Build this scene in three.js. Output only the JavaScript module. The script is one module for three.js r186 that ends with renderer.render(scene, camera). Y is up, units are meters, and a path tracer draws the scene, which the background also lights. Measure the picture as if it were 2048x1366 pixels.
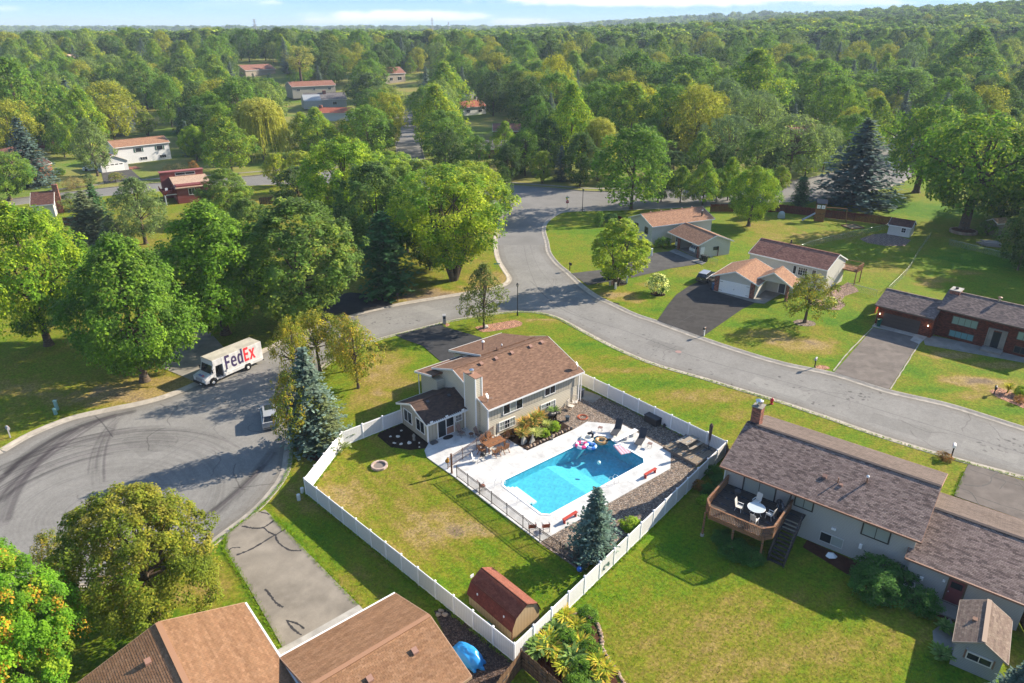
import * as THREE from 'three';
import { mergeGeometries } from 'three/addons/utils/BufferGeometryUtils.js';
import { RoundedBoxGeometry } from 'three/addons/geometries/RoundedBoxGeometry.js';
import { ConvexGeometry } from 'three/addons/geometries/ConvexGeometry.js';
import { FontLoader } from 'three/addons/loaders/FontLoader.js';
import { TextGeometry } from 'three/addons/geometries/TextGeometry.js';

// ---------- camera, sky, sun, exposure ----------
const scene = new THREE.Scene();
const EYE = 40, FPX = 1380, PITCH = Math.atan(629 / FPX);
const camera = new THREE.PerspectiveCamera(2 * Math.atan(683 / FPX) * 180 / Math.PI, 1024 / 683, 0.5, 12000);
camera.position.set(0, EYE, 0);
camera.rotation.x = -PITCH;
const renderer = new THREE.WebGLRenderer({ antialias: true });
renderer.setSize(1024, 683);
renderer.toneMapping = THREE.LinearToneMapping;
renderer.toneMappingExposure = 2.4;
renderer.shadowMap.enabled = true;
const SUN_DIR = new THREE.Vector3(0.907 * Math.cos(0.495), Math.sin(0.495), -0.42 * Math.cos(0.495)).normalize();
const sun = new THREE.DirectionalLight(0xfff1dc, 5.0);
sun.name = 'sun';
sun.position.copy(SUN_DIR).multiplyScalar(300).add(new THREE.Vector3(0, 0, -100));
sun.target.position.set(0, 0, -100);
sun.castShadow = true;
Object.assign(sun.shadow.camera, { left: -250, right: 250, top: 250, bottom: -250, near: 1, far: 900 });
sun.shadow.mapSize.set(4096, 4096);
scene.add(sun, sun.target);
scene.fog = new THREE.FogExp2(new THREE.Color(0.62, 0.76, 0.95), 0.00016);

// ---------- random numbers and noise ----------
function rng(s) { return () => { s = (s + 0x6d2b79f5) | 0; let t = Math.imul(s ^ (s >>> 15), 1 | s); t = (t + Math.imul(t ^ (t >>> 7), 61 | t)) ^ t; return ((t ^ (t >>> 14)) >>> 0) / 4294967296; }; }
const R0 = rng(77);
const PERM = new Float32Array(65536); for (let i = 0; i < 65536; i++) PERM[i] = R0();
function vnoise(x, y) {
  const xi = Math.floor(x), yi = Math.floor(y); let fx = x - xi, fy = y - yi;
  fx = fx * fx * (3 - 2 * fx); fy = fy * fy * (3 - 2 * fy);
  const a = PERM[(xi & 255) | ((yi & 255) << 8)], b = PERM[((xi + 1) & 255) | ((yi & 255) << 8)];
  const c = PERM[(xi & 255) | (((yi + 1) & 255) << 8)], d = PERM[((xi + 1) & 255) | (((yi + 1) & 255) << 8)];
  return a + (b - a) * fx + (c - a + (a - b - c + d) * fx) * fy;
}
const fbm = (x, y, n = 4) => { let s = 0, a = 0.5; for (let i = 0; i < n; i++) { s += a * vnoise(x, y); x = x * 2.03 + 17.1; y = y * 2.03 + 5.3; a *= 0.5; } return s / (1 - Math.pow(0.5, n)); };
const clamp = (x, a = 0, b = 1) => Math.min(b, Math.max(a, x)), mix = (a, b, t) => a + (b - a) * t;
const sstep = (a, b, x) => { const t = clamp((x - a) / (b - a)); return t * t * (3 - 2 * t); };

// ---------- sky: air and fair-weather clouds ----------
{
  const W = 3072, Hh = 1536, d = new Float32Array(W * Hh * 4);
  const placed = [[790, 36, 190, 13, 1], [690, 44, 110, 8, 0.8], [1040, 46, 75, 8, 0.9], [1290, 6, 320, 17, 0.85], [1500, 2, 160, 9, 0.8], [60, 58, 120, 6, 0.6], [20, 20, 60, 5, 0.3], [550, 8, 26, 4, 0.5], [1700, 8, 120, 9, 0.5], [1960, -4, 170, 12, 0.7], [300, -20, 260, 12, 0.5], [900, -60, 400, 26, 0.7]];
  for (let j = 0; j < Hh; j++) {
    const el = ((j + 0.5) / Hh - 0.5) * Math.PI, sy = Math.sin(el);
    for (let i = 0; i < W; i++) {
      const th = ((i + 0.5) / W - 0.5) * 2 * Math.PI, az = Math.atan2(Math.cos(th), -Math.sin(th)), o = (j * W + i) * 4;
      const x = Math.cos(th) * Math.cos(el), z = Math.sin(th) * Math.cos(el);
      let r, g, b;
      if (sy < 0) { r = 0.16; g = 0.18; b = 0.15; }
      else {
        const t = Math.pow(1 - sy, 6), u = Math.pow(1 - sy, 40);
        r = 0.075 + 0.1 * t + 0.13 * u; g = 0.15 + 0.18 * t + 0.13 * u; b = 0.3 + 0.2 * t + 0.04 * u;
        const cs = clamp(x * SUN_DIR.x + sy * SUN_DIR.y + z * SUN_DIR.z), glow = Math.pow(cs, 8) * 0.3 + Math.pow(cs, 60) * 0.5;
        r += glow; g += glow * 0.95; b += glow * 0.85;
        let c = 0;
        if (el < 1.2) {
          const e = el * 57.3;
          c = sstep(0.56, 0.74, fbm(az * 9 + 31, e * 0.9 + 7, 5)) * sstep(0.8, 4, e) * 0.75 * sstep(60, 20, e);
          if (Math.abs(az) < 1.1) {
            const px = 1024 + FPX * Math.tan(clamp(az, -1.2, 1.2)) * 1.09, py = 54 - el * FPX * 1.15 / Math.max(0.5, Math.cos(az));
            for (const [cx, cy, rx, ry, k] of placed) {
              const q = ((px - cx) / rx) ** 2 + ((py - cy) / (py > cy ? ry * 0.6 : ry)) ** 2;
              if (q < 2) c = Math.max(c, k * sstep(1.25, 0.2, q + (fbm(px * 0.03, py * 0.12 + cx, 4) - 0.5) * 1.5));
            }
          }
        }
        const lit = 0.62 + 0.1 * fbm(az * 30, el * 200, 3) - 0.07 * sstep(0.5, 1, c);
        r = mix(r, lit * 1.0, c * 0.95); g = mix(g, lit * 0.97, c * 0.95); b = mix(b, lit * 0.99, c * 0.95);
      }
      d[o] = r; d[o + 1] = g; d[o + 2] = b; d[o + 3] = 1;
    }
  }
  const sky = new THREE.DataTexture(d, W, Hh, THREE.RGBAFormat, THREE.FloatType);
  sky.mapping = THREE.EquirectangularReflectionMapping; sky.magFilter = THREE.LinearFilter; sky.needsUpdate = true; sky.name = 'sky';
  scene.background = sky; scene.environment = sky;
}

// ---------- where things stand: a sight line met with the level h above the ground ----------
const V = (x, y, z) => new THREE.Vector3(x, y, z);
function G(px, py, h = 0) {
  const a = (px - 1024) / FPX, b = -(py - 683) / FPX, dy = b * Math.cos(PITCH) - Math.sin(PITCH), dz = -(Math.cos(PITCH) + b * Math.sin(PITCH)), t = (EYE - h) / -dy;
  return V(a * t, h, dz * t);
}
const project = (p) => { const f = -p.z * Math.cos(PITCH) - (p.y - EYE) * Math.sin(PITCH), u = (p.y - EYE) * Math.cos(PITCH) - p.z * Math.sin(PITCH); return [1024 + FPX * p.x / f, 683 - FPX * u / f, f]; };
function heightAt(px, py, top) { const p = G(px, py); let lo = 0, hi = 60; for (let i = 0; i < 40; i++) { p.y = (lo + hi) / 2; if (project(p)[1] > top) lo = p.y; else hi = p.y; } return lo; }

// ---------- textures ----------
const texOf = (w, h, fill, srgb) => {
  const d = new Uint8Array(w * h * 4);
  for (let y = 0; y < h; y++) for (let x = 0; x < w; x++) { const c = fill(x, y), o = (y * w + x) * 4; d[o] = c[0]; d[o + 1] = c[1]; d[o + 2] = c[2]; d[o + 3] = 255; }
  const t = new THREE.DataTexture(d, w, h); t.wrapS = t.wrapT = THREE.RepeatWrapping; t.magFilter = THREE.LinearFilter; t.minFilter = THREE.LinearMipmapLinearFilter; t.generateMipmaps = true;
  if (srgb) t.colorSpace = THREE.SRGBColorSpace; t.needsUpdate = true; return t;
};
const wrapNoise = (x, y, n, k, o = 3) => { // tiles over n cells
  const f = (a, b) => fbm(a, b, o), u = x / n, v = y / n, s = k;
  return mix(mix(f(u * s, v * s), f(u * s - s, v * s), u), mix(f(u * s, v * s - s), f(u * s - s, v * s - s), u), v);
};
const rep = (t, s) => { const c = t.clone(); c.repeat.set(1 / s, 1 / s); c.needsUpdate = true; return c; };
const rT = rng(5);
const tGrain = texOf(256, 256, (x, y) => { const g = 205 + 34 * (wrapNoise(x, y, 256, 8) - 0.5) * 2 + 30 * (rT() - 0.5); return [g, g, g]; }, true);
const tBlotch = texOf(512, 512, (x, y) => { const g = 200 + 90 * (wrapNoise(x, y, 512, 7, 5) - 0.5) + 26 * (rT() - 0.5); return [g, g * 0.985, g * 0.96]; }, true);
const tBump = texOf(256, 256, () => { const g = 90 + 130 * rT(); return [g, g, g]; });
const tLap = texOf(8, 64, (x, y) => { const g = 40 + 200 * (1 - y / 63); return [g, g, g]; });
const tLapColor = texOf(8, 64, (x, y) => { const g = y < 8 ? 168 : 226 + 8 * rT(); return [g, g, g]; }, true);
const tVert = texOf(64, 8, (x) => { const g = x < 7 ? 60 : 220; return [g, g, g]; });
const tVertColor = texOf(64, 8, (x) => { const g = x < 6 ? 165 : 224 + 10 * rT(); return [g, g, g]; }, true);
const tWood = texOf(128, 128, (x, y) => { const g = 190 + 60 * (wrapNoise(x * 0.25, y * 3, 128, 6) - 0.5) * 2 + 20 * (rT() - 0.5); return [g, g * 0.97, g * 0.93]; }, true);
const tBrick = texOf(256, 256, (x, y) => { const row = Math.floor(y / 16), xx = (x + (row % 2) * 16) % 256, k = PERM[row * 37 + Math.floor(xx / 32) * 5 + 100]; if (y % 16 < 2 || xx % 32 < 2) return [150, 142, 135]; const g = 0.7 + 0.5 * k; return [150 * g, 92 * g, 76 * g]; }, true);
function shingleTex(pal, seed) {
  const r = rng(seed), rows = 28, cols = 13, cell = []; for (let i = 0; i < rows * 60; i++) cell.push([pal[Math.floor(r() * pal.length)], 0.93 + 0.14 * r()]);
  return texOf(512, 512, (x, y) => {
    const fy = y / 512 * rows, row = Math.floor(fy), off = (row * 7 % 5) / 5, fx = x / 512 * cols + off, col = Math.floor(fx) % cols, [c, k] = cell[row * 60 + col], line = (fy - row < 0.16 ? 0.8 : 1) * (fx - Math.floor(fx) < 0.04 ? 0.86 : 1), n = 0.92 + 0.16 * r();
    return [c[0] * k * line * n, c[1] * k * line * n, c[2] * k * line * n].map((v) => Math.min(255, v));
  }, true);
}

// ---------- materials ----------
const C = (r, g, b) => new THREE.Color().setRGB(r, g, b);
const M = (c, rough = 0.85, o = {}) => new THREE.MeshPhysicalMaterial({ color: c, roughness: rough, specularIntensity: rough > 0.79 ? 0.25 : 0.8, ...o });
const gr = (c, rough, s = 1.5, o = {}) => M(c, rough, { map: rep(tGrain, s), ...o });
const mat = {
  white: M(C(0.8, 0.8, 0.79), 0.5), vinyl: M(C(0.82, 0.82, 0.83), 0.45), trim: M(C(0.72, 0.72, 0.7), 0.5), black: M(C(0.015, 0.015, 0.017), 0.5), iron: M(C(0.06, 0.045, 0.04), 0.5, { metalness: 0.3 }),
  steel: M(C(0.62, 0.63, 0.65), 0.25, { metalness: 0.9 }), grey: M(C(0.3, 0.3, 0.31), 0.6), darkgrey: M(C(0.07, 0.07, 0.075), 0.6),
  glass: new THREE.MeshPhysicalMaterial({ color: C(0.02, 0.025, 0.03), roughness: 0.06, specularIntensity: 1 }), curtain: new THREE.MeshPhysicalMaterial({ color: C(0.3, 0.33, 0.3), roughness: 0.3, clearcoat: 1, clearcoatRoughness: 0.05 }),
  brick: M(C(0.8, 0.8, 0.8), 0.9, { map: rep(tBrick, 2) }), darkbrick: M(C(0.36, 0.25, 0.22), 0.9, { map: rep(tBrick, 2) }),
  concrete: M(C(0.62, 0.61, 0.58), 0.9, { map: rep(tBlotch, 4), bumpMap: rep(tBump, 1), bumpScale: 0.002 }), oldconcrete: M(C(0.42, 0.41, 0.38), 0.92, { map: rep(tBlotch, 5) }), kerb: M(C(0.6, 0.56, 0.5), 0.92, { map: rep(tBlotch, 3) }),
  cedar: M(C(0.3, 0.13, 0.07), 0.75, { map: rep(tWood, 1) }), deckwood: M(C(0.42, 0.24, 0.15), 0.8, { map: rep(tWood, 1) }), greywood: M(C(0.13, 0.115, 0.11), 0.85, { map: rep(tWood, 1) }), fencewood: M(C(0.27, 0.17, 0.11), 0.85, { map: rep(tWood, 1.2) }), redwood: M(C(0.2, 0.04, 0.035), 0.85, { map: rep(tWood, 1.2) }),
  mulch: M(C(0.05, 0.03, 0.022), 0.95, { map: rep(tBlotch, 1.2), bumpMap: rep(tBump, 0.7), bumpScale: 0.03 }), redmulch: M(C(0.14, 0.06, 0.04), 0.95, { map: rep(tBlotch, 1.2), bumpMap: rep(tBump, 0.7), bumpScale: 0.03 }),
  bark: M(C(0.2, 0.16, 0.125), 0.95, { map: rep(tWood, 0.6), bumpMap: rep(tBump, 0.5), bumpScale: 0.02 }), redpaint: M(C(0.42, 0.05, 0.03), 0.5), rubber: M(C(0.018, 0.018, 0.018), 0.8), gutter: M(C(0.2, 0.11, 0.08), 0.5), copper: M(C(0.3, 0.16, 0.1), 0.6), vent: M(C(0.27, 0.15, 0.11), 0.6),
};
const siding = (c, lap = 0.2) => M(c, 0.6, { map: rep(tLapColor, lap), bumpMap: rep(tLap, lap), bumpScale: 0.012 });
const boards = (c, w = 0.3) => M(c, 0.75, { map: rep(tVertColor, w), bumpMap: rep(tVert, w), bumpScale: 0.012 });
const roofM = (pal, seed) => M(C(1, 1, 1), 0.9, { map: rep(shingleTex(pal, seed), 4), bumpMap: rep(tBump, 0.6), bumpScale: 0.004 });

// ---------- geometry helpers (local space, metres) ----------
const geoFix = (g) => { const n = g.index ? g.toNonIndexed() : g; for (const k of Object.keys(n.attributes)) if (!['position', 'normal', 'uv', 'color'].includes(k)) n.deleteAttribute(k); return n; };
function metric(g) { // uv in metres, along the slope on tilted faces
  const p = g.attributes.position, uv = new Float32Array(p.count * 2), a = V(), b = V(), c = V(), n = V();
  for (let i = 0; i < p.count; i += 3) {
    a.fromBufferAttribute(p, i); b.fromBufferAttribute(p, i + 1); c.fromBufferAttribute(p, i + 2);
    n.copy(b).sub(a).cross(V().copy(c).sub(a)).normalize();
    [a, b, c].forEach((q, k) => {
      let u, v;
      if (Math.abs(n.y) > 0.35) { if (Math.abs(n.x) > Math.abs(n.z)) { u = q.z; v = -Math.sign(n.x) * q.x / Math.abs(n.y); } else { u = q.x; v = -(n.z < 0 ? -1 : 1) * q.z / Math.abs(n.y); } }
      else { u = Math.abs(n.x) > Math.abs(n.z) ? q.z : q.x; v = q.y; }
      uv[(i + k) * 2] = u; uv[(i + k) * 2 + 1] = v;
    });
  }
  g.setAttribute('uv', new THREE.BufferAttribute(uv, 2)); return g;
}
const box = (w, h, d, x = 0, y = 0, z = 0, ry = 0) => { const g = new THREE.BoxGeometry(w, h, d); if (ry) g.rotateY(ry); return g.translate(x, y + h / 2, z); };
const rbox = (w, h, d, x = 0, y = 0, z = 0, r = 0.03, ry = 0) => { const g = new RoundedBoxGeometry(w, h, d, 2, r); if (ry) g.rotateY(ry); return g.translate(x, y + h / 2, z); };
const cyl = (r0, r1, h, x = 0, y = 0, z = 0, n = 12) => new THREE.CylinderGeometry(r1, r0, h, n).translate(x, y + h / 2, z);
const sph = (r, x, y, z, sx = 1, sy = 1, sz = 1, n = 12) => new THREE.SphereGeometry(r, n, Math.ceil(n * 0.7)).scale(sx, sy, sz).translate(x, y, z);
const bar = (a, b, r, n = 6) => { const d = V().copy(b).sub(a), g = new THREE.CylinderGeometry(r, r, d.length(), n); g.applyQuaternion(new THREE.Quaternion().setFromUnitVectors(V(0, 1, 0), d.clone().normalize())); return g.translate((a.x + b.x) / 2, (a.y + b.y) / 2, (a.z + b.z) / 2); };
const beam = (a, b, w, h) => { const d = V().copy(b).sub(a), g = new THREE.BoxGeometry(d.length(), h, w); g.applyQuaternion(new THREE.Quaternion().setFromRotationMatrix(new THREE.Matrix4().makeBasis(d.clone().normalize(), V().crossVectors(V().crossVectors(d, V(0, 1, 0)).normalize(), d).normalize(), V().crossVectors(d, V(0, 1, 0)).normalize()))); return g.translate((a.x + b.x) / 2, (a.y + b.y) / 2, (a.z + b.z) / 2); };
const tube = (pts, r, n = 6, seg = 0, closed = false) => new THREE.TubeGeometry(new THREE.CatmullRomCurve3(pts, closed, 'centripetal'), seg || pts.length * 6, r, n, closed);
function slab(top, t) { // convex plate: corners counter-clockwise seen from above, t thick straight down
  const pos = [], n = top.length, low = top.map((p) => V(p.x, p.y - t, p.z)), tri = (a, b, c) => pos.push(a.x, a.y, a.z, b.x, b.y, b.z, c.x, c.y, c.z);
  for (let i = 1; i < n - 1; i++) { tri(top[0], top[i], top[i + 1]); tri(low[0], low[i + 1], low[i]); }
  for (let i = 0; i < n; i++) { const j = (i + 1) % n; tri(top[i], low[i], low[j]); tri(top[i], low[j], top[j]); }
  const g = new THREE.BufferGeometry(); g.setAttribute('position', new THREE.Float32BufferAttribute(pos, 3)); g.computeVertexNormals(); g.setAttribute('uv', new THREE.Float32BufferAttribute(new Float32Array(pos.length / 3 * 2), 2)); return g;
}
function sheet(pts, y, holes = []) { // flat ground polygon from world points
  const s = new THREE.Shape(pts.map((p) => new THREE.Vector2(p.x, -p.z)));
  for (const h of holes) s.holes.push(new THREE.Path(h.map((p) => new THREE.Vector2(p.x, -p.z))));
  return metric(geoFix(new THREE.ShapeGeometry(s).rotateX(-Math.PI / 2).translate(0, y, 0)));
}
function plate(pts, y0, y1) { // ground polygon with thickness
  const s = new THREE.Shape(pts.map((p) => new THREE.Vector2(p.x, -p.z)));
  return new THREE.ExtrudeGeometry(s, { depth: y1 - y0, bevelEnabled: false }).rotateX(-Math.PI / 2).translate(0, y0, 0);
}
const prismX = (pts, x0, x1) => { // profile [z, y] swept along x
  const s = new THREE.Shape(pts.map(([z, y]) => new THREE.Vector2(-z, y)));
  return new THREE.ExtrudeGeometry(s, { depth: x1 - x0, bevelEnabled: false }).rotateY(Math.PI / 2).translate(x0, 0, 0);
};

// ---------- objects ----------
const used = {};
const numbered = (n) => { const k = used[n] = (used[n] ?? -1) + 1; return k ? n + '_' + String(k).padStart(3, '0') : n; };
function tag(o, label, category, group, kind) { o.userData = { label, category }; if (group) o.userData.group = group; if (kind) o.userData.kind = kind; return o; }
function thing(name, label, category, pos, ry = 0, group) { const o = new THREE.Group(); o.name = numbered(name); scene.add(o); if (pos) o.position.copy(pos); o.rotation.y = ry; return tag(o, label, category, group); }
function obj(name, geos, m, parent, uvm = true) {
  let g = [].concat(geos).map(geoFix); g = g.length > 1 ? mergeGeometries(g) : g[0];
  if (uvm) metric(g);
  const o = new THREE.Mesh(g, m); o.name = parent ? name : numbered(name); o.castShadow = o.receiveShadow = true; (parent ?? scene).add(o); return o;
}
function struct(name, geos, m, label) { const o = obj(name, geos, m); o.userData = { kind: 'structure', label: label }; return o; }
const solo = (name, geos, m, label, category, group, uvm) => tag(obj(name, geos, m, undefined, uvm), label, category, group);
function dup(o, pos, ry, label, group) { const c = o.clone(); c.name = numbered(o.name.replace(/_\d{3}$/, '')); scene.add(c); if (pos) c.position.copy(pos); if (ry !== undefined) c.rotation.y = ry; c.userData = { ...o.userData }; if (label) c.userData.label = label; if (group) c.userData.group = group; return c; }
const sub = (name, parent, pos, ry = 0) => { const o = new THREE.Group(); o.name = name; parent.add(o); if (pos) o.position.copy(pos); o.rotation.y = ry; return o; };
// frame on the ground: x runs from pixel a to pixel b (both at height h), z towards the camera side
function frameAt(a, b, h) { const p = G(a[0], a[1], h), q = G(b[0], b[1], h); return { pos: V(p.x, 0, p.z), ry: Math.atan2(-(q.z - p.z), q.x - p.x), len: Math.hypot(q.x - p.x, q.z - p.z) }; }
const local = (f, px, py, h = 0) => { const p = G(px, py, h), dx = p.x - f.pos.x, dz = p.z - f.pos.z, c = Math.cos(f.ry), s = Math.sin(f.ry); return V(dx * c - dz * s, h, dx * s + dz * c); };
const world = (f, x, y, z) => V(f.pos.x + x * Math.cos(f.ry) + z * Math.sin(f.ry), y, f.pos.z - x * Math.sin(f.ry) + z * Math.cos(f.ry));
// ---------- ground, roads, kerbs ----------
const lin2s = (v) => { v = clamp(v); return 255 * (v <= 0.0031308 ? v * 12.92 : 1.055 * Math.pow(v, 1 / 2.4) - 0.055); };
const GRASS = [[0.06, 0.155, 0.006], [0.115, 0.19, 0.008], [0.175, 0.185, 0.014], [0.25, 0.19, 0.045], [0.32, 0.235, 0.1], [0.19, 0.14, 0.09]];
function lawnTex(X0, X1, Z0, Z1, W, Hh, base, patches, stripe) {
  const d = new Uint8Array(W * Hh * 4), r = rng(W + X0 * 7 + Z0 | 0), w = X1 - X0, h = Z1 - Z0, cells = {};
  const P = patches.map(([px, py, rx, rz, add]) => { const p = G(px, py); return [p.x, p.z, rx, rz, add]; });
  for (let j = 0; j < Hh; j++) {
    const z = Z1 - (j + 0.5) / Hh * h, row = P.filter((p) => Math.abs(z - p[1]) < p[3] * 1.6);
    for (let i = 0; i < W; i++) {
      const x = X0 + (i + 0.5) / W * w;
      let q = base + 1.6 * (fbm(x * 0.09 + 9, z * 0.09 + 40, 3) - 0.5) + 1.5 * (fbm(x * 0.7, z * 0.7, 3) - 0.5);
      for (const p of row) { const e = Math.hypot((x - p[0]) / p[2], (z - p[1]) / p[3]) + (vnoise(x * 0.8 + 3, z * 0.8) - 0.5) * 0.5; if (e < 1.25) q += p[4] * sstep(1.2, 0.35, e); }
      if (stripe) q += stripe(x, z);
      q += (vnoise(x * 5.5, z * 5.5) - 0.5) * 0.9 + (r() - 0.5) * 0.9;
      q = clamp(q, 0, 4.99);
      const k = Math.floor(q), t = q - k, a = GRASS[k], b = GRASS[k + 1], n = (0.7 + 0.5 * r()) * (0.68 + 0.6 * vnoise(x * 7 + 50, z * 7)), o = (j * W + i) * 4;
      for (let c = 0; c < 3; c++) d[o + c] = lin2s(mix(a[c], b[c], t) * n);
      d[o + 3] = 255;
    }
  }
  const t = new THREE.DataTexture(d, W, Hh); t.colorSpace = THREE.SRGBColorSpace; t.magFilter = THREE.LinearFilter; t.wrapS = t.wrapT = THREE.RepeatWrapping; t.repeat.set(1 / w, 1 / h); t.offset.set(-X0 / w, Z1 / h); t.needsUpdate = true;
  return M(C(1, 1, 1), 0.95, { map: t, bumpMap: rep(tBump, 2.2), bumpScale: 0.035 });
}
const smooth = (px, n = 8) => new THREE.CatmullRomCurve3(px.map(([x, y]) => G(x, y)), false, 'centripetal').getPoints((px.length - 1) * n).map((p) => V(p.x, 0, p.z));
const K1 = smooth([[2400, 1060], [2200, 1000], [2048, 957], [1936, 926.6], [1884, 912], [1761, 874], [1638, 831], [1543, 799.5], [1488, 783], [1410, 759], [1301, 727], [1232, 698], [1158.6, 660], [1131, 645], [1109, 634.5], [1082, 627], [1041, 624], [1000, 627], [937.5, 636], [896.5, 644], [828, 661], [760, 679], [695, 704], [645, 738], [612, 775], [594, 815], [587, 860], [582, 903], [574, 947], [541, 994], [505.5, 1029], [454, 1068], [400, 1108], [330, 1142], [250, 1166], [191, 1175], [120, 1181], [40, 1178], [-50, 1150], [-120, 1095], [-150, 1030], [-130, 970], [-70, 928], [0, 899]]);
const K2 = smooth([[0, 899], [54.7, 868], [137, 835], [219, 816], [287, 802], [333.6, 788.5], [383, 768], [450, 738], [520, 702], [590, 668], [650, 644.6], [719, 624], [801, 606], [883, 592.5], [924, 585.7], [980, 576], [1006, 568], [1015, 558], [1006, 540.6], [994, 520], [989, 500], [988, 480], [994, 455], [1002, 430], [1000, 414], [975, 402], [920, 390], [860, 380], [720, 370], [600, 368], [500, 371], [300, 384], [230, 390], [100, 402], [0, 414], [-200, 440]]);
const K3 = smooth([[2400, 955], [2200, 898], [2048, 854], [1898, 807.7], [1778, 780], [1668, 746], [1570, 725.6], [1488, 702], [1404.7, 674.5], [1314.5, 641.7], [1273, 628], [1232, 609], [1202, 595], [1169.5, 573], [1137, 543], [1117.6, 527], [1101, 505], [1096, 483], [1090, 460], [1094, 446], [1109, 433], [1128.5, 424.5], [1189, 421.6], [1254, 420], [1400, 413], [1554, 405], [1650, 398], [1720, 387], [1790, 370], [1835, 345], [1850, 310], [1845, 270]]);
const K4 = smooth([[800, 140], [822, 221], [838, 265], [850, 318], [862, 338], [890, 350], [940, 357], [1008, 368], [1100, 375], [1191, 382], [1350, 378], [1500, 369], [1600, 358], [1680, 340], [1730, 315], [1760, 285], [1780, 255]]);
const K5 = smooth([[770, 140], [787, 221], [789, 270], [788, 325], [770, 336], [730, 339], [650, 342], [546, 347], [430, 358], [320, 365], [240, 372], [115, 386], [0, 400], [-200, 424]]);
const far = (x, z) => V(x, 0, z);
const lawnA = lawnTex(-42, 62, -96, -26, 2048, 1380, 1.55, [
  [620, 990, 5, 4, 1.2], [700, 1000, 4, 3, .9], [880, 900, 5, 3, -1.0], [1010, 1020, 4, 2.5, -1.1], [900, 1050, 5, 3, 1.3], [940, 1060, 2.2, 1.4, 1.5], [780, 960, 5, 4, .5], [830, 1090, 5, 3, .5], [760, 1030, 4, 3, .6], [1080, 1180, 6, 4, -.9], [700, 930, 3, 2, .4],
  [760, 720, 5, 5, 1.5], [780, 760, 5, 4, 1.6], [740, 800, 3, 3, 1.3], [850, 700, 5, 3, -.3], [620, 930, 3, 4, .6], [1100, 640, 4, 2, .8], [1030, 636, 6, 2, 1.0],
  [1190, 690, 6, 1.6, -1.3], [1280, 770, 7, 1.6, -1.2], [1360, 830, 5, 1.6, -.7], [1300, 740, 8, 1.2, 1.0], [1420, 790, 8, 2.0, 1.3], [1500, 830, 6, 1.5, .8], [1250, 715, 5, .8, .9], [1600, 850, 8, 2, .3], [1850, 930, 6, 2, .2], [1400, 850, 5, 2, -.3],
  [640, 1090, 4, 5, -.6], [600, 1050, 3, 4, -.4], [700, 1180, 3, 3, .5], [520, 1190, 2, 4, -.3], [420, 1160, 3, 3, .9], [400, 1190, 3, 2, .8],
  [1500, 1290, 9, 4, .5], [1350, 1290, 7, 4, .35], [1250, 1150, 4, 5, .3], [1700, 1300, 7, 3, .5], [1560, 1200, 5, 2, .5], [1900, 1350, 4, 3, -.9], [1330, 1080, 3, 3, -.6], [1420, 1220, 6, 2, .6], [1640, 1250, 4, 1.3, -.4],
], (x, z) => { const s = x * 0.775 - z * 0.632, t = x * 0.632 + z * 0.775; return t > -59 && x < 8 ? 0.28 * Math.sin(s * 3.6 + 1.4 * fbm(x * .2, z * .2, 2)) : x > 8 ? 0.22 * Math.sin(t * 4 + fbm(x * .3, z * .3, 2) * 3) : 0; });
const lawnB = lawnTex(-150, 0, -205, -40, 1536, 1690, 1.9, [[300, 780, 10, 4, 1.5], [200, 800, 8, 3, 1.1], [20, 690, 8, 4, -.6], [0, 780, 8, 3, 1.0], [940, 590, 12, 5, 1.9], [880, 600, 8, 5, 1.6], [980, 560, 6, 6, 1.5], [120, 330, 18, 16, .9], [300, 460, 6, 5, .4], [150, 430, 8, 6, -.5], [530, 400, 8, 7, .8]]);
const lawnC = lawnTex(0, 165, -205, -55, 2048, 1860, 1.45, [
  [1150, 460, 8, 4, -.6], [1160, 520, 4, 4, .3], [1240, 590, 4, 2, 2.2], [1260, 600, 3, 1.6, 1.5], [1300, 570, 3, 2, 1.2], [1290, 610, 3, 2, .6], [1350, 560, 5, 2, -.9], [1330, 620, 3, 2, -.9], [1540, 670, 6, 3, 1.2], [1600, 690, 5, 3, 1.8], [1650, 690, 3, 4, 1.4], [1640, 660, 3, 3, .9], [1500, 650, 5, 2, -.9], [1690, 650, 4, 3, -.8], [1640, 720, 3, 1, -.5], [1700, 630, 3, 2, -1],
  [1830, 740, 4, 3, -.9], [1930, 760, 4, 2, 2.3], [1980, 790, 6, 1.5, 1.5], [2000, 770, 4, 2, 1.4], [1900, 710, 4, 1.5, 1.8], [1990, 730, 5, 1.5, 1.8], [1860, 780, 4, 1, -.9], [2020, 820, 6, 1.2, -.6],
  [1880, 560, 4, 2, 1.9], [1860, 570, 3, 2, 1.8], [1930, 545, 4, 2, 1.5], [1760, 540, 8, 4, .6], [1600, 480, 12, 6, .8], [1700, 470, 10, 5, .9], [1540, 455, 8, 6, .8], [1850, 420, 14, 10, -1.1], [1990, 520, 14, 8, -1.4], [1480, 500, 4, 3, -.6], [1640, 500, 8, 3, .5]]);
const lawnFar = (() => { const t = texOf(512, 512, (x, y) => { const q = wrapNoise(x, y, 512, 6, 5), q2 = wrapNoise(x + 77, y + 31, 512, 24, 3), k = clamp((q - 0.32) * 2.6 + (q2 - 0.5) * 0.6), n = 0.85 + 0.3 * rT(); return [lin2s(mix(0.1, 0.26, k) * n), lin2s(mix(0.17, 0.22, k) * n), lin2s(mix(0.02, 0.07, k) * n)]; }, true); return M(C(1, 1, 1), 0.95, { map: rep(t, 60), bumpMap: rep(tBump, 3), bumpScale: 0.04 }); })();
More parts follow.
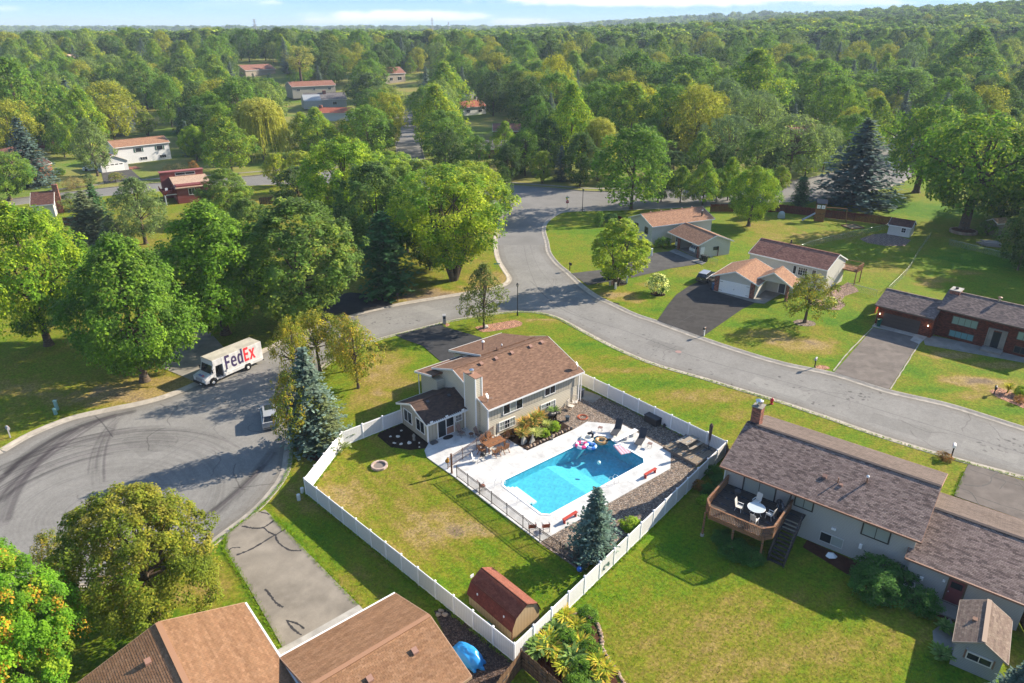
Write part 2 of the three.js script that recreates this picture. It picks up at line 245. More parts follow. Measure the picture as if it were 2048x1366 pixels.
const poolHole = [[-4, 6.85], [10, 6.85], [10, 13.6], [-4, 13.6]].map(([x, z]) => world({ pos: V(-2.52, 0, -62.68), ry: 39.2 * Math.PI / 180 }, x, 0, z));
struct('lawn', sheet([...K1, far(-140, K1.at(-1).z), far(-140, -20), far(200, -20)], 0, [poolHole]), lawnA);
struct('lawn', sheet([...K2, far(-330, K2.at(-1).z), far(-330, K2[0].z), ], 0), lawnB);
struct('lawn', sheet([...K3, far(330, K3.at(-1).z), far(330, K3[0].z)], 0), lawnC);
struct('lawn', sheet([...K4, far(430, K4.at(-1).z), far(430, K4[0].z)], 0), lawnFar);
struct('lawn', sheet([...K5, far(-430, K5.at(-1).z), far(-430, K5[0].z)], 0), lawnFar);
// kerbs: raised edge, rolled face and gutter pan along each edge of the road
function kerb(line, side, name = 'kerb') {
  const prof = [[-0.2, 0.004], [-0.18, 0.03], [-0.02, 0.03], [0.36, -0.08], [0.76, -0.105], [0.76, -0.2]], pos = [], n = line.length, row = [];
  for (let i = 0; i < n; i++) {
    const a = line[Math.max(0, i - 1)], b = line[Math.min(n - 1, i + 1)], t = V(b.x - a.x, 0, b.z - a.z).normalize(), nx = -t.z * side, nz = t.x * side;
    row.push(prof.map(([o, y]) => [line[i].x + nx * o, y, line[i].z + nz * o]));
  }
  for (let i = 0; i < n - 1; i++) for (let k = 0; k < prof.length - 1; k++) { const a = row[i][k], b = row[i][k + 1], c = row[i + 1][k + 1], e = row[i + 1][k]; if (side > 0) pos.push(...a, ...e, ...b, ...b, ...e, ...c); else pos.push(...a, ...b, ...e, ...b, ...c, ...e); }
  const g = new THREE.BufferGeometry(); g.setAttribute('position', new THREE.Float32BufferAttribute(pos, 3)); g.computeVertexNormals();
  return struct(name, g, mat.kerb);
}
kerb(K1, 1); kerb(K2, 1); kerb(K3, -1); kerb(K4, -1); kerb(K5, 1);
// asphalt
const roadBase = (x, z, r) => (0.86 + 0.24 * (fbm(x * 0.35, z * 0.35, 3) - 0.5) + 0.16 * (fbm(x * 3, z * 3, 2) - 0.5) + 0.2 * (r() - 0.5));
const roadTex = (() => {
  const X0 = -72, X1 = 68, Z0 = -135, Z1 = -44, W = 2048, Hh = 1331, cv = document.createElement('canvas'); cv.width = W; cv.height = Hh;
  const ctx = cv.getContext('2d'), im = ctx.createImageData(W, Hh), r = rng(99), s = W / (X1 - X0);
  for (let j = 0; j < Hh; j++) for (let i = 0; i < W; i++) { const k = 0.235 * roadBase(X0 + i / s, Z0 + j / s, r), o = (j * W + i) * 4; im.data[o] = lin2s(k * 1.03); im.data[o + 1] = lin2s(k); im.data[o + 2] = lin2s(k * 0.93); im.data[o + 3] = 255; }
  ctx.putImageData(im, 0, 0);
  const at = (p) => [(p.x - X0) * s, (p.z - Z0) * s], path = (pts) => { ctx.beginPath(); pts.forEach((p, i) => (i ? ctx.lineTo(...at(p)) : ctx.moveTo(...at(p)))); ctx.stroke(); };
  ctx.lineCap = 'round';
  // tyre marks swept round the turning circle
  const cc = G(190, 1015);
  for (let k = 0; k < 520; k++) {
    const rad = k < 250 ? 9.3 + 5.6 * Math.pow(r(), 0.8) : 2.2 + 9 * r(), a0 = r() * 6.283, len = 0.5 + 1.9 * r(), dark = k < 250 ? Math.max(0, Math.cos(a0 + len / 2 - 3.6)) * 0.75 + 0.25 : 0.35, ex = 1 + 0.1 * (r() - 0.5), pts = [];
    for (let t = 0; t <= 14; t++) { const a = a0 + len * t / 14; pts.push(V(cc.x + Math.cos(a) * rad * ex + 0.4 * (r() - 0.5) * 0.1, 0, cc.z + Math.sin(a) * rad * 0.98)); }
    ctx.strokeStyle = `rgba(30,27,30,${(0.03 + 0.1 * r()) * dark})`; ctx.lineWidth = 1 + 3.5 * r(); path(pts);
  }
  for (const [x0, y0, x1, y1, x2, y2, w] of [[10, 940, 100, 850, 260, 820, 16], [0, 960, 90, 870, 230, 830, 14], [0, 1000, 60, 920, 200, 840, 10], [0, 1040, 30, 930, 140, 860, 16], [430, 1020, 500, 960, 545, 900, 12], [400, 1040, 480, 985, 530, 930, 10], [185, 940, 190, 870, 240, 830, 6], [200, 960, 195, 890, 225, 850, 5]]) {
    const q = new THREE.QuadraticBezierCurve3(G(x0, y0), G(x1, y1), G(x2, y2)).getPoints(20);
    for (let k = 0; k < 7; k++) { ctx.strokeStyle = `rgba(28,25,28,${0.05 + 0.07 * r()})`; ctx.lineWidth = w * (0.3 + 0.5 * r()); const ox = (r() - 0.5) * 1.1, oz = (r() - 0.5) * 1.1; path(q.map((p) => V(p.x + ox, 0, p.z + oz))); }
  }
  // paver seams along the lanes, cracks, oil drips
  const seam = (pts, a, w) => { ctx.strokeStyle = `rgba(40,40,42,${a})`; ctx.lineWidth = w; path(smooth(pts)); };
  seam([[1060, 560], [1130, 620], [1250, 660], [1400, 715], [1600, 770], [1800, 830], [2048, 905]], 0.28, 1.6);
  seam([[1030, 430], [1045, 480], [1060, 540], [1090, 590], [1180, 640]], 0.2, 1.4); seam([[1070, 440], [1060, 480], [1075, 530], [1110, 575]], 0.15, 1.2);
  seam([[800, 632], [900, 612], [1000, 600], [1080, 600]], 0.2, 1.3); seam([[700, 660], [800, 632]], 0.2, 1.3);
  seam([[190, 830], [205, 845], [225, 872]], 0.5, 1.6); seam([[560, 760], [500, 800], [380, 880], [250, 960]], 0.16, 1.4); seam([[320, 806], [338, 815]], 0.4, 1.3);
  seam([[1320, 690], [1300, 712]], 0.2, 1); seam([[1700, 800], [1640, 815]], 0.15, 1);
  for (let k = 0; k < 60; k++) { const a = r() * 6.28, q = G(900 + 160 * r(), 560 + 60 * r()); ctx.strokeStyle = `rgba(40,38,38,${0.1 * r()})`; ctx.lineWidth = 2; const c2 = G(1030, 560); path([0, 1, 2, 3, 4, 5].map((t) => V(c2.x + Math.cos(a + t * 0.2) * (5 + 4 * r() * 0.1 + k * 0.06), 0, c2.z + Math.sin(a + t * 0.2) * (5 + k * 0.06)))); }
  const spots = [[1290, 695, 60, 30], [1400, 740, 90, 40], [1600, 780, 120, 30], [1730, 790, 40, 10], [430, 800, 40, 18], [790, 635, 50, 15], [1180, 645, 60, 20], [2000, 890, 50, 14], [1060, 430, 30, 12]];
  for (const [x, y, sx, sy] of spots) for (let k = 0; k < 26; k++) { const [a, b] = at(G(x + (r() - 0.5) * 2 * sx, y + (r() - 0.5) * 2 * sy)); ctx.fillStyle = `rgba(35,33,33,${0.12 + 0.28 * r()})`; ctx.beginPath(); ctx.ellipse(a, b, 1 + 3.5 * r(), 0.8 + 1.8 * r(), r() * 3, 0, 7); ctx.fill(); }
  // repairs of a slightly different tone, wandering cracks, dust along the gutters
  for (const [x, y, w, h2, a] of [[1330, 690, 5, 2.2, 0.1], [1560, 775, 7, 2.4, -0.08], [1150, 600, 4, 3, 0.08], [860, 620, 6, 2, -0.07], [1800, 850, 6, 2.6, 0.08], [300, 880, 5, 4, 0.06], [1060, 470, 3, 5, -0.08], [1980, 900, 5, 2, -0.07]]) { const [u, v] = at(G(x, y)); ctx.save(); ctx.translate(u, v); ctx.rotate(0.7); ctx.fillStyle = a > 0 ? `rgba(20,20,22,${a})` : `rgba(230,226,215,${-a})`; ctx.fillRect(-w * s / 2, -h2 * s / 2, w * s, h2 * s); ctx.restore(); }
  for (let k = 0; k < 46; k++) { const q = k % 3 ? G(1050 + 950 * r(), 570 + 340 * r()) : G(30 + 500 * r(), 800 + 250 * r()), l = []; let a = r() * 6.28; for (let t2 = 0; t2 < 22; t2++) { l.push(q.clone()); a += (r() - 0.5) * 0.9; q.x += Math.cos(a) * 0.25; q.z += Math.sin(a) * 0.25; } ctx.strokeStyle = `rgba(30,28,28,${0.15 + 0.25 * r()})`; ctx.lineWidth = 0.8 + 0.7 * r(); path(l); }
  for (const [K, sd] of [[K1, 1], [K2, 1], [K3, -1]]) for (const [o2, a, w] of [[0.95, 0.16, 6], [1.5, 0.07, 12]]) { ctx.strokeStyle = `rgba(62,48,34,${a})`; ctx.lineWidth = w; path(K.map((p, i) => { const b = K[Math.min(K.length - 1, i + 1)], c = K[Math.max(0, i - 1)], t2 = V(b.x - c.x, 0, b.z - c.z).normalize(); return V(p.x - t2.z * sd * o2, 0, p.z + t2.x * sd * o2); })); }
  const t = new THREE.CanvasTexture(cv); t.colorSpace = THREE.SRGBColorSpace; t.repeat.set(1 / (X1 - X0), 1 / (Z1 - Z0)); t.offset.set(-X0 / (X1 - X0), Z1 / (Z1 - Z0));
  struct('road', sheet([V(X0, 0, Z1), V(X1, 0, Z1), V(X1, 0, Z0), V(X0, 0, Z0)], -0.12, [poolHole]), M(C(1, 1, 1), 0.88, { map: t, bumpMap: rep(tBump, 0.8), bumpScale: 0.006 }));
})();
const farRoad = texOf(512, 512, (x, y) => { const k = 0.2 * (0.8 + 0.5 * (wrapNoise(x, y, 512, 9, 4) - 0.3) + 0.16 * (rT() - 0.5)); return [lin2s(k * 1.03), lin2s(k), lin2s(k * 0.94)]; }, true);
struct('road', sheet([V(-240, 0, -40), V(240, 0, -40), V(240, 0, -640), V(-240, 0, -640)], -0.135, [poolHole]), M(C(1, 1, 1), 0.9, { map: rep(farRoad, 30) }));
// terrain out to the horizon, with the wooded hill on the right
function terr(x, z) {
  const d = -z;
  return -0.3 + 15 * sstep(335, 560, d) * (0.85 + 0.3 * vnoise(x * 0.006 + 8, d * 0.006)) + (8 * sstep(-40, 220, x) + 33 * sstep(200, 840, x)) * sstep(400, 960, d) * (1 - 0.2 * sstep(1300, 2200, d)) + 10 * sstep(900, 2600, d) * sstep(-100, 900, x) * vnoise(x * 0.0022, d * 0.0022) + 9 * sstep(300, 900, d) * (vnoise(x * 0.004 + 3, d * 0.004) - 0.5) + 3 * sstep(1500, 4000, d) - 4 * sstep(400, 1200, d) * sstep(100, -500, x);
}
{
  const nx = 90, nz = 110, pos = [], idx = [], W = (j) => 900 + 6200 * (j / nz) ** 2;
  for (let j = 0; j <= nz; j++) for (let i = 0; i <= nx; i++) { const z = 200 - 9000 * Math.pow(j / nz, 2.2), x = (i / nx - 0.5) * 2 * W(j); pos.push(x, terr(x, z) - 4 * sstep(-440, -360, z), z); }
  for (let j = 0; j < nz; j++) for (let i = 0; i < nx; i++) { const a = j * (nx + 1) + i, b = a + 1, c = a + nx + 1; idx.push(a, b, c, b, c + 1, c); }
  const g = new THREE.BufferGeometry(); g.setAttribute('position', new THREE.Float32BufferAttribute(pos, 3)); g.setIndex(idx); g.computeVertexNormals();
  struct('terrain', g, lawnFar);
}
// sight line met with the rising ground
function onTerrain(px, py) { let h = 0, p; for (let i = 0; i < 40; i++) { p = G(px, py, h); h = mix(h, Math.max(0, terr(p.x, p.z) < 0.2 ? 0 : terr(p.x, p.z)), 0.35); } p.y = h; return p; }
// ---------- drives, aprons, paths ----------
const pts = (px, h = 0) => px.map(([x, y]) => G(x, y, h));
const asph = (k, s = 4, tint = [1, 1, 1]) => M(C(k * tint[0], k * tint[1], k * tint[2]), 0.9, { map: rep(tBlotch, s), bumpMap: rep(tBump, 0.8), bumpScale: 0.006 });
const flat = (name, px, y, m, label) => struct(name, sheet(pts(px), y), m, label);
const crackM = M(C(0.035, 0.032, 0.032), 0.7);
function ribbon(px, w, y) { const c = smooth(px, 7), pos = [], jr = rng(Math.floor(px[0][0] * 7 + px[0][1])); if (w < 0.3) { c.forEach((p) => { p.x += (jr() - 0.5) * 0.09; p.z += (jr() - 0.5) * 0.09; }); } for (let i = 0; i < c.length - 1; i++) { const a = c[i], b = c[i + 1], t = V(b.x - a.x, 0, b.z - a.z).normalize().multiplyScalar(w / 2 * (w < 0.3 ? 0.6 + 0.8 * jr() : 1)); pos.push(a.x - t.z, y, a.z + t.x, b.x - t.z, y, b.z + t.x, a.x + t.z, y, a.z - t.x, a.x + t.z, y, a.z - t.x, b.x - t.z, y, b.z + t.x, b.x + t.z, y, b.z - t.x); } const g = new THREE.BufferGeometry(); g.setAttribute('position', new THREE.Float32BufferAttribute(pos, 3)); g.computeVertexNormals(); return g; }
flat('driveway', [[790, 670], [884, 648.5], [893, 655], [962, 675], [975, 690], [905, 725], [880, 722], [845, 692], [810, 680]], 0.05, asph(0.085, 3, [0.95, 1, 1.1]));
const dL = flat('driveway', [[505.5, 1030], [530, 1020], [545, 1034], [567, 1056], [620, 1110], [719, 1212], [727, 1222], [568, 1300], [500, 1180], [470, 1132], [449, 1098], [454, 1069]], 0.052, asph(0.4, 8, [1, 0.92, 0.8]));
obj('crack_seal', [ribbon([[485, 1053], [505, 1057], [527, 1056], [548, 1042]], .16, .058), ribbon([[527, 1056], [540, 1066], [551, 1071]], .16, .059), ribbon([[474, 1111], [500, 1100], [551, 1071], [570, 1060]], .17, .058), ribbon([[551, 1071], [556, 1085], [570, 1096], [585, 1102], [603, 1102]], .14, .059), ribbon([[455, 1110], [462, 1098], [480, 1096]], .1, .058), ribbon([[531, 1180], [541, 1192], [552, 1206], [566, 1216]], .16, .058), ribbon([[573, 1241], [585, 1258], [604, 1271]], .15, .058), ribbon([[573, 1243], [590, 1246], [602, 1253], [608, 1259]], .15, .059), ribbon([[519, 1024], [540, 1030]], .1, .058)], crackM, dL);
const dC = flat('driveway', [[1314.5, 641.5], [1336, 610], [1352, 590], [1375, 574], [1395, 565], [1420, 550], [1440, 556], [1436, 583], [1512, 605], [1484, 619], [1404.7, 674]], 0.05, asph(0.085, 4, [1, 0.97, 0.97]));
obj('crack_seal', [ribbon([[1365, 621], [1400, 632], [1445, 640]], .08, .056), ribbon([[1340, 655], [1390, 628]], .06, .056)], crackM, dC);
flat('driveway', [[1142, 547], [1202, 540], [1245, 528], [1290, 519], [1300, 508], [1317, 505], [1340, 503], [1402, 527], [1388, 530], [1342, 537], [1268, 555], [1219, 563], [1175, 571]], 0.05, asph(0.14, 4));
const dD = flat('driveway', [[1668, 745], [1747, 656], [1840, 674], [1838, 684], [1778, 779]], 0.05, asph(0.26, 5, [1, 0.9, 0.84]));
obj('drive_edging', [ribbon([[1666, 742], [1700, 702], [1746, 655]], .14, .07), ribbon([[1781, 779], [1810, 733], [1841, 683]], .12, .07)], mat.kerb, dD);
const dR = flat('driveway', [[1937, 928], [1928, 945], [1917, 968], [1908, 992], [2200, 1095], [2300, 1040]], 0.05, asph(0.24, 5, [1, 0.9, 0.85]));
obj('crack_seal', [ribbon([[1928, 970], [1960, 973], [1980, 966], [1985, 953], [1997, 945]], .13, .056), ribbon([[1940, 940], [1985, 955], [2048, 975]], .07, .057), ribbon([[1985, 955], [2010, 962], [1998, 980]], .08, .056), ribbon([[1915, 975], [1940, 985], [1957, 1011]], .09, .056), ribbon([[2028, 955], [2047, 977]], .07, .056), ribbon([[1930, 985], [2000, 1010], [2048, 1024]], .06, .057)], crackM, dR);
flat('driveway', [[322, 735], [386, 762], [402, 756], [470, 720], [420, 665], [388, 655]], 0.05, mat.oldconcrete);
flat('driveway', [[645, 645], [719, 625], [785, 610], [770, 592], [700, 585], [640, 598]], 0.05, asph(0.06, 4));
flat('driveway', [[203, 346], [262, 339], [284, 359], [208, 367]], 0.05, asph(0.13, 4));
// pavement beyond the far street
for (const [a, w] of [[[[200, 367], [320, 357], [430, 350], [546, 341], [650, 336], [770, 330]], 1.5], [[[1008, 364], [1100, 371], [1191, 377], [1350, 373], [1500, 364]], 1.4], [[[100, 381], [200, 369]], 1.5]]) struct('pavement', ribbon(a, w, 0.03), mat.oldconcrete);
const apron = (px, y0, m = mat.concrete) => struct('apron', plate(pts(px), 0.01, y0), m);
apron([[718, 1211], [728, 1222], [566, 1319], [550, 1304], [610, 1272]], 0.09);
apron([[1425, 582], [1510, 606], [1528, 608], [1562, 588], [1530, 575], [1500, 598], [1430, 577]], 0.08, mat.oldconcrete);
apron([[1338, 503], [1404, 530], [1412, 525], [1350, 498]], 0.08, mat.oldconcrete);
apron([[1744, 653], [1827, 674], [1820, 681], [1838, 689], [1856, 672], [1750, 647]], 0.09);
// ---------- houses ----------
const turn = (g, ry, x = 0, z = 0) => g.rotateY(ry).translate(x, 0, z);
// gable roof with its ridge along x: za / zb the camera-side and far wall lines, ea / eb wall heights, ov eave and ro rake overhangs
function gable({ x0, x1, za, zb, ea, eb = ea, zr = (za + zb) / 2, hr, ov = 0.45, ro = [0.35, 0.35], t = 0.2, fw = 0.2 }) {
  const sa = (hr - ea) / (za - zr), sb = (hr - eb) / (zr - zb), A = za + ov, B = zb - ov, ya = ea + t - sa * ov, yb = eb + t - sb * ov, yr = hr + t, X0 = x0 - ro[0], X1 = x1 + ro[1];
  const roof = [slab([V(X0, ya, A), V(X1, ya, A), V(X1, yr, zr), V(X0, yr, zr)], t), slab([V(X0, yr, zr), V(X1, yr, zr), V(X1, yb, B), V(X0, yb, B)], t)];
  const fascia = [box(X1 - X0 + 0.04, fw, 0.04, (X0 + X1) / 2, ya - fw + 0.01, A + 0.022), box(X1 - X0 + 0.04, fw, 0.04, (X0 + X1) / 2, yb - fw + 0.01, B - 0.022)];
  for (const X of [X0 - 0.022, X1 + 0.022]) { fascia.push(beam(V(X, ya - fw / 2 + 0.012, A), V(X, yr - fw / 2 + 0.012, zr), 0.04, fw), beam(V(X, yb - fw / 2 + 0.012, B), V(X, yr - fw / 2 + 0.012, zr), 0.04, fw)); }
  const e = 0.05, wall = prismX([[za, 0], [za, ea + e], [zr, hr + e], [zb, eb + e], [zb, 0]], x0, x1);
  const cap = beam(V(X0, yr + 0.012, zr), V(X1, yr + 0.012, zr), 0.3, 0.03);
  return { roof, fascia, wall, cap, A, B, ya, yb, yr, X0, X1, zr, sa, sb };
}
const shed1 = (x0, x1, z0, h0, z1, h1, t = 0.18) => slab([V(x0, h0, z0), V(x1, h0, z0), V(x1, h1, z1), V(x0, h1, z1)], t);
function win(p, x, y, z, ry, w, h, { frame = mat.white, n = 2, shut, glass = mat.glass, grid = 0, fw = 0.07, name = 'window' } = {}) {
  const g = sub(name, p, V(x, y, z), ry), fr = [box(w + fw * 2, fw, 0.09, 0, -fw, 0.03), box(w + fw * 2, fw, 0.09, 0, h, 0.03), box(fw, h, 0.09, -w / 2 - fw / 2, 0, 0.03), box(fw, h, 0.09, w / 2 + fw / 2, 0, 0.03)];
  for (let i = 1; i < n; i++) fr.push(box(0.05, h, 0.07, -w / 2 + w * i / n, 0, 0.03));
  for (let i = 1; i <= grid; i++) fr.push(box(w, 0.025, 0.05, 0, h * i / (grid + 1), 0.035));
  if (grid) for (let i = 0; i < n; i++) fr.push(box(0.025, h, 0.05, -w / 2 + w * (i + 0.5) / n, 0, 0.034));
  obj('frame', fr, frame, g);
  for (let i = 0; i < n; i++) obj('pane', box(w / n - 0.02, h, 0.02, -w / 2 + w * (i + 0.5) / n, 0, 0.03), Array.isArray(glass) ? glass[i % glass.length] : glass, g);
  if (shut) for (const s of [-1, 1]) obj('shutter', box(0.4, h + 0.1, 0.05, s * (w / 2 + fw + 0.22), -0.05, 0.03), shut, g);
  return g;
}
const roofVent = (p, x, y, z, m = mat.vent, s = 1) => obj('roof_vent', [box(0.42 * s, 0.06, 0.42 * s, x, y - 0.02, z), slab([V(x - 0.2 * s, y + 0.12, z + 0.2 * s), V(x + 0.2 * s, y + 0.12, z + 0.2 * s), V(x + 0.2 * s, y + 0.28 * s, z - 0.18 * s), V(x - 0.2 * s, y + 0.28 * s, z - 0.18 * s)], 0.1)], m, p);
const pipe = (p, x, y, z, h, r, m, cap) => { const o = obj('vent_pipe', cyl(r, r, h, x, y, z, 10), m, p); if (cap) obj('cap', [cyl(r * 1.7, r * 1.7, 0.12, x, y + h, z, 12), cyl(r * 1.7, r * 0.4, 0.09, x, y + h + 0.12, z, 12)], cap, o); return o; };
// overlapping shingle tabs on a slope: origin, unit vector along the courses, unit vector up the slope
function shingles(parent, m, o, u, v, lu, lv, { tab = 0.32, ex = 0.145, pal, seed = 1, singles = 0, near, clip, vary = 0.11 } = {}) {
  const r = rng(seed), n = V().crossVectors(u, v).normalize(); if (n.y < 0) n.negate();
  const pos = [], col = [], list = [], rows = Math.floor(lv / ex), nx = Math.ceil(lu / tab);
  const quad = (out, cc, a, b, c, d2, k) => { out.push(...a.toArray(), ...b.toArray(), ...c.toArray(), ...a.toArray(), ...c.toArray(), ...d2.toArray()); for (let i = 0; i < 6; i++) cc.push(...k); };
  const flip = V().crossVectors(u, v).dot(n) < 0;
  for (let j = 0; j < rows; j++) for (let i = 0; i <= nx; i++) {
    let a = i * tab - (j % 2) * tab / 2 + 0.006, b = a + tab - 0.012; a = Math.max(0, a); b = Math.min(lu, b); if (b - a < 0.05) continue;
    const c0 = o.clone().addScaledVector(u, (a + b) / 2).addScaledVector(v, j * ex); if (clip && !clip(c0)) continue;
    const p = pal[Math.floor(r() * pal.length)], k0 = (1 - vary + 2 * vary * r()) * (0.84 + 0.32 * fbm(i * 0.06 + seed, j * 0.3 + seed * 3, 3)), k = [p[0] * k0, p[1] * k0, p[2] * k0], lift = 0.016 + 0.006 * r();
    const P = (uu, vv, nn) => o.clone().addScaledVector(u, uu).addScaledVector(v, vv).addScaledVector(n, nn);
    const A = P(a, j * ex, lift), B = P(b, j * ex, lift), Cc = P(b, (j + 1) * ex + 0.03, 0.004), D = P(a, (j + 1) * ex + 0.03, 0.004), A0 = P(a, j * ex, 0), B0 = P(b, j * ex, 0);
    const q = [], qc = [];
    if (flip) { quad(q, qc, B, A, D, Cc, k); quad(q, qc, B0, A0, A, B, k); } else { quad(q, qc, A, B, Cc, D, k); quad(q, qc, A0, B0, B, A, k); }
    list.push([near ? near(c0) : 0, q, qc]);
  }
  if (singles) list.sort((a, b) => a[0] - b[0]);
  const build = (q, qc) => { const g = new THREE.BufferGeometry(); g.setAttribute('position', new THREE.Float32BufferAttribute(q, 3)); g.setAttribute('color', new THREE.Float32BufferAttribute(qc, 3)); g.computeVertexNormals(); return g; };
  list.forEach(([, q, qc], i) => { if (i < singles) obj('shingle', build(q, qc), m, parent, true); else { for (const x of q) pos.push(x); for (const x of qc) col.push(x); } });
  const s = obj('shingles', build(pos, col), m, parent, true); s.userData.kind = 'stuff'; return s;
}
const shingleM = new THREE.MeshPhysicalMaterial({ vertexColors: true, roughness: 0.95, specularIntensity: 0.12, map: rep(tGrain, 0.5) });
const onRoof = (p, g, side, pal, seed, extra = {}) => { // shingle one slope of gable g, 'a' or 'b'
  const a = side === 'a', z = a ? g.A : g.B, y = a ? g.ya : g.yb, v = V(0, g.yr - y, g.zr - z), l = v.length();
  return shingles(p, shingleM, V(g.X0, y + 0.002, z), V(1, 0, 0), v.normalize(), g.X1 - g.X0, l, { pal, seed, ...extra });
};
const camD = (f) => (c) => { const q = world(f, c.x, c.y, c.z); return q.distanceTo(camera.position); };
const downspout = (x, y, z) => [box(0.08, y, 0.08, x, 0, z)];

// --- the pool house
const palBrown = [[118, 92, 76], [124, 97, 80], [112, 87, 72], [130, 102, 84]], palDark = [[52, 48, 50], [70, 62, 60], [44, 42, 46], [90, 76, 68]];
const FP = { pos: V(-2.52, 0, -62.68), ry: 39.2 * Math.PI / 180 };
{
  const h = thing('pool_house', 'tan split level house with brown shingle roof beside the swimming pool', 'house', FP.pos, FP.ry);
  const tanS = siding(C(0.76, 0.69, 0.54), 0.21), tanB = boards(C(0.5, 0.46, 0.37), 0.4), rf = roofM(palBrown, 3), rd = roofM([[84, 68, 60], [74, 60, 54], [92, 74, 64]], 4);
  const m = gable({ x0: 0, x1: 13.3, za: 0, zb: -9.6, ea: 3.85, zr: -5.9, hr: 5.95, eb: 4.65, ov: 0.5, ro: [0.32, 0.32] });
  obj('wall', m.wall, tanS, h);
  obj('roof', [...m.roof, m.cap], rf, h); obj('fascia', m.fascia, mat.trim, h);
  obj('upper_siding', box(13.31, 1.75, 0.03, 6.65, 2.12, 0.018), tanB, h);
  // front room under the lower roof, and the garage wing
  obj('wall', [box(6, 4.0, 3.3, 2.0, 0, -9.75), prismX([[-8, 0], [-8, 5.1], [-13.3, 3.7], [-13.3, 0]], 5, 12.6)], tanS, h);
  obj('roof', [shed1(-1.5, 5.2, -8.3, 4.75, -11.9, 3.9), shed1(4.7, 12.9, -7.4, 5.75, -14, 3.98)], rf, h);
  obj('fascia', [beam(V(-1.52, 4.67, -8.3), V(-1.52, 3.82, -11.9), 0.05, 0.22), box(6.8, 0.2, 0.05, 1.85, 3.72, -11.93), beam(V(4.68, 5.66, -7.4), V(4.68, 3.9, -14), 0.05, 0.24), box(8.3, 0.22, 0.05, 8.8, 3.78, -14.03)], mat.trim, h);
  // sunroom
  const s = gable({ x0: -5.4, x1: -0.01, za: -3.4, zb: -8.7, ea: 2.45, zr: -6.05, hr: 3.5, ov: 0.4, ro: [0.35, 0] });
  obj('wall', s.wall, tanB, h, true).userData.label = 'tan sunroom walls';
  obj('roof', [...s.roof, s.cap], rd, h).userData.label = 'low sunroom roof'; obj('fascia', s.fascia, mat.trim, h);
  for (const q of [box(0.14, 2.45, 0.14, -5.37, 0, -3.43), box(0.14, 2.45, 0.14, -5.37, 0, -8.67), box(0.12, 2.3, 0.12, -0.62, 0, -3.35), box(0.14, 3.85, 0.14, 0.02, 0, -0.02), box(0.14, 3.85, 0.14, 13.28, 0, -0.02), ...downspout(-1.4, 3.7, -11.3), ...downspout(13.36, 3.7, 0.3)]) obj('corner_trim', q, mat.white, h);
  for (const z of [-7.25, -4.75]) win(h, -5.4, 0.8, z, -Math.PI / 2, 1.55, 1.35);
  const d = sub('sliding_door', h, V(-3.1, 0.12, -3.4));
  obj('frame', [box(0.08, 2.1, 0.1, -1.05, 0, 0.03), box(0.08, 2.1, 0.1, 0, 0, 0.05), box(0.14, 2.1, 0.1, 1.05, 0, 0.03), box(2.2, 0.08, 0.1, 0, 2.1, 0.03), box(2.2, 0.08, 0.16, 0, -0.08, 0.05), box(1, 0.06, 0.06, 0.55, 0.85, 0.04)], mat.white, d);
  obj('pane', box(0.95, 2.1, 0.02, -0.52, 0, 0.04), mat.glass, d); obj('pane', box(0.9, 1.25, 0.02, 0.52, 0.88, 0.03), mat.glass, d); obj('kick_panel', box(0.9, 0.85, 0.02, 0.52, 0, 0.03), M(C(0.32, 0.17, 0.11), 0.7), d);
  win(h, -1.42, 1.25, -3.4, 0, 0.72, 0.72, { grid: 1 });
  obj('gutter_guard', [beam(V(-5.6, 2.42, -2.92), V(0, 2.42, -2.92), 0.12, 0.07), ...Array.from({ length: 22 }, (_, i) => box(0.03, 0.16, 0.2, -5.5 + i * 0.25, 2.42, -2.98))], mat.trim, h);
  for (const x of [-5.2, -3.3, -1.2]) obj('flood_lamp', [sph(0.09, x, 2.68, -2.95), sph(0.09, x + 0.16, 2.7, -2.92), box(0.06, 0.22, 0.06, x + 0.08, 2.45, -2.95)], mat.white, h);
  // chimney chase
  obj('chimney', box(0.87, 6.8, 2.02, -0.085, 0, -2.42), tanS, h);
  const ch = h.children.at(-1);
  obj('trim', [box(0.12, 6.8, 0.12, -0.5, 0.01, -1.43), box(0.12, 6.8, 0.12, -0.5, 0.01, -3.41), box(0.12, 3.2, 0.12, 0.33, 3.6, -1.43)], mat.white, ch);
  obj('chimney_top', box(0.98, 0.06, 2.12, -0.085, 6.8, -2.42), mat.copper, ch);
  obj('flue', [cyl(0.17, 0.17, 0.3, -0.1, 6.86, -2.6), cyl(0.27, 0.27, 0.16, -0.1, 7.16, -2.6, 14), cyl(0.27, 0.06, 0.1, -0.1, 7.32, -2.6, 14)], mat.steel, ch);
  // back wall windows
  win(h, 3.35, 2.25, 0.03, 0, 2.6, 1.25, { n: 3, glass: [mat.glass, mat.curtain, mat.glass] });
  win(h, 8.7, 2.45, 0.03, 0, 1.5, 1.05);
  win(h, 2.55, 0.45, 0, 0, 2.1, 0.95, { n: 3, glass: [mat.curtain, mat.glass, mat.curtain], grid: 1 });
  win(h, 8.5, 0.45, 0, 0, 2.1, 0.95, { n: 3, glass: [mat.curtain, mat.glass, mat.curtain], grid: 1 });
  for (const x of [3.1, 5.2, 7.5, 10.3, 12.1]) roofVent(h, x, 5.9, -5.2);
  for (const [x, z, y] of [[-3.9, -5.5, 3.45], [-1.3, -5.3, 3.4]]) roofVent(h, x, y, z, mat.darkgrey, 0.8);
  pipe(h, 5.6, 5.9, -8.2, 0.95, 0.11, mat.vent, mat.white); pipe(h, 7.0, 5.75, -7.4, 0.35, 0.06, mat.vent); pipe(h, 7.6, 5.9, -7.2, 0.3, 0.05, mat.vent, mat.white);
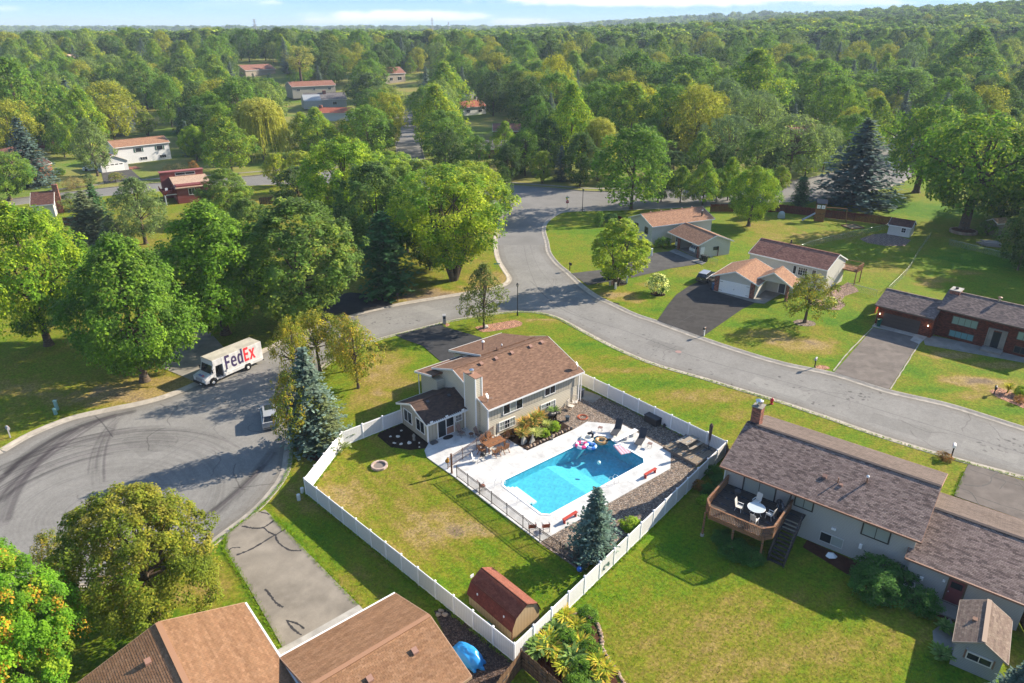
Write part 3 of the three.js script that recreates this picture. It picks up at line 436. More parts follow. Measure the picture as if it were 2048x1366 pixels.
  const dish = (x, y, z) => { const o = sub('satellite_dish', h, V(x, y, z), 0.7); obj('mast', [bar(V(0, 0, 0), V(0, 0.5, 0.1), 0.03), bar(V(0, 0.5, 0.1), V(0.2, 0.45, 0.55), 0.015)], mat.grey, o); obj('reflector', new THREE.SphereGeometry(0.55, 18, 6, 0, 6.283, 0, 0.6).scale(1, 0.7, 1).rotateX(1.1).translate(0, 0.62, -0.3), new THREE.MeshStandardMaterial({ color: C(0.7, 0.72, 0.74), roughness: 0.5, side: THREE.DoubleSide }), o); };
  dish(0.35, 4.15, -0.5); dish(13.0, 4.05, -0.1);
}
// --- grey house with the raised deck
const FR = { pos: V(18.9, 0, -51.9), ry: -38.7 * Math.PI / 180 };
const palMauve = [[0.35, 0.26, 0.225], [0.4, 0.3, 0.26], [0.31, 0.23, 0.2], [0.43, 0.33, 0.28], [0.22, 0.165, 0.145]];
{
  const h = thing('deck_house', 'grey sided house with mauve shingle roof and raised wooden deck', 'house', FR.pos, FR.ry);
  const grey = siding(C(0.5, 0.49, 0.46), 0.13), sub1 = M(C(0.06, 0.045, 0.04), 0.95), dk = M(C(0.05, 0.045, 0.04), 0.5);
  const m = gable({ x0: 0.35, x1: 15.75, za: 0, zb: -10.4, ea: 4.25, hr: 6.0, ov: 0.45, ro: [0.35, 0.35] });
  const g = gable({ x0: 15.76, x1: 23.2, za: 0.55, zb: -9.5, ea: 2.75, hr: 4.3, zr: -4.5, ov: 0.45, ro: [0.35, 0.3] });
  obj('wall', m.wall, grey, h); obj('wall', g.wall, grey, h);
  obj('roof_deck', m.roof, sub1, h); obj('roof_deck', g.roof, sub1, h);
  onRoof(h, m, 'a', palMauve, 11, { singles: 0 }); onRoof(h, g, 'a', palMauve, 12, { singles: 300, near: camD(FR), tab: 0.33 });
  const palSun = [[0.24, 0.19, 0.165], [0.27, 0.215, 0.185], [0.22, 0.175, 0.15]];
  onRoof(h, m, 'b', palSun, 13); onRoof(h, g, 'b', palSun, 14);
  obj('fascia', [...m.fascia, ...g.fascia], mat.copper, h);
  obj('ridge_cap', [box(16.1, 0.035, 0.32, 8.05, m.yr + 0.005, m.zr), box(7.9, 0.035, 0.32, 19.4, g.yr + 0.005, g.zr)], M(C(0.06, 0.05, 0.05), 0.9), h);
  obj('gutter', [box(16.1, 0.1, 0.13, 8.05, m.ya - 0.06, m.A + 0.1), box(7.9, 0.1, 0.13, 19.4, g.ya - 0.06, g.A + 0.1)], mat.gutter, h);
  obj('gutter_rim', [box(16.1, 0.03, 0.03, 8.05, m.ya + 0.035, m.A + 0.165), box(7.9, 0.03, 0.03, 19.4, g.ya + 0.035, g.A + 0.165)], mat.copper, h);
  win(h, 3.55, 2.35, 0, 0, 2.7, 1.95, { n: 2, frame: dk, glass: mat.curtain, fw: 0.1, name: 'sliding_door' });
  win(h, 7.35, 3.0, 0, 0, 1.4, 0.85, { frame: dk, glass: mat.curtain, fw: 0.1 });
  win(h, 13.0, 2.75, 0, 0, 1.9, 1.05, { frame: dk, glass: mat.curtain, fw: 0.1 });
  win(h, 10.0, 0.55, 0, 0, 1.75, 0.85, { frame: M(C(0.5, 0.49, 0.46), 0.6), glass: [mat.glass, mat.curtain], fw: 0.06 });
  const dr = sub('back_door', h, V(19.05, 0.15, 0.55)); obj('frame', [box(0.12, 2.1, 0.1, -0.55, 0, 0.03), box(0.12, 2.1, 0.1, 0.55, 0, 0.03), box(1.22, 0.12, 0.1, 0, 2.1, 0.03)], M(C(0.12, 0.08, 0.05), 0.6), dr); obj('door_leaf', box(0.98, 2.1, 0.05, 0, 0, 0.02), M(C(0.17, 0.045, 0.05), 0.6), dr); obj('pane', box(0.75, 0.55, 0.02, 0, 1.35, 0.05), mat.glass, dr); obj('handle', sph(0.05, -0.4, 0.95, 0.09), mat.steel, dr);
  for (const [x, y, w, hh] of [[10.0, 2.05, 0.35, 0.16], [12.2, 1.3, 0.22, 0.42], [16.8, 1.1, 0.25, 0.3], [18.2, 1.75, 0.16, 0.12]]) obj('wall_vent', box(w, hh, 0.14, x, y, x > 15.7 ? 0.62 : 0.07), mat.white, h);
  obj('downspout', [box(0.08, 3.9, 0.08, 0.4, 0.2, 0.06)], mat.trim, h);
  // roof fittings
  const sl = (z) => m.ya + (m.A - z) * m.sa;
  for (const [x, z, s] of [[8.05, -2.2, 0.85], [9.45, -1.95, 0.6]]) { roofVent(h, x, sl(z), z, mat.vent, s); }
  pipe(h, 9.15, sl(-2.1) - 0.05, -2.1, 0.55, 0.055, mat.copper); pipe(h, 11.1, sl(-3.1) - 0.05, -3.1, 0.6, 0.07, mat.copper, mat.white);
  const ch = obj('chimney', box(0.85, 3.2, 1.0, 0.6, 4.6, -5.9), mat.brick, h);
  obj('chimney_top', box(0.98, 0.08, 1.12, 0.6, 7.8, -5.9), mat.oldconcrete, ch);
  obj('flue', [cyl(0.22, 0.22, 0.35, 0.6, 7.88, -5.9), cyl(0.36, 0.36, 0.2, 0.6, 8.2, -5.9, 14), cyl(0.36, 0.1, 0.12, 0.6, 8.4, -5.9, 14)], mat.steel, ch);
  // the deck: floor boards, posts, rails, balusters, stairs
  const dkp = sub('deck', h), F = 2.45, out = [[0.75, 0.05], [0.75, 4.5], [1.35, 5.35], [5.75, 5.35], [6.45, 4.55], [6.45, 0.05]];
  for (let i = 0; i < 37; i++) { const z = 0.1 + i * 0.143; let a = 0.75, b = 6.45; if (z > 4.5) { a = 0.75 + (z - 4.5) / 0.85 * 0.6; b = 6.45 - (z - 4.55) / 0.8 * 0.7; } obj('deck_board', box(b - a, 0.03, 0.134, (a + b) / 2, F, z), mat.greywood, dkp); }
  const rail = [], bal = [];
  for (let i = 0; i < 5; i++) {
    const a = V(out[i][0], 0, out[i][1]), b = V(out[i + 1][0], 0, out[i + 1][1]), L = a.distanceTo(b), n = Math.round(L / 0.135);
    obj('rim_joist', beam(a.clone().setY(F - 0.13), b.clone().setY(F - 0.13), 0.05, 0.26), mat.deckwood, dkp);
    obj('top_rail', beam(a.clone().setY(F + 0.97), b.clone().setY(F + 0.97), 0.16, 0.045), mat.deckwood, dkp);
    obj('lower_rail', beam(a.clone().setY(F + 0.12), b.clone().setY(F + 0.12), 0.05, 0.08), mat.deckwood, dkp);
    for (let k = 0; k <= n; k++) { const q = a.clone().lerp(b, k / n); obj('baluster', box(0.04, 1.05, 0.04, q.x, F - 0.1, q.z + 0.001), mat.deckwood, dkp); }
    obj('rail_post', box(0.1, 1.1, 0.1, a.x, F - 0.15, a.z), mat.deckwood, dkp);
  }
  for (const x of [0.95, 3.5, 5.95]) { obj('deck_post', box(0.15, F - 0.1, 0.15, x, 0.15, 5.15), mat.deckwood, dkp); obj('footing', cyl(0.16, 0.16, 0.22, x, 0, 5.15), mat.concrete, dkp); }
  obj('joists', Array.from({ length: 12 }, (_, i) => box(0.05, 0.2, 5.1, 0.95 + i * 0.47, F - 0.21, 2.65)), mat.deckwood, dkp);
  const st = sub('stairs', h, V(7.1, 0, 1.6));
  obj('landing', box(1.25, 0.05, 1.5, 0, F - 0.02, -0.75), mat.greywood, st);
  for (let i = 0; i < 11; i++) obj('tread', box(1.2, 0.045, 0.29, 0, F - 0.22 * (i + 1) + 0.02, 0.14 + i * 0.27), mat.greywood, st);
  for (const s of [-0.65, 0.65]) { obj('stringer', beam(V(s, F - 0.1, 0), V(s, 0, 3.05), 0.05, 0.28), mat.greywood, st); obj('handrail', [beam(V(s, F + 0.9, 0), V(s, 0.9, 3.0), 0.13, 0.05), box(0.1, 1.0, 0.1, s, 0, 3.0), box(0.1, 1.0, 0.1, s, F, 0.02), box(0.1, 1.2, 0.1, s, 1.0, 1.5)], mat.greywood, st); }
  obj('privacy_screen', Array.from({ length: 12 }, (_, i) => box(0.13, 1.9 - i * 0.09, 0.03, 6.32, F, 0.2 + i * 0.15, Math.PI / 2)), mat.greywood, h);
}
// --- brown roofed house in the lower left corner
const FL = { pos: V(-8.35, 0, -37.52), ry: 40 * Math.PI / 180 };
{
  const h = thing('corner_house', 'house with two tan brown shingle roofs, lower left corner beside the cracked driveway', 'house', FL.pos, FL.ry);
  const sd = siding(C(0.55, 0.5, 0.42), 0.2), deckM = M(C(0.07, 0.04, 0.028), 0.95), pal = [[0.4, 0.225, 0.125], [0.42, 0.24, 0.135], [0.38, 0.21, 0.118], [0.44, 0.255, 0.148]];
  const g = gable({ x0: -8.5, x1: -0.35, za: 8.6, zb: 0.45, ea: 3.0, hr: 4.35, zr: 4.5, ov: 0.45, ro: [0.1, 0.35] });
  obj('wall', g.wall, sd, h); obj('roof_deck', g.roof, deckM, h); obj('fascia', g.fascia, M(C(0.4, 0.26, 0.17), 0.7), h); obj('gutter', box(8.6, 0.1, 0.12, -4.3, g.yb - 0.08, g.B - 0.1), mat.white, h);
  obj('ridge_cap', box(8.6, 0.035, 0.32, -4.3, g.yr + 0.01, g.zr), M(C(0.32, 0.18, 0.11), 0.9), h);
  onRoof(h, g, 'a', pal, 21, { singles: 200, near: camD(FL) }); onRoof(h, g, 'b', pal, 22, { singles: 0 });
  for (const [x, z] of [[-2.15, 6.0], [-5.35, 6.0]]) roofVent(h, x, g.ya + (g.A - z) * g.sa, z, mat.vent, 0.95);
  // the wing that crosses it: built along x, turned to run along z
  const w = gable({ x0: -6.0, x1: 7.5, za: 4.9, zb: -4.9, ea: 3.0, hr: 4.65, zr: 0, ov: 0.45, ro: [0.1, 0.35] });
  const put = (q) => q.map((k) => turn(k, -Math.PI / 2, -14, 0));
  obj('wall', put([w.wall]), sd, h); obj('roof_deck', put(w.roof), deckM, h); obj('fascia', put(w.fascia), M(C(0.4, 0.26, 0.17), 0.7), h); obj('gutter', box(0.12, 0.1, 13.9, -14 + w.A + 0.1, w.ya - 0.08, 0.9), mat.white, h);
  for (const side of ['a', 'b']) { const s = side === 'a' ? -1 : 1, v = V(-s * 5.35 * -1, 0, 0); const e = V(-14 + s * 5.35, w.ya + 0.002, w.X0), up = V(-s * 5.35, w.yr - w.ya, 0), l = up.length(); shingles(h, shingleM, e, V(0, 0, 1), up.normalize(), w.X1 - w.X0, l, { pal, seed: 23 + s, singles: 0 }); }
  obj('ridge_cap', box(0.34, 0.035, 13.9, -14, w.yr + 0.01, 0.9), M(C(0.36, 0.2, 0.12), 0.9), h);
  for (const z of [-3.6, -0.3]) roofVent(h, -15.3, w.yr - 1.3 * w.sa, z, mat.vent, 0.9);
}
// --- generic neighbour: ridge along x from pixel a to b of its camera-side eave
function neighbour(name, label, a, b, eh, o) {
  let gy = 0; if (a[1] < 260) for (let i = 0; i < 30; i++) { const q = frameAt(a, b, eh + gy); gy = mix(gy, Math.max(0, terr(q.pos.x, q.pos.z)), 0.35); }
  const f = frameAt(a, b, eh + gy), ov = o.ov ?? 0.45, ro = o.ro ?? 0.35, h = thing(name, label, 'house', V(f.pos.x, gy > 0.3 ? gy : 0, f.pos.z), f.ry, o.group), span = o.span ?? 8, L = f.len;
  const sl = (o.rise ?? span * 0.17) / (span / 2), m = gable({ x0: ro, x1: L - ro, za: -ov, zb: -span + ov, ea: eh - 0.2 + sl * ov, hr: eh - 0.2 + (o.rise ?? span * 0.17), ov, ro: [ro, ro] });
  obj('wall', m.wall, o.wall, h); obj('roof', [...m.roof, m.cap], o.roof, h); obj('fascia', m.fascia, o.fascia ?? mat.trim, h);
  return { h, f, m, L, eh };
}
const rTan = roofM([[152, 116, 92], [144, 110, 88], [160, 124, 98], [138, 104, 84]], 31), rMaroon = roofM([[140, 100, 86], [130, 92, 80], [150, 110, 94], [120, 84, 74]], 32), rSlate = roofM([[120, 106, 100], [106, 94, 90], [132, 116, 108], [96, 86, 84]], 33), rPale = roofM([[176, 150, 128], [166, 140, 120], [186, 160, 138]], 34), rDarkBrown = roofM([[90, 62, 54], [80, 56, 50], [100, 72, 62]], 35), rGreyF = roofM([[112, 108, 108], [100, 98, 100], [124, 118, 116]], 36);
const sWhite = siding(C(0.82, 0.83, 0.84), 0.2), sCream = siding(C(0.68, 0.66, 0.6), 0.2), sGreyB = siding(C(0.42, 0.45, 0.47), 0.2), sBrown = siding(C(0.24, 0.14, 0.1), 0.2), sRed = siding(C(0.26, 0.06, 0.05), 0.2), sTan = siding(C(0.45, 0.38, 0.3), 0.2);
// house with the carport
let carport;
{
  const { h, f } = neighbour('carport_house', 'cream house with orange tan roof and open garage holding a white car', [1305, 454], [1430, 437.5], 3.9, { span: 8.6, rise: 1.65, wall: sCream, roof: rTan });
  for (const z of [-2.4, -5.9]) win(h, 0.35, 2.0, z, -Math.PI / 2, 1.0, 1.2, { frame: M(C(0.1, 0.07, 0.06), 0.6), fw: 0.1, grid: 1 });
  for (let i = 0; i < 5; i++) roofVent(h, 2.6 + i * 2.6, 5.55, -4.6, mat.vent, 0.7);
  pipe(h, 13.2, 4.4, -1.4, 1.1, 0.12, mat.black, mat.steel);
  // garage wing, ridge running towards the camera
  const e0 = local(f, 1344.5, 467, 2.8), e1 = local(f, 1397, 490, 2.8), dir = V(e1.x - e0.x, 0, e1.z - e0.z), L = dir.length(), a = Math.atan2(-dir.z, dir.x), span = 8.2;
  const put = (q) => q.map((k) => turn(k, a, e0.x, e0.z));
  const fwd = V(Math.cos(a), 0, -Math.sin(a)), side = V(Math.sin(a), 0, Math.cos(a)), at = (x, y, z) => V(e0.x, y, e0.z).addScaledVector(fwd, x).addScaledVector(side, z);
  const g = gable({ x0: 0, x1: L - 0.35, za: -0.5, zb: -span + 0.5, ea: 2.7, hr: 4.05, ov: 0.5, ro: [1.6, 0.35] });
  obj('roof', put([...g.roof, g.cap]), rTan, h).userData.label = 'garage wing roof'; obj('fascia', put(g.fascia), mat.trim, h);
  obj('wall', put([prismX([[-2.6, 0], [-2.6, 3.4], [-4.1, 4.05], [-7.7, 2.75], [-7.7, 0]], L - 0.55, L - 0.35), prismX([[-0.5, 0], [-0.5, 2.72], [-2.6, 3.4], [-2.6, 0]], L - 0.55, L - 0.35), box(L - 0.6, 2.7, 0.2, (L - 0.6) / 2 + 0.1, 0, -7.6), box(0.2, 2.7, 7, 1.4, 0, -4.2)]), sCream, h);
  obj('pier', put([box(0.5, 2.6, 0.35, 1.6, 0, -0.65), box(0.5, 2.6, 0.35, L - 0.6, 0, -0.65)]), mat.brick, h);
  obj('garage_floor', put([box(L - 1, 0.05, 7, L / 2, 0.02, -4.1)]), mat.oldconcrete, h);
  obj('garage_lintel', put([box(L - 1, 0.35, 0.2, L / 2, 2.3, -0.62)]), mat.trim, h);
  const w = at(L - 0.34, 1.3, -4.4); win(h, w.x, w.y, w.z, a + Math.PI / 2, 1.1, 0.55, { n: 1, frame: mat.darkgrey });
  const dd = at(L - 0.33, 0.05, -1.3); const dr = sub('side_door', h, dd, a + Math.PI / 2); obj('door_leaf', box(0.9, 2.05, 0.06, 0, 0, 0.02), mat.white, dr); obj('handle', sph(0.04, 0.35, 1, 0.08), mat.steel, dr);
  const fd = local(f, 1356, 497); const fdo = sub('front_door', h, at(0.1, 0.15, -1.2), a); obj('door_leaf', box(0.95, 2.1, 0.06), mat.white, fdo); obj('pane', box(0.5, 0.9, 0.03, 0, 0.9, 0.04), mat.glass, fdo);
  obj('porch_post', put([box(0.12, 2.6, 0.12, -0.9, 0, -0.5)]), mat.white, h);
  carport = { f, at: (x, y, z) => { const q = at(x, y, z); return world(f, q.x, q.y, q.z); }, ry: f.ry + a, L };
}
// house with the white garage door
{
  const { h, f, L } = neighbour('white_garage_house', 'pale house with maroon brown roof, white double garage door and brick piers', [1497, 505], [1655, 541], 3.85, { span: 8.4, rise: 1.8, wall: sCream, roof: rMaroon, ro: 0.15 });
  pipe(h, 5.3, 5.3, -4.6, 1.0, 0.13, mat.black);
  win(h, L - 4.1, 1.9, -0.44, 0, 1.5, 1.35, { n: 2, grid: 2 }); win(h, L - 2.2, 1.9, -0.44, 0, 0.65, 1.35, { n: 1 }); win(h, L - 5.5, 1.9, -0.44, 0, 0.5, 1.35, { n: 1 });
  // deck behind
  const dk = sub('deck', h, V(L - 0.6, 0, -8.6)); obj('deck_floor', box(4.2, 0.2, 2.6, 0.8, 2.3, 0.2), mat.deckwood, dk); obj('rail', [box(4.2, 0.06, 0.1, 0.8, 3.4, 1.5), box(0.1, 0.06, 2.6, 2.9, 3.4, 0.2), box(4.2, 0.06, 0.1, 0.8, 3.4, -1.1), ...Array.from({ length: 22 }, (_, i) => box(0.05, 1, 0.05, 2.9, 2.4, -1.05 + i * 0.12)), ...Array.from({ length: 10 }, (_, i) => box(0.05, 1, 0.05, 1.0 + i * 0.2, 2.4, 1.5))], mat.deckwood, dk); for (const [x, z] of [[2.8, 1.4], [2.8, -1]]) obj('deck_post', box(0.14, 2.3, 0.14, x, 0, z), mat.deckwood, dk);
  // garage wing with its gable to the street, and the porch gable
  const p0 = local(f, 1427.5, 581), p1 = local(f, 1507, 599), dir = V(p1.x - p0.x, 0, p1.z - p0.z), W = dir.length(), a = Math.atan2(-dir.z, dir.x);
  const s = V(Math.cos(a), 0, -Math.sin(a)), n = V(Math.sin(a), 0, Math.cos(a)), at = (u, y, d) => V(p0.x, y, p0.z).addScaledVector(s, u).addScaledVector(n, d);
  const g = gable({ x0: -8.5, x1: 0, za: W, zb: 0, ea: 2.65, hr: 3.95, ov: 0.6, ro: [0, 0.45] });
  const put = (q) => q.map((k) => { k.applyMatrix4(new THREE.Matrix4().makeBasis(n, V(0, 1, 0), s).setPosition(p0.x, 0, p0.z)); return flipped(k); });
  obj('wall', put([g.wall]), sCream, h); obj('roof', put([...g.roof, g.cap]), rTan, h).userData.label = 'orange tan garage roof'; obj('fascia', put(g.fascia), mat.trim, h);
  const gd = sub('garage_door', h, at(W / 2, 0.05, 0.02), a), dw = W - 1.7;
  for (let i = 0; i < 4; i++) obj('door_panel', rbox(dw, 0.52, 0.06, 0, i * 0.535, 0.03, 0.02), mat.white, gd);
  obj('hinge', [-1, 1].flatMap((q) => [0.3, 1.8].map((y) => box(0.5, 0.05, 0.03, q * (dw / 2 - 0.3), y, 0.07))), mat.black, gd); obj('handle', box(0.05, 0.22, 0.04, 0, 0.8, 0.08), mat.black, gd);
  for (const u of [0.38, W - 0.38]) { const q = at(u, 0, 0.06); obj('pier', box(0.72, 2.75, 0.2, 0, 0, 0).rotateY(a).translate(q.x, 0, q.z), mat.brick, h); const l = at(u, 1.9, 0.22); obj('wall_lamp', [box(0.14, 0.3, 0.14, l.x, 1.75, l.z)], mat.black, h); }
  const g2 = gable({ x0: -6.0, x1: -2.2, za: 0.3, zb: -5.1, ea: 2.75, hr: 4.3, ov: 0.5, ro: [0, 0.4] }), c2 = at(W + 4.4, 0, 0);
  const put2 = (q) => q.map((k) => { k.applyMatrix4(new THREE.Matrix4().makeBasis(n, V(0, 1, 0), s).setPosition(c2.x, 0, c2.z)); return flipped(k); });
  obj('roof', put2([...g2.roof, g2.cap]), rTan, h).userData.label = 'porch gable roof'; obj('fascia', put2(g2.fascia), mat.trim, h); obj('gable_wall', put2([prismX([[0.3, 2.75], [-2.4, 4.3], [-5.1, 2.75]], -2.6, -2.3)]), sCream, h);
  const po = at(W + 4.3, 0, -2.5); obj('pier', box(0.4, 2.7, 0.4, po.x, 0, po.z), mat.brick, h);
  const bw = at(W + 2, 0, -5.4); obj('wall', box(5, 2.8, 0.2, 0, 0, 0).rotateY(a).translate(bw.x, 0, bw.z), sCream, h);
  const fd = at(W + 2.6, 0.2, -5.25); const dr = sub('front_door', h, fd, a); obj('door_leaf', box(0.95, 2.1, 0.06), M(C(0.06, 0.07, 0.1), 0.5), dr); obj('frame', [box(0.1, 2.2, 0.08, -0.55), box(0.1, 2.2, 0.08, 0.55)], mat.white, dr);
}
function flipped(g) { const p = g.index ? g.toNonIndexed() : g; for (const k of Object.keys(p.attributes)) { const A = p.attributes[k], s = A.itemSize; for (let i = 0; i < A.count; i += 3) for (let c = 0; c < s; c++) { const t = A.array[(i + 1) * s + c]; A.array[(i + 1) * s + c] = A.array[(i + 2) * s + c]; A.array[(i + 2) * s + c] = t; } } p.computeVertexNormals(); return p; }
// dark brick house
{
  const { h, f, L } = neighbour('brick_house', 'dark red brick house with grey brown roof and brick chimney', [1875, 616], [2110, 671], 4.1, { span: 8.6, rise: 1.6, wall: mat.darkbrick, roof: rSlate, fascia: M(C(0.1, 0.07, 0.06), 0.6) });
  const q0 = local(f, 1750.5, 608.6, 3.1), gl = -q0.x;
  const g = gable({ x0: q0.x + 0.4, x1: 0.34, za: q0.z - 0.45, zb: q0.z - 7.6, ea: 3.0, hr: 4.35, ov: 0.45, ro: [0.4, 0] });
  obj('wall', g.wall, mat.darkbrick, h); obj('roof', [...g.roof, g.cap], rSlate, h).userData.label = 'lower garage roof'; obj('fascia', g.fascia, M(C(0.1, 0.07, 0.06), 0.6), h);
  const gd = sub('garage_door', h, V((q0.x + 0.4) / 2 - 0.2, 0.05, q0.z - 0.45), 0), dw = -q0.x - 2.6; for (let i = 0; i < 4; i++) obj('door_panel', rbox(dw, 0.5, 0.06, 0, i * 0.51, 0.03, 0.02), M(C(0.06, 0.045, 0.042), 0.7), gd);
  for (const x of [q0.x + 0.85, -0.25]) { const l = obj('wall_lamp', box(0.12, 0.2, 0.12, x, 1.85, q0.z - 0.35), mat.black, h); obj('bulb', sph(0.09, x, 1.8, q0.z - 0.26), new THREE.MeshStandardMaterial({ color: C(1, 0.95, 0.8), emissive: C(1, 0.85, 0.55), emissiveIntensity: 1.3 }), l); const pl = new THREE.PointLight(0xffdca0, 0.3); pl.name = 'porch_lamp_light'; pl.position.set(x, 1.8, q0.z - 0.14); pl.castShadow = true; h.add(pl); }
  const ch = obj('chimney', box(1.25, 5.9, 1.7, 0.9, 0, -4.4), mat.brick, h); obj('chimney_top', box(1.4, 0.12, 1.85, 0.9, 5.9, -4.4), mat.concrete, ch); obj('flue', [cyl(0.2, 0.2, 0.25, 0.9, 6.02, -4.4)], mat.black, ch);
  const gg = M(C(0.2, 0.3, 0.24), 0.35), fr = M(C(0.08, 0.06, 0.05), 0.6);
  win(h, 3.6, 2.3, -0.45, 0, 3.0, 1.05, { n: 4, frame: fr, glass: gg }); win(h, 3.6, 0.45, -0.45, 0, 2.9, 0.85, { n: 4, frame: fr, glass: M(C(0.1, 0.25, 0.26), 0.3) });
  const dr = sub('front_door', h, V(7.6, 0.35, -0.45)); obj('surround', [box(0.12, 2.5, 0.35, -1.05, 0, 0.15), box(0.12, 2.5, 0.35, 1.05, 0, 0.15), box(2.2, 0.12, 0.35, 0, 2.5, 0.15), box(0.5, 2.4, 0.1, -0.72, 0, 0.05), box(0.5, 2.4, 0.1, 0.72, 0, 0.05)], mat.oldconcrete, dr); obj('door_leaf', box(0.95, 2.2, 0.06, 0, 0, 0.05), mat.glass, dr); obj('step', box(2.4, 0.3, 1.6, 0, -0.33, 0.9), mat.oldconcrete, dr);
  win(h, 10.6, 0.45, -0.45, 0, 1.4, 0.85, { n: 2, frame: fr }); win(h, 10.8, 2.3, -0.45, 0, 2, 1.05, { n: 3, frame: fr, glass: gg });
  pipe(h, 6.2, 5.5, -4.2, 0.6, 0.16, mat.steel, mat.copper);
}
struct('footpath', sheet(pts([[1845, 675], [1868, 672], [2060, 712], [2060, 728], [1850, 690]]), 0.03), mat.oldconcrete);
// --- houses farther off
const farHouse = (name, label, a, b, eh, o) => { const r = neighbour(name, label, a, b, eh, { group: undefined, ...o }); (o.wins ?? []).forEach(([x, y, w, hh, k]) => win(r.h, x * r.L, y, -(o.ov ?? 0.45) + 0.01, 0, w, hh, k)); return r; };
const grn = M(C(0.03, 0.09, 0.07), 0.6);
{
  const r = farHouse('white_split_house', 'white two storey house with tan roof, dark green shutters and double garage', [227, 296], [340, 284], 5.4, { span: 9, rise: 1.7, wall: sWhite, roof: rTan, wins: [[0.42, 3.3, 1.9, 1.3, { shut: grn, n: 1 }], [0.8, 3.3, 1.9, 1.3, { shut: grn, n: 1 }], [0.48, 0.7, 2.2, 0.9, { n: 3 }], [0.83, 0.7, 2, 0.9, { n: 3 }]] });
  const p0 = local(r.f, 204, 345.5), p1 = local(r.f, 259, 339.5), W = Math.hypot(p1.x - p0.x, p1.z - p0.z), z = (p0.z + p1.z) / 2, g = gable({ x0: -9, x1: 0, za: W, zb: 0, ea: 2.9, hr: 4.7, ov: 0.4, ro: [0, 0.35] });
  const put = (q) => q.map((k) => flipped(k.applyMatrix4(new THREE.Matrix4().makeBasis(V(0, 0, 1), V(0, 1, 0), V(1, 0, 0)).setPosition(p0.x, 0, z))));
  obj('wall', put([g.wall]), sWhite, r.h); obj('roof', put([...g.roof, g.cap]), rTan, r.h); obj('fascia', put(g.fascia), mat.trim, r.h);
  const gd = sub('garage_door', r.h, V(p0.x + W / 2, 0.05, z)); for (let i = 0; i < 4; i++) obj('door_panel', rbox(W - 2.4, 0.55, 0.06, 0, i * 0.57, 0.03, 0.02), mat.white, gd); for (let i = 0; i < 4; i++) obj('pane', box((W - 3) / 4 - 0.2, 0.3, 0.02, (i - 1.5) * (W - 2.6) / 4, 1.85, 0.06), mat.glass, gd);
  obj('porch_steps', [box(3, 0.15, 3, p1.x + 1.8, 0, z - 1), box(2.4, 0.15, 1.6, p1.x + 1.8, 0.15, z - 2)], mat.brick, r.h);
}
{ // tall red house with the slanted pale roof
  const f = frameAt([324, 371], [402, 363], 3.4), h = thing('red_sided_house', 'dark red wooden house with one pale slanted roof and high strip windows', 'house', f.pos, f.ry), L = 10.2;
  obj('wall', [box(L, 6.4, 1.6, L / 2, 0, -0.9), box(L - 2.2, 4.4, 8.2, L / 2 + 1.1, 0, 3.95)], sRed, h);
  obj('roof', shed1(2.0, L + 0.4, 8.5, 3.95, -0.2, 5.3), rPale, h); obj('roof_trim', [box(L + 0.3, 0.22, 1.9, L / 2, 6.4, -0.9)], M(C(0.3, 0.1, 0.09), 0.7), h);
  win(h, 5.9, 5.55, -0.1, 0, 4.6, 0.6, { n: 2, frame: mat.trim }); win(h, 5.6, 2.0, 8.05, 0, 1.4, 1.5, { frame: mat.trim });
  obj('deck', [box(3.2, 0.2, 7, 0.6, 2.6, 4.6), box(3.2, 0.9, 0.08, 0.6, 2.7, 8.05), box(0.08, 0.9, 7, -1, 2.7, 4.6)], mat.redwood, h); obj('deck_post', [box(0.15, 2.6, 0.15, -0.9, 0, 8), box(0.15, 2.6, 0.15, 2, 0, 8)], mat.redwood, h);
  obj('store_front', [box(0.15, 2.4, 1.4, -0.6, 0, 7.8), box(2.4, 0.12, 0.4, 0.9, 2.4, 7.9)], mat.trim, h);
  const ch = sub('deck_chair', h, V(0.2, 2.8, 6.5)); obj('seat', [box(0.6, 0.06, 0.6, 0, 0.4, 0), box(0.6, 0.6, 0.06, 0, 0.45, -0.3)], mat.trim, ch); obj('leg', [[-1, -1], [1, -1], [-1, 1], [1, 1]].map(([x, z]) => box(0.05, 0.4, 0.05, x * 0.26, 0, z * 0.26)), mat.trim, ch);
}
farHouse('brown_roof_house', 'brown roofed house with brick chimney half hidden behind the left maples', [60, 412], [108, 408], 3.0, { span: 9, rise: 2.2, wall: sCream, roof: rDarkBrown });
{ const h = scene.children.at(-1); const c = obj('chimney', box(1.1, 6.6, 1.1, 5, 0, -4.6), mat.brick, h); obj('flue', cyl(0.2, 0.2, 0.6, 5, 6.6, -4.6), mat.steel, c); }
const shedThing = (name, label, a, b, eh, o) => { const r = neighbour(name, label, a, b, eh, { ov: 0.2, ro: 0.2, ...o }); r.h.userData.category = o.cat ?? 'shed'; return r; };
shedThing('red_barn', 'red barn shed behind the raised timber garden beds', [92, 279], [124, 274], 3.2, { span: 5, rise: 1.8, wall: sRed, roof: rDarkBrown });
shedThing('orange_shed', 'orange brown wooden outbuilding beside the left blue spruce', [62, 335], [104, 326], 3.6, { span: 5, rise: 1.6, wall: siding(C(0.45, 0.17, 0.07), 0.2), roof: rDarkBrown });
shedThing('brown_outbuilding', 'dark brown outbuilding at the left edge behind the spruce', [8, 312], [48, 303], 4, { span: 6, rise: 1.6, wall: sBrown, roof: rDarkBrown });
{ const r = shedThing('grey_tall_shed', 'tall grey shed with mauve roof on the lawn between spruces', [247, 222], [280, 219], 6.2, { span: 7, rise: 1.4, wall: siding(C(0.38, 0.34, 0.33), 0.3), roof: roofM([[130, 98, 100], [118, 90, 92]], 41) }); win(r.h, 1.4, 4.2, -0.19, 0, 1.6, 0.9, { n: 2 }); }
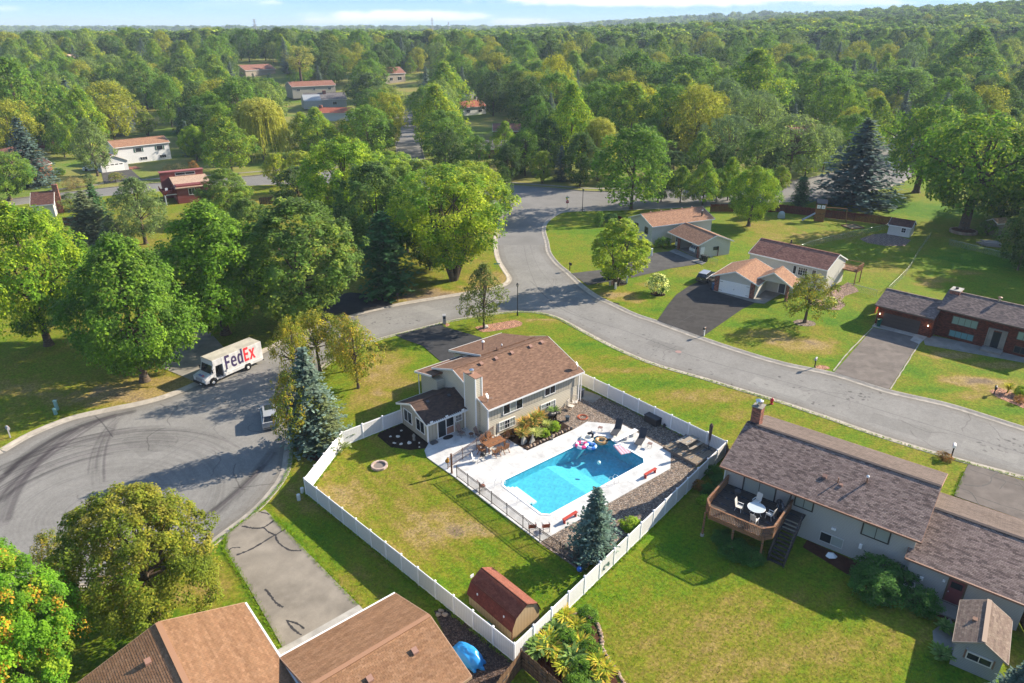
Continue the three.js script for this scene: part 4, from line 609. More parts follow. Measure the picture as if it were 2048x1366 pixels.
farHouse('long_brown_house', 'long low house with brown roof and grey wall behind the tall thin tree', [583, 174], [672, 170], 6.2, { span: 12, rise: 2.4, wall: siding(C(0.46, 0.43, 0.38), 0.3), roof: rMaroon, wins: [[0.15, 3.8, 1.6, 1.2, {}], [0.5, 3.8, 1.2, 1.2, {}], [0.85, 3.8, 1.6, 1.2, {}]] });
farHouse('blue_gable_house', 'grey roofed house with blue grey gable and brick chimney', [610, 201], [694, 198], 4, { span: 13, rise: 3, wall: sGreyB, roof: rGreyF, wins: [[0.7, 1.4, 2, 1.4, {}]] });
{ const h = scene.children.at(-1); obj('chimney', box(1.6, 8.2, 1.6, 11, 0, -6), mat.brick, h); obj('gable_wing', prismX([[3, 0], [3, 4], [-3, 6.6], [-9, 4], [-9, 0]], -1, 8).rotateY(0), sGreyB, h); }
farHouse('rust_roof_house', 'low house with rust coloured roof just above the lime tree tops', [620, 226], [702, 226], 3.6, { span: 10, rise: 2, wall: sWhite, roof: roofM([[170, 100, 78], [156, 92, 72]], 42) });
{ const h = scene.children.at(-1); obj('chimney', box(1.4, 6.6, 1.4, 4, 0, -5), mat.brick, h); }
farHouse('far_brown_house', 'brown roofed bungalow among trees, upper left', [490, 141], [552, 138], 4.5, { span: 14, rise: 3, wall: sTan, roof: rMaroon });
farHouse('far_left_house', 'small brick house showing between crowns near the upper left treetops', [158, 120], [182, 117], 6, { span: 14, rise: 3.5, wall: mat.brick, roof: rPale });
farHouse('street_end_house', 'brown and white house at the end of the straight street', [770, 148], [812, 146], 6, { span: 14, rise: 3.5, wall: sTan, roof: rMaroon, wins: [[0.3, 2, 2, 1.8, {}], [0.7, 2, 3, 2, {}]] });
farHouse('rust_gable_house', 'house with rust brown roof and white walls right of the straight street', [921, 216], [974, 212], 3.8, { span: 11, rise: 2.6, wall: sWhite, roof: roofM([[158, 96, 74], [146, 88, 70]], 43), wins: [[0.3, 1.2, 2, 1.3, {}], [0.75, 1.2, 2, 1.3, {}]] });
farHouse('pale_gable_house', 'small house with pale grey gable above the rust roofed one', [943, 196], [956, 195], 6.5, { span: 10, rise: 3, wall: sWhite, roof: rGreyF });
farHouse('red_roof_house', 'house with reddish roof half covered by round shrubs', [985, 262], [1042, 262], 3.2, { span: 10, rise: 2.2, wall: sBrown, roof: rMaroon });
{ const h = scene.children.at(-1); obj('chimney', box(1.3, 6.4, 1.3, 6, 0, -5), mat.brick, h); }
farHouse('grey_roof_house', 'grey roofed low house under dark trees beyond the main junction', [953, 299], [1052, 297], 3, { span: 11, rise: 2.2, wall: sBrown, roof: rGreyF });
{ const { h, L } = farHouse('brown_two_step_house', 'brown house with stepped roofs behind the large blue spruce', [1590, 262], [1648, 252], 4.4, { span: 9, rise: 1.2, wall: sBrown, roof: rMaroon }); obj('porch_roof', shed1(1, L * 0.7, 4, 3, 0, 4), rMaroon, h); }
for (const [a, b, e, lab] of [[[1588, 113], [1634, 111], 7, 'white house with grey roof standing on the wooded slope'], [[1662, 102], [1690, 104], 6, 'tan gabled house on the wooded slope'], [[1206, 102], [1242, 99], 6, 'pale gabled house among far trees, upper middle'], [[1378, 122], [1400, 118], 6, 'pale grey house roof showing between far crowns'], [[1258, 96], [1284, 94], 6, 'lavender grey roofed house far behind the yellow trees']])
  farHouse('distant_house', lab, a, b, e, { span: 13, rise: 4, wall: sWhite, roof: rGreyF, wins: [[0.3, 3, 2.4, 2, {}], [0.7, 3, 2.4, 2, {}]] });
// ---------- trees and shrubs ----------
const leafM = (c, t = 0.48) => new THREE.MeshPhysicalMaterial({ color: c, vertexColors: true, roughness: 1, specularIntensity: 0.25, transmission: t, thickness: 0, side: THREE.DoubleSide });
class Leaves { // collects leaf sprays: small folded blades, each with its own tone
  constructor(seed) { this.r = rng(seed); this.p = []; this.c = []; }
  blade(o, n, size, asp, col) {
    const r = this.r, t = V(r() - 0.5, r() - 0.5, r() - 0.5).cross(n).normalize(), b = V().crossVectors(n, t);
    const L = size * (0.5 + 0.9 * r()), w = L * asp, f = (r() - 0.3) * 0.35 * L, a = o, m1 = V().copy(o).addScaledVector(t, L * 0.5).addScaledVector(b, w), m2 = V().copy(o).addScaledVector(t, L * 0.55).addScaledVector(b, -w).addScaledVector(n, f * 0.3), e = V().copy(o).addScaledVector(t, L).addScaledVector(n, -f);
    this.p.push(a.x, a.y, a.z, m2.x, m2.y, m2.z, m1.x, m1.y, m1.z, m2.x, m2.y, m2.z, e.x, e.y, e.z, m1.x, m1.y, m1.z);
    const k = 0.75 + 0.5 * r(); for (let i = 0; i < 6; i++) this.c.push(col[0] * k, col[1] * k, col[2] * k);
  }
  geo() { const g = new THREE.BufferGeometry(); g.setAttribute('position', new THREE.Float32BufferAttribute(this.p, 3)); g.setAttribute('color', new THREE.Float32BufferAttribute(this.c, 3)); return g; }
}
const rdir = (r) => { const z = 2 * r() - 1, a = r() * 6.2832, s = Math.sqrt(1 - z * z); return V(s * Math.cos(a), z, s * Math.sin(a)); };
function limb(a, b, r0, r1, bend, r, n = 5) {
  const m = a.clone().lerp(b, 0.5).add(V((r() - 0.5) * bend, bend * 0.3 * r(), (r() - 0.5) * bend)), c = new THREE.QuadraticBezierCurve3(a, m, b), g = new THREE.TubeGeometry(c, 5, 1, n), p = g.attributes.position;
  for (let i = 0; i <= 5; i++) { const q = c.getPoint(i / 5), rad = mix(r0, r1, i / 5); for (let j = 0; j <= n; j++) { const k = i * (n + 1) + j; p.setXYZ(k, q.x + (p.getX(k) - q.x) * rad, q.y + (p.getY(k) - q.y) * rad, q.z + (p.getZ(k) - q.z) * rad); } }
  g.computeVertexNormals(); return g;
}
const PROF = {
  round: (t) => Math.sqrt(Math.max(0, 1 - (2 * t - 0.85) ** 2 / 1.35)) * (t > 0.97 ? 0.4 : 1),
  oval: (t) => Math.pow(Math.sin(Math.PI * clamp(0.1 + t * 0.88)), 0.65),
  vase: (t) => 0.5 + 0.75 * t - (t > 0.7 ? (t - 0.7) ** 2 * 9.5 : 0),
  egg: (t) => Math.pow(Math.sin(Math.PI * Math.pow(clamp(0.06 + 0.93 * t), 0.72)), 0.8),
  broad: (t) => Math.sqrt(Math.max(0.02, 1 - Math.pow(Math.abs(t - 0.38) / 0.64, 2.4))),
};
// broadleaf tree, 1 unit of size = metres; crown from y0 to h, radius R
function broadleaf({ seed, h, y0, R, prof = 'round', lobes = 9, puffs = 260, puffR = 0.75, per = 42, leaf = 0.36, asp = 0.34, pal, tip, stems = 1, up = 0.55, rough = 0.3, inner = 0.5, trunkR = 0.22, limbs = 12, spread = 0.9 }) {
  const L = new Leaves(seed), r = L.r, f = PROF[prof], wood = [], lob = [];
  for (let i = 0; i < lobes; i++) lob.push([r() * 6.283, 0.15 + 0.8 * r(), 0.55 + 0.5 * r()]);
  const radius = (t, a) => { let s = 0; for (const [la, lt, lw] of lob) { let d = Math.abs(a - la); d = Math.min(d, 6.283 - d); s = Math.max(s, Math.exp(-(d * d) / (0.35 * lw) - ((t - lt) ** 2) / 0.07)); } return R * f(t) * (1 - rough * 0.6 + rough * s + 0.2 * rough * (r() - 0.5)); };
  const tips = [];
  for (let i = 0; i < puffs; i++) {
    const t = Math.pow(r(), 0.85), a = r() * 6.283, dep = 1 - inner * Math.pow(r(), 1.7), rad = radius(t, a) * dep, c = V(Math.cos(a) * rad, y0 + (h - y0) * (t * 0.96) * (0.9 + 0.1 * dep), Math.sin(a) * rad);
    if (t > 0.8) c.y += (r() - 0.3) * puffR;
    const out = V(c.x, (c.y - (y0 + (h - y0) * 0.4)) * 1.1, c.z).normalize(), pr = puffR * (0.65 + 0.7 * r()), tint = 0.78 + 0.44 * r(), base = pal[Math.floor(r() * pal.length)], hot = tip && r() < tip[1] ? tip[0] : null;
    tips.push([c, t]);
    for (let k = 0; k < per; k++) {
      const d = rdir(r); d.addScaledVector(out, 0.45).y += up * 0.6; d.normalize();
      const o = c.clone().addScaledVector(d, pr * (0.35 + 0.65 * Math.sqrt(r()))); o.y += (r() - 0.6) * pr * 0.25;
      const n = d.clone().multiplyScalar(0.55).addScaledVector(out, 0.35).add(V(0, up, 0)).addScaledVector(rdir(r), 0.65).normalize(), col = hot && r() < 0.6 ? hot : base;
      L.blade(o, n, leaf, asp, [col[0] * tint, col[1] * tint, col[2] * tint]);
    }
  }
  const top = y0 + (h - y0) * 0.55;
  for (let s = 0; s < stems; s++) {
    const a = s / stems * 6.28 + r(), lean = stems > 1 ? R * 0.28 : 0.12, foot = V(Math.cos(a) * 0.15 * (stems > 1), -0.15, Math.sin(a) * 0.15 * (stems > 1)), fork = V(Math.cos(a) * lean, y0 + (h - y0) * 0.2, Math.sin(a) * lean), hd = V(fork.x * 1.5, top + (h - top) * 0.4, fork.z * 1.5);
    const tr = trunkR / Math.sqrt(stems);
    wood.push(limb(foot, fork, tr * 1.25, tr * 0.8, 0.15, r, 8), limb(fork, hd, tr * 0.8, tr * 0.15, 0.5, r, 6));
    if (stems === 1) wood.push(limb(V(0, -0.1, 0), V(0, 0.5, 0), tr * 1.8, tr * 1.1, 0, r, 8));
    for (let k = 0; k < limbs / stems; k++) { const q = tips[Math.floor(r() * tips.length)][0], u = clamp((q.y - y0) / (h - y0)) * 0.6, st = fork.clone().lerp(hd, clamp(u * 0.8 * r())); wood.push(limb(st, q, tr * 0.45, tr * 0.08, R * 0.14 * spread, r, 5)); }
  }
  return { crown: L.geo(), trunk: mergeGeometries(wood.map(geoFix)) };
}
function conifer({ seed, h, R, y0 = 0.4, gap = 0.42, per = 10, pal, tip = 0, ragged = 0.3, leaf = 0.3, droop = 0.16, step = 0.19, trunkR = 0.2, power = 0.85, asp = 0.3 }) {
  const L = new Leaves(seed), r = L.r; let ph = 0;
  for (let y = y0; y < h - 0.15; y += gap * (0.7 + 0.6 * r()) * (1 - 0.45 * y / h)) {
    const R1 = R * Math.pow(clamp(1 - (y - y0) / (h - y0)), power) * (y - y0 < 0.12 * h ? 0.75 + 2 * (y - y0) / h : 1) + 0.08, n = Math.max(4, Math.round(per * (0.45 + 0.55 * R1 / R)));
    ph += 0.7;
    for (let b = 0; b < n; b++) {
      const a = ph + (b + 0.5 * r()) / n * 6.283, len = R1 * (1 - ragged * r()), ca = Math.cos(a), sa = Math.sin(a), c0 = pal[Math.floor(r() * pal.length)], tint = 0.75 + 0.5 * r();
      for (let s = len * 0.18; s < len; s += step * (0.8 + 0.4 * r())) {
        const u = s / len, yy = y - droop * s * (1.1 - u * 0.7) + 0.1 * u * u * len * 0.6, wid = 0.42 * (1 - u * 0.75) * Math.min(1, len * 0.7);
        for (let k = 0; k < 3; k++) {
          const side = (k - 1) * wid * (0.5 + 0.7 * r()), o = V(ca * s - sa * side, yy - Math.abs(side) * 0.12 - 0.04 + 0.1 * (r() - 0.5), sa * s + ca * side), nn = V(ca * 0.25, 0.95, sa * 0.25).addScaledVector(rdir(r), 0.5).normalize(), w = tip && u > 0.8 ? 1 + tip : 1;
          L.blade(o, nn, leaf * (1.1 - 0.3 * u), asp, [c0[0] * tint * w, c0[1] * tint * w, c0[2] * tint * w]);
        }
      }
    }
  }
  for (let k = 0; k < 14; k++) L.blade(V(0, h - 0.5 + 0.5 * r(), 0), V(r() - 0.5, 0.3, r() - 0.5).normalize(), leaf * 0.8, asp, pal[0]);
  const wood = [limb(V(0, -0.1, 0), V(0, h * 0.95, 0), trunkR, 0.02, 0.05, r, 7)];
  for (let i = 0; i < 14; i++) { const a = r() * 6.28, y = y0 + r() * h * 0.5, l = R * (1 - y / h) * 0.7; wood.push(limb(V(0, y, 0), V(Math.cos(a) * l, y - 0.1 * l, Math.sin(a) * l), 0.05, 0.015, 0.1, r, 4)); }
  return { crown: L.geo(), trunk: mergeGeometries(wood.map(geoFix)) };
}
function willow({ seed, h, R, pal }) {
  const L = new Leaves(seed), r = L.r, wood = [limb(V(0, -0.1, 0), V(0.2, h * 0.45, 0), 0.4, 0.28, 0.3, r, 8)];
  for (let i = 0; i < 380; i++) {
    const a = r() * 6.283, q = Math.sqrt(r()), top = h * (0.62 + 0.36 * Math.sqrt(1 - q * q * 0.9)) * (0.93 + 0.1 * r()), x = Math.cos(a) * q * R, z = Math.sin(a) * q * R, c0 = pal[Math.floor(r() * pal.length)], tint = 0.75 + 0.5 * r(), n = 8 + Math.floor(q * 20 * r() + 6 * q);
    for (let k = 0; k < 14; k++) L.blade(V(x + (r() - 0.5) * 1.1, top + (r() - 0.4) * 0.6, z + (r() - 0.5) * 1.1), V(x * 0.1 + r() - 0.5, 1.2, z * 0.1 + r() - 0.5).normalize(), 0.38, 0.28, c0);
    for (let k = 0; k < n; k++) { const y = top - 0.34 * k; if (y < 0.7) break; for (let m = 0; m < 2; m++) { const o = V(x * (1 + 0.012 * k) + (r() - 0.5) * 0.3, y, z * (1 + 0.012 * k) + (r() - 0.5) * 0.3), w = 0.07 + 0.05 * r(), l = 0.5, b = r() * 6.28, cb = Math.cos(b) * w, sb = Math.sin(b) * w; L.p.push(o.x - cb, o.y, o.z - sb, o.x + cb, o.y, o.z + sb, o.x + 0.05, o.y - l, o.z); const kk = tint * (0.8 + 0.4 * r()); for (let j = 0; j < 3; j++) L.c.push(c0[0] * kk, c0[1] * kk, c0[2] * kk); } }
    if (i % 30 === 0) wood.push(limb(V(0.2, h * 0.42, 0), V(x * 0.8, top - 0.4, z * 0.8), 0.16, 0.04, 0.8, r, 5));
  }
  return { crown: L.geo(), trunk: mergeGeometries(wood.map(geoFix)) };
}
// palettes (linear base colours)
const PAL = {
  green: [[0.05, 0.105, 0.014], [0.06, 0.12, 0.016], [0.042, 0.09, 0.014], [0.07, 0.13, 0.018]],
  lime: [[0.11, 0.16, 0.016], [0.13, 0.17, 0.018], [0.09, 0.145, 0.016]],
  yellow: [[0.135, 0.15, 0.018], [0.155, 0.165, 0.02], [0.115, 0.14, 0.018]],
  dark: [[0.03, 0.062, 0.016], [0.036, 0.072, 0.018], [0.026, 0.052, 0.015]],
  olive: [[0.09, 0.115, 0.022], [0.115, 0.125, 0.026], [0.075, 0.105, 0.02], [0.13, 0.12, 0.03]],
  grey: [[0.075, 0.11, 0.055], [0.085, 0.12, 0.06], [0.065, 0.1, 0.048]],
  blue: [[0.085, 0.115, 0.092], [0.1, 0.135, 0.112], [0.07, 0.1, 0.075]],
  bluedark: [[0.055, 0.085, 0.075], [0.065, 0.095, 0.085], [0.045, 0.075, 0.06]],
  pine: [[0.035, 0.085, 0.025], [0.045, 0.1, 0.03], [0.03, 0.07, 0.022]],
};
const LM = { main: leafM(C(1, 1, 1)), needle: leafM(C(1.6, 1.7, 1.6), 0.2) };
const LMt = [leafM(C(2.35, 2.3, 1.3)), leafM(C(2.8, 2.65, 1.15)), leafM(C(1.8, 1.95, 1.45)), leafM(C(3.1, 2.65, 0.95))];
function proto(make, m = LM.main, wood = mat.bark) { const q = make, h = { make, m, wood, g: null }; return h; }
const PR = {};
const def = (k, fn, H, W, needle) => { PR[k] = { fn, H, W, needle, g: null, low: H < 3.1 }; };
const big = { per: 84, puffs: 330, leaf: 0.24 };
def('maple1', () => broadleaf({ ...big, seed: 101, h: 11, y0: 1.8, R: 4.7, prof: 'egg', pal: PAL.green, puffs: 420, tip: [[0.1, 0.17, 0.02], 0.3], puffR: 0.7, rough: 0.5, lobes: 16, trunkR: 0.3 }), 11, 9.4);
def('maple2', () => broadleaf({ ...big, seed: 102, h: 11, y0: 2.0, R: 4.9, prof: 'round', pal: [...PAL.green, ...PAL.lime], puffs: 400, tip: [[0.13, 0.19, 0.02], 0.35], puffR: 0.75, rough: 0.55, lobes: 14, trunkR: 0.32 }), 11, 9.8);
def('maple3', () => broadleaf({ ...big, seed: 103, h: 11, y0: 1.4, R: 4.6, prof: 'oval', pal: [[0.055, 0.1, 0.025], [0.07, 0.12, 0.03], [0.05, 0.09, 0.022]], puffs: 400, tip: [[0.12, 0.16, 0.035], 0.3], puffR: 0.62, rough: 0.5, lobes: 18, up: 0.8 }), 11, 9.2);
def('elm', () => broadleaf({ ...big, seed: 104, h: 12, y0: 2.6, R: 5.6, prof: 'vase', pal: [...PAL.lime, ...PAL.green], stems: 6, puffs: 430, tip: [[0.17, 0.21, 0.025], 0.35], puffR: 0.75, rough: 0.6, lobes: 18, limbs: 24, trunkR: 0.5, up: 0.8 }), 12, 11.2);
def('lime', () => broadleaf({ seed: 105, h: 8, y0: 1.2, R: 2.9, prof: 'oval', pal: PAL.lime, per: 40, puffs: 260, leaf: 0.26, puffR: 0.45, rough: 0.45, lobes: 14, stems: 3, tip: [[0.18, 0.21, 0.025], 0.3], trunkR: 0.24, up: 0.9 }), 8, 5.8);
def('ash', () => broadleaf({ seed: 106, h: 10, y0: 1.6, R: 3.8, prof: 'egg', pal: PAL.grey, per: 36, puffs: 300, leaf: 0.3, puffR: 0.55, rough: 0.5, lobes: 16, asp: 0.24, tip: [[0.12, 0.16, 0.07], 0.2] }), 10, 7.6);
def('crab', () => broadleaf({ seed: 107, h: 6, y0: 1.7, R: 3.2, prof: 'broad', pal: PAL.olive, per: 30, puffs: 190, leaf: 0.22, puffR: 0.55, rough: 0.7, lobes: 12, tip: [[0.2, 0.17, 0.03], 0.25], trunkR: 0.17, limbs: 20 }), 6, 6.4);
def('crab2', () => broadleaf({ seed: 108, h: 6.5, y0: 1.4, R: 2.7, prof: 'oval', pal: PAL.olive, per: 30, puffs: 200, leaf: 0.2, puffR: 0.5, rough: 0.75, lobes: 14, tip: [[0.18, 0.13, 0.03], 0.25], trunkR: 0.13, limbs: 22 }), 6.5, 5.4);
def('young', () => broadleaf({ seed: 109, h: 7, y0: 1.0, R: 2.5, prof: 'egg', pal: [[0.06, 0.085, 0.025], [0.075, 0.1, 0.03], [0.05, 0.07, 0.024]], per: 26, puffs: 200, leaf: 0.24, puffR: 0.42, rough: 0.7, lobes: 18, asp: 0.26, trunkR: 0.13, limbs: 30, tip: [[0.11, 0.11, 0.04], 0.2] }), 7, 5);
def('yellowfront', () => broadleaf({ seed: 110, h: 8.5, y0: 1.2, R: 4.0, prof: 'broad', pal: [[0.085, 0.11, 0.014], [0.1, 0.12, 0.017], [0.07, 0.1, 0.013], [0.115, 0.11, 0.024]], per: 120, puffs: 460, leaf: 0.14, asp: 0.4, puffR: 0.5, rough: 0.5, lobes: 20, tip: [[0.14, 0.14, 0.022], 0.3], limbs: 26 }), 8.5, 8);
def('orangefront', () => broadleaf({ seed: 111, h: 9, y0: 1.0, R: 4.2, prof: 'round', pal: [[0.065, 0.15, 0.012], [0.085, 0.175, 0.014], [0.05, 0.12, 0.012], [0.12, 0.18, 0.018]], per: 120, puffs: 480, leaf: 0.155, asp: 0.45, puffR: 0.52, rough: 0.55, lobes: 20, tip: [[0.3, 0.17, 0.03], 0.13], up: 0.8 }), 9, 8.4);
const mid = { per: 44, puffs: 250, leaf: 0.4, asp: 0.36 };
def('oak1', () => broadleaf({ ...mid, seed: 121, h: 14, y0: 2, R: 6.2, prof: 'round', pal: PAL.green, tip: [[0.1, 0.15, 0.02], 0.3], puffR: 1.05, rough: 0.6, lobes: 14 }), 14, 12.4);
def('oak2', () => broadleaf({ ...mid, seed: 122, h: 14, y0: 1.6, R: 6.0, prof: 'egg', pal: [...PAL.green, ...PAL.lime], tip: [[0.14, 0.18, 0.02], 0.3], puffR: 1.0, rough: 0.65, lobes: 16 }), 14, 12);
def('oak3', () => broadleaf({ ...mid, seed: 123, h: 14, y0: 1.4, R: 5.6, prof: 'oval', pal: PAL.dark, tip: [[0.06, 0.09, 0.03], 0.3], puffR: 0.95, rough: 0.6, lobes: 16 }), 14, 11.2);
def('oak4', () => broadleaf({ ...mid, seed: 124, h: 14, y0: 2.4, R: 6.6, prof: 'broad', pal: PAL.yellow, tip: [[0.19, 0.19, 0.025], 0.3], puffR: 1.1, rough: 0.7, lobes: 16 }), 14, 13.2);
def('spread', () => broadleaf({ ...big, seed: 125, h: 13, y0: 3.2, R: 7.5, prof: 'broad', pal: PAL.green, tip: [[0.13, 0.17, 0.025], 0.4], puffs: 420, per: 38, puffR: 0.95, rough: 0.75, lobes: 18, leaf: 0.42, limbs: 30, trunkR: 0.55 }), 13, 15);
def('locust', () => broadleaf({ ...mid, seed: 126, h: 11, y0: 2.5, R: 6, prof: 'broad', pal: PAL.grey, tip: [[0.13, 0.18, 0.05], 0.35], per: 30, puffs: 230, leaf: 0.42, asp: 0.25, puffR: 0.8, rough: 0.8, lobes: 16, limbs: 20 }), 11, 12);
def('tallthin', () => broadleaf({ ...mid, seed: 127, h: 22, y0: 11, R: 5, prof: 'broad', pal: [[0.15, 0.16, 0.04], [0.17, 0.17, 0.05]], per: 22, puffs: 170, puffR: 1.1, rough: 0.8, trunkR: 0.45, limbs: 20 }), 22, 10);
def('bare', () => broadleaf({ ...mid, seed: 128, h: 20, y0: 2, R: 5, prof: 'oval', pal: PAL.olive, per: 7, puffs: 210, puffR: 0.8, rough: 0.9, limbs: 150, trunkR: 0.4 }), 20, 10);
def('spruce1', () => conifer({ seed: 131, h: 12, R: 3.0, pal: PAL.blue, gap: 0.4, per: 12, leaf: 0.3, step: 0.16, tip: 0.25, ragged: 0.55, droop: 0.2 }), 12, 6, 1);
def('spruce2', () => conifer({ seed: 132, h: 12, R: 3.6, pal: PAL.bluedark, gap: 0.5, per: 11, leaf: 0.44, step: 0.26, droop: 0.3 }), 12, 7.2, 1);
def('spruceyard', () => conifer({ seed: 133, h: 7, R: 2.1, pal: [[0.06, 0.09, 0.075], [0.075, 0.11, 0.095], [0.05, 0.08, 0.06]], gap: 0.32, per: 10, leaf: 0.24, step: 0.13, ragged: 0.5, tip: 0.25, y0: 0.5 }), 7, 4.2, 1);
def('sprucegreen', () => conifer({ seed: 134, h: 12, R: 3.2, pal: [[0.085, 0.1, 0.04], [0.1, 0.115, 0.05], [0.07, 0.09, 0.04]], gap: 0.45, per: 11, leaf: 0.4, step: 0.22, ragged: 0.45 }), 12, 6.4, 1);
def('pine', () => conifer({ seed: 135, h: 12, R: 3.8, pal: PAL.pine, gap: 0.6, per: 10, leaf: 0.5, step: 0.24, ragged: 0.55, droop: 0.05, power: 0.6 }), 12, 7.6, 1);
def('cedar', () => conifer({ seed: 136, h: 5, R: 1.2, pal: PAL.pine, gap: 0.2, per: 9, leaf: 0.24, step: 0.13, power: 0.5, droop: -0.3 }), 5, 2.4, 1);
def('willow', () => willow({ seed: 137, h: 13, R: 5.2, pal: [[0.19, 0.2, 0.045], [0.22, 0.22, 0.055], [0.15, 0.17, 0.035]] }), 13, 11);
def('shrub', () => broadleaf({ seed: 141, h: 1.5, y0: 0.1, R: 1.0, prof: 'round', pal: PAL.green, per: 34, puffs: 80, leaf: 0.13, puffR: 0.26, trunkR: 0.05, limbs: 8 }), 1.5, 2);
def('juniper', () => broadleaf({ seed: 142, h: 1.9, y0: 0.1, R: 1.35, prof: 'broad', pal: [[0.035, 0.09, 0.026], [0.045, 0.105, 0.03], [0.028, 0.075, 0.022]], per: 46, puffs: 110, leaf: 0.17, asp: 0.2, puffR: 0.33, trunkR: 0.05, limbs: 8, up: 0.9 }), 1.9, 2.7);
def('limeshrub', () => broadleaf({ seed: 143, h: 1.2, y0: 0.05, R: 1.0, prof: 'round', pal: [[0.12, 0.19, 0.02], [0.15, 0.21, 0.025]], per: 40, puffs: 80, leaf: 0.13, puffR: 0.22, trunkR: 0.04, limbs: 6 }), 1.2, 2);
def('hydrangea', () => broadleaf({ seed: 144, h: 2.6, y0: 0.3, R: 1.6, prof: 'round', pal: [[0.045, 0.09, 0.018], [0.05, 0.1, 0.02]], per: 26, puffs: 140, leaf: 0.2, puffR: 0.3, tip: [[0.5, 0.5, 0.38], 0.75], trunkR: 0.06, limbs: 10 }), 2.6, 3.2);
def('greyshrub', () => broadleaf({ seed: 145, h: 3, y0: 0.2, R: 2.4, prof: 'broad', pal: [[0.16, 0.13, 0.075], [0.13, 0.11, 0.06], [0.19, 0.15, 0.09]], per: 24, puffs: 150, leaf: 0.22, asp: 0.15, puffR: 0.45, trunkR: 0.06, limbs: 30 }), 3, 4.8);
def('redshrub', () => broadleaf({ seed: 146, h: 1.6, y0: 0.1, R: 1.0, prof: 'round', pal: [[0.12, 0.06, 0.03], [0.1, 0.08, 0.03], [0.2, 0.1, 0.04]], per: 26, puffs: 60, leaf: 0.2, asp: 0.16, puffR: 0.3, trunkR: 0.04, limbs: 8 }), 1.6, 2);
// ornamental grass tussocks, hostas: blades arching from one root
function tussock({ seed, n, h, spread, pal, w = 0.03, head }) {
  const L = new Leaves(seed), r = L.r;
  for (let i = 0; i < n; i++) {
    const a = r() * 6.283, l = h * (0.6 + 0.5 * r()), s = spread * (0.25 + 0.75 * r()), c0 = pal[Math.floor(r() * pal.length)], k = 0.75 + 0.5 * r(), ca = Math.cos(a), sa = Math.sin(a); let px = 0.1 * (r() - 0.5), py = 0, pz = 0.1 * (r() - 0.5);
    for (let j = 1; j <= 4; j++) { const u = j / 4, x = ca * s * u * u, y = l * (u * 1.25 - 0.55 * u * u), z = sa * s * u * u, wd = w * (1.1 - u * 0.8); L.p.push(px - sa * w, py, pz + ca * w, px + sa * w, py, pz - ca * w, x + sa * wd, y, z - ca * wd, px - sa * w, py, pz + ca * w, x + sa * wd, y, z - ca * wd, x - sa * wd, y, z + ca * wd); const cc = head && j > 3 && r() < 0.4 ? head : c0; for (let q = 0; q < 6; q++) L.c.push(cc[0] * k, cc[1] * k, cc[2] * k); px = x; py = y; pz = z; }
  }
  const wood = limb(V(0, -0.05, 0), V(0, 0.15, 0), 0.06, 0.03, 0, r, 5); return { crown: L.geo(), trunk: geoFix(wood) };
}
def('tallgrass', () => tussock({ seed: 151, n: 420, h: 1.7, spread: 0.9, pal: [[0.1, 0.15, 0.04], [0.14, 0.18, 0.06], [0.2, 0.2, 0.09]], head: [0.4, 0.22, 0.1] }), 1.7, 1.8);
def('daylily', () => tussock({ seed: 152, n: 200, h: 0.85, spread: 0.75, w: 0.035, pal: [[0.2, 0.23, 0.03], [0.27, 0.26, 0.04], [0.12, 0.17, 0.025], [0.3, 0.22, 0.06]] }), 0.85, 1.5);
def('hosta', () => tussock({ seed: 153, n: 120, h: 0.7, spread: 0.7, w: 0.075, pal: [[0.09, 0.15, 0.06], [0.12, 0.18, 0.08], [0.07, 0.12, 0.045]] }), 0.7, 1.4);
def('ribgrass', () => tussock({ seed: 154, n: 260, h: 1.1, spread: 0.8, w: 0.022, pal: [[0.25, 0.28, 0.16], [0.2, 0.25, 0.12], [0.3, 0.3, 0.2]] }), 1.1, 1.6);

let treeCount = 0;
function tree(kind, name, cat, base, h, w, label, group, tint = 0) {
  const P = PR[kind]; treeCount++;
  if (!P.g) { const q = P.fn(), a = q.crown.attributes.position, rs = [], ys = []; q.crown.computeVertexNormals(); for (let i = 0; i < a.count; i += 7) { rs.push(Math.hypot(a.getX(i), a.getZ(i))); ys.push(a.getY(i)); } rs.sort((m, n) => m - n); ys.sort((m, n) => m - n); P.W = 2 * rs[Math.floor(rs.length * 0.975)]; P.H = ys[Math.floor(ys.length * 0.997)]; P.g = q; metric(P.g.trunk); }
  const o = new THREE.Group(); o.name = numbered(name); scene.add(o);
  const low = PR[kind].low, c = new THREE.Mesh(P.g.crown, P.needle ? LM.needle : LMt[tint]); c.name = low ? 'foliage' : 'crown'; c.castShadow = c.receiveShadow = true; o.add(c);
  const t = new THREE.Mesh(P.g.trunk, mat.bark); t.name = low ? 'stem' : 'trunk'; t.castShadow = t.receiveShadow = true; o.add(t);
  o.position.copy(base); o.rotation.y = treeCount * 2.399; o.scale.set(w / P.W, h / P.H, w / P.W);
  return tag(o, label, cat, group);
}
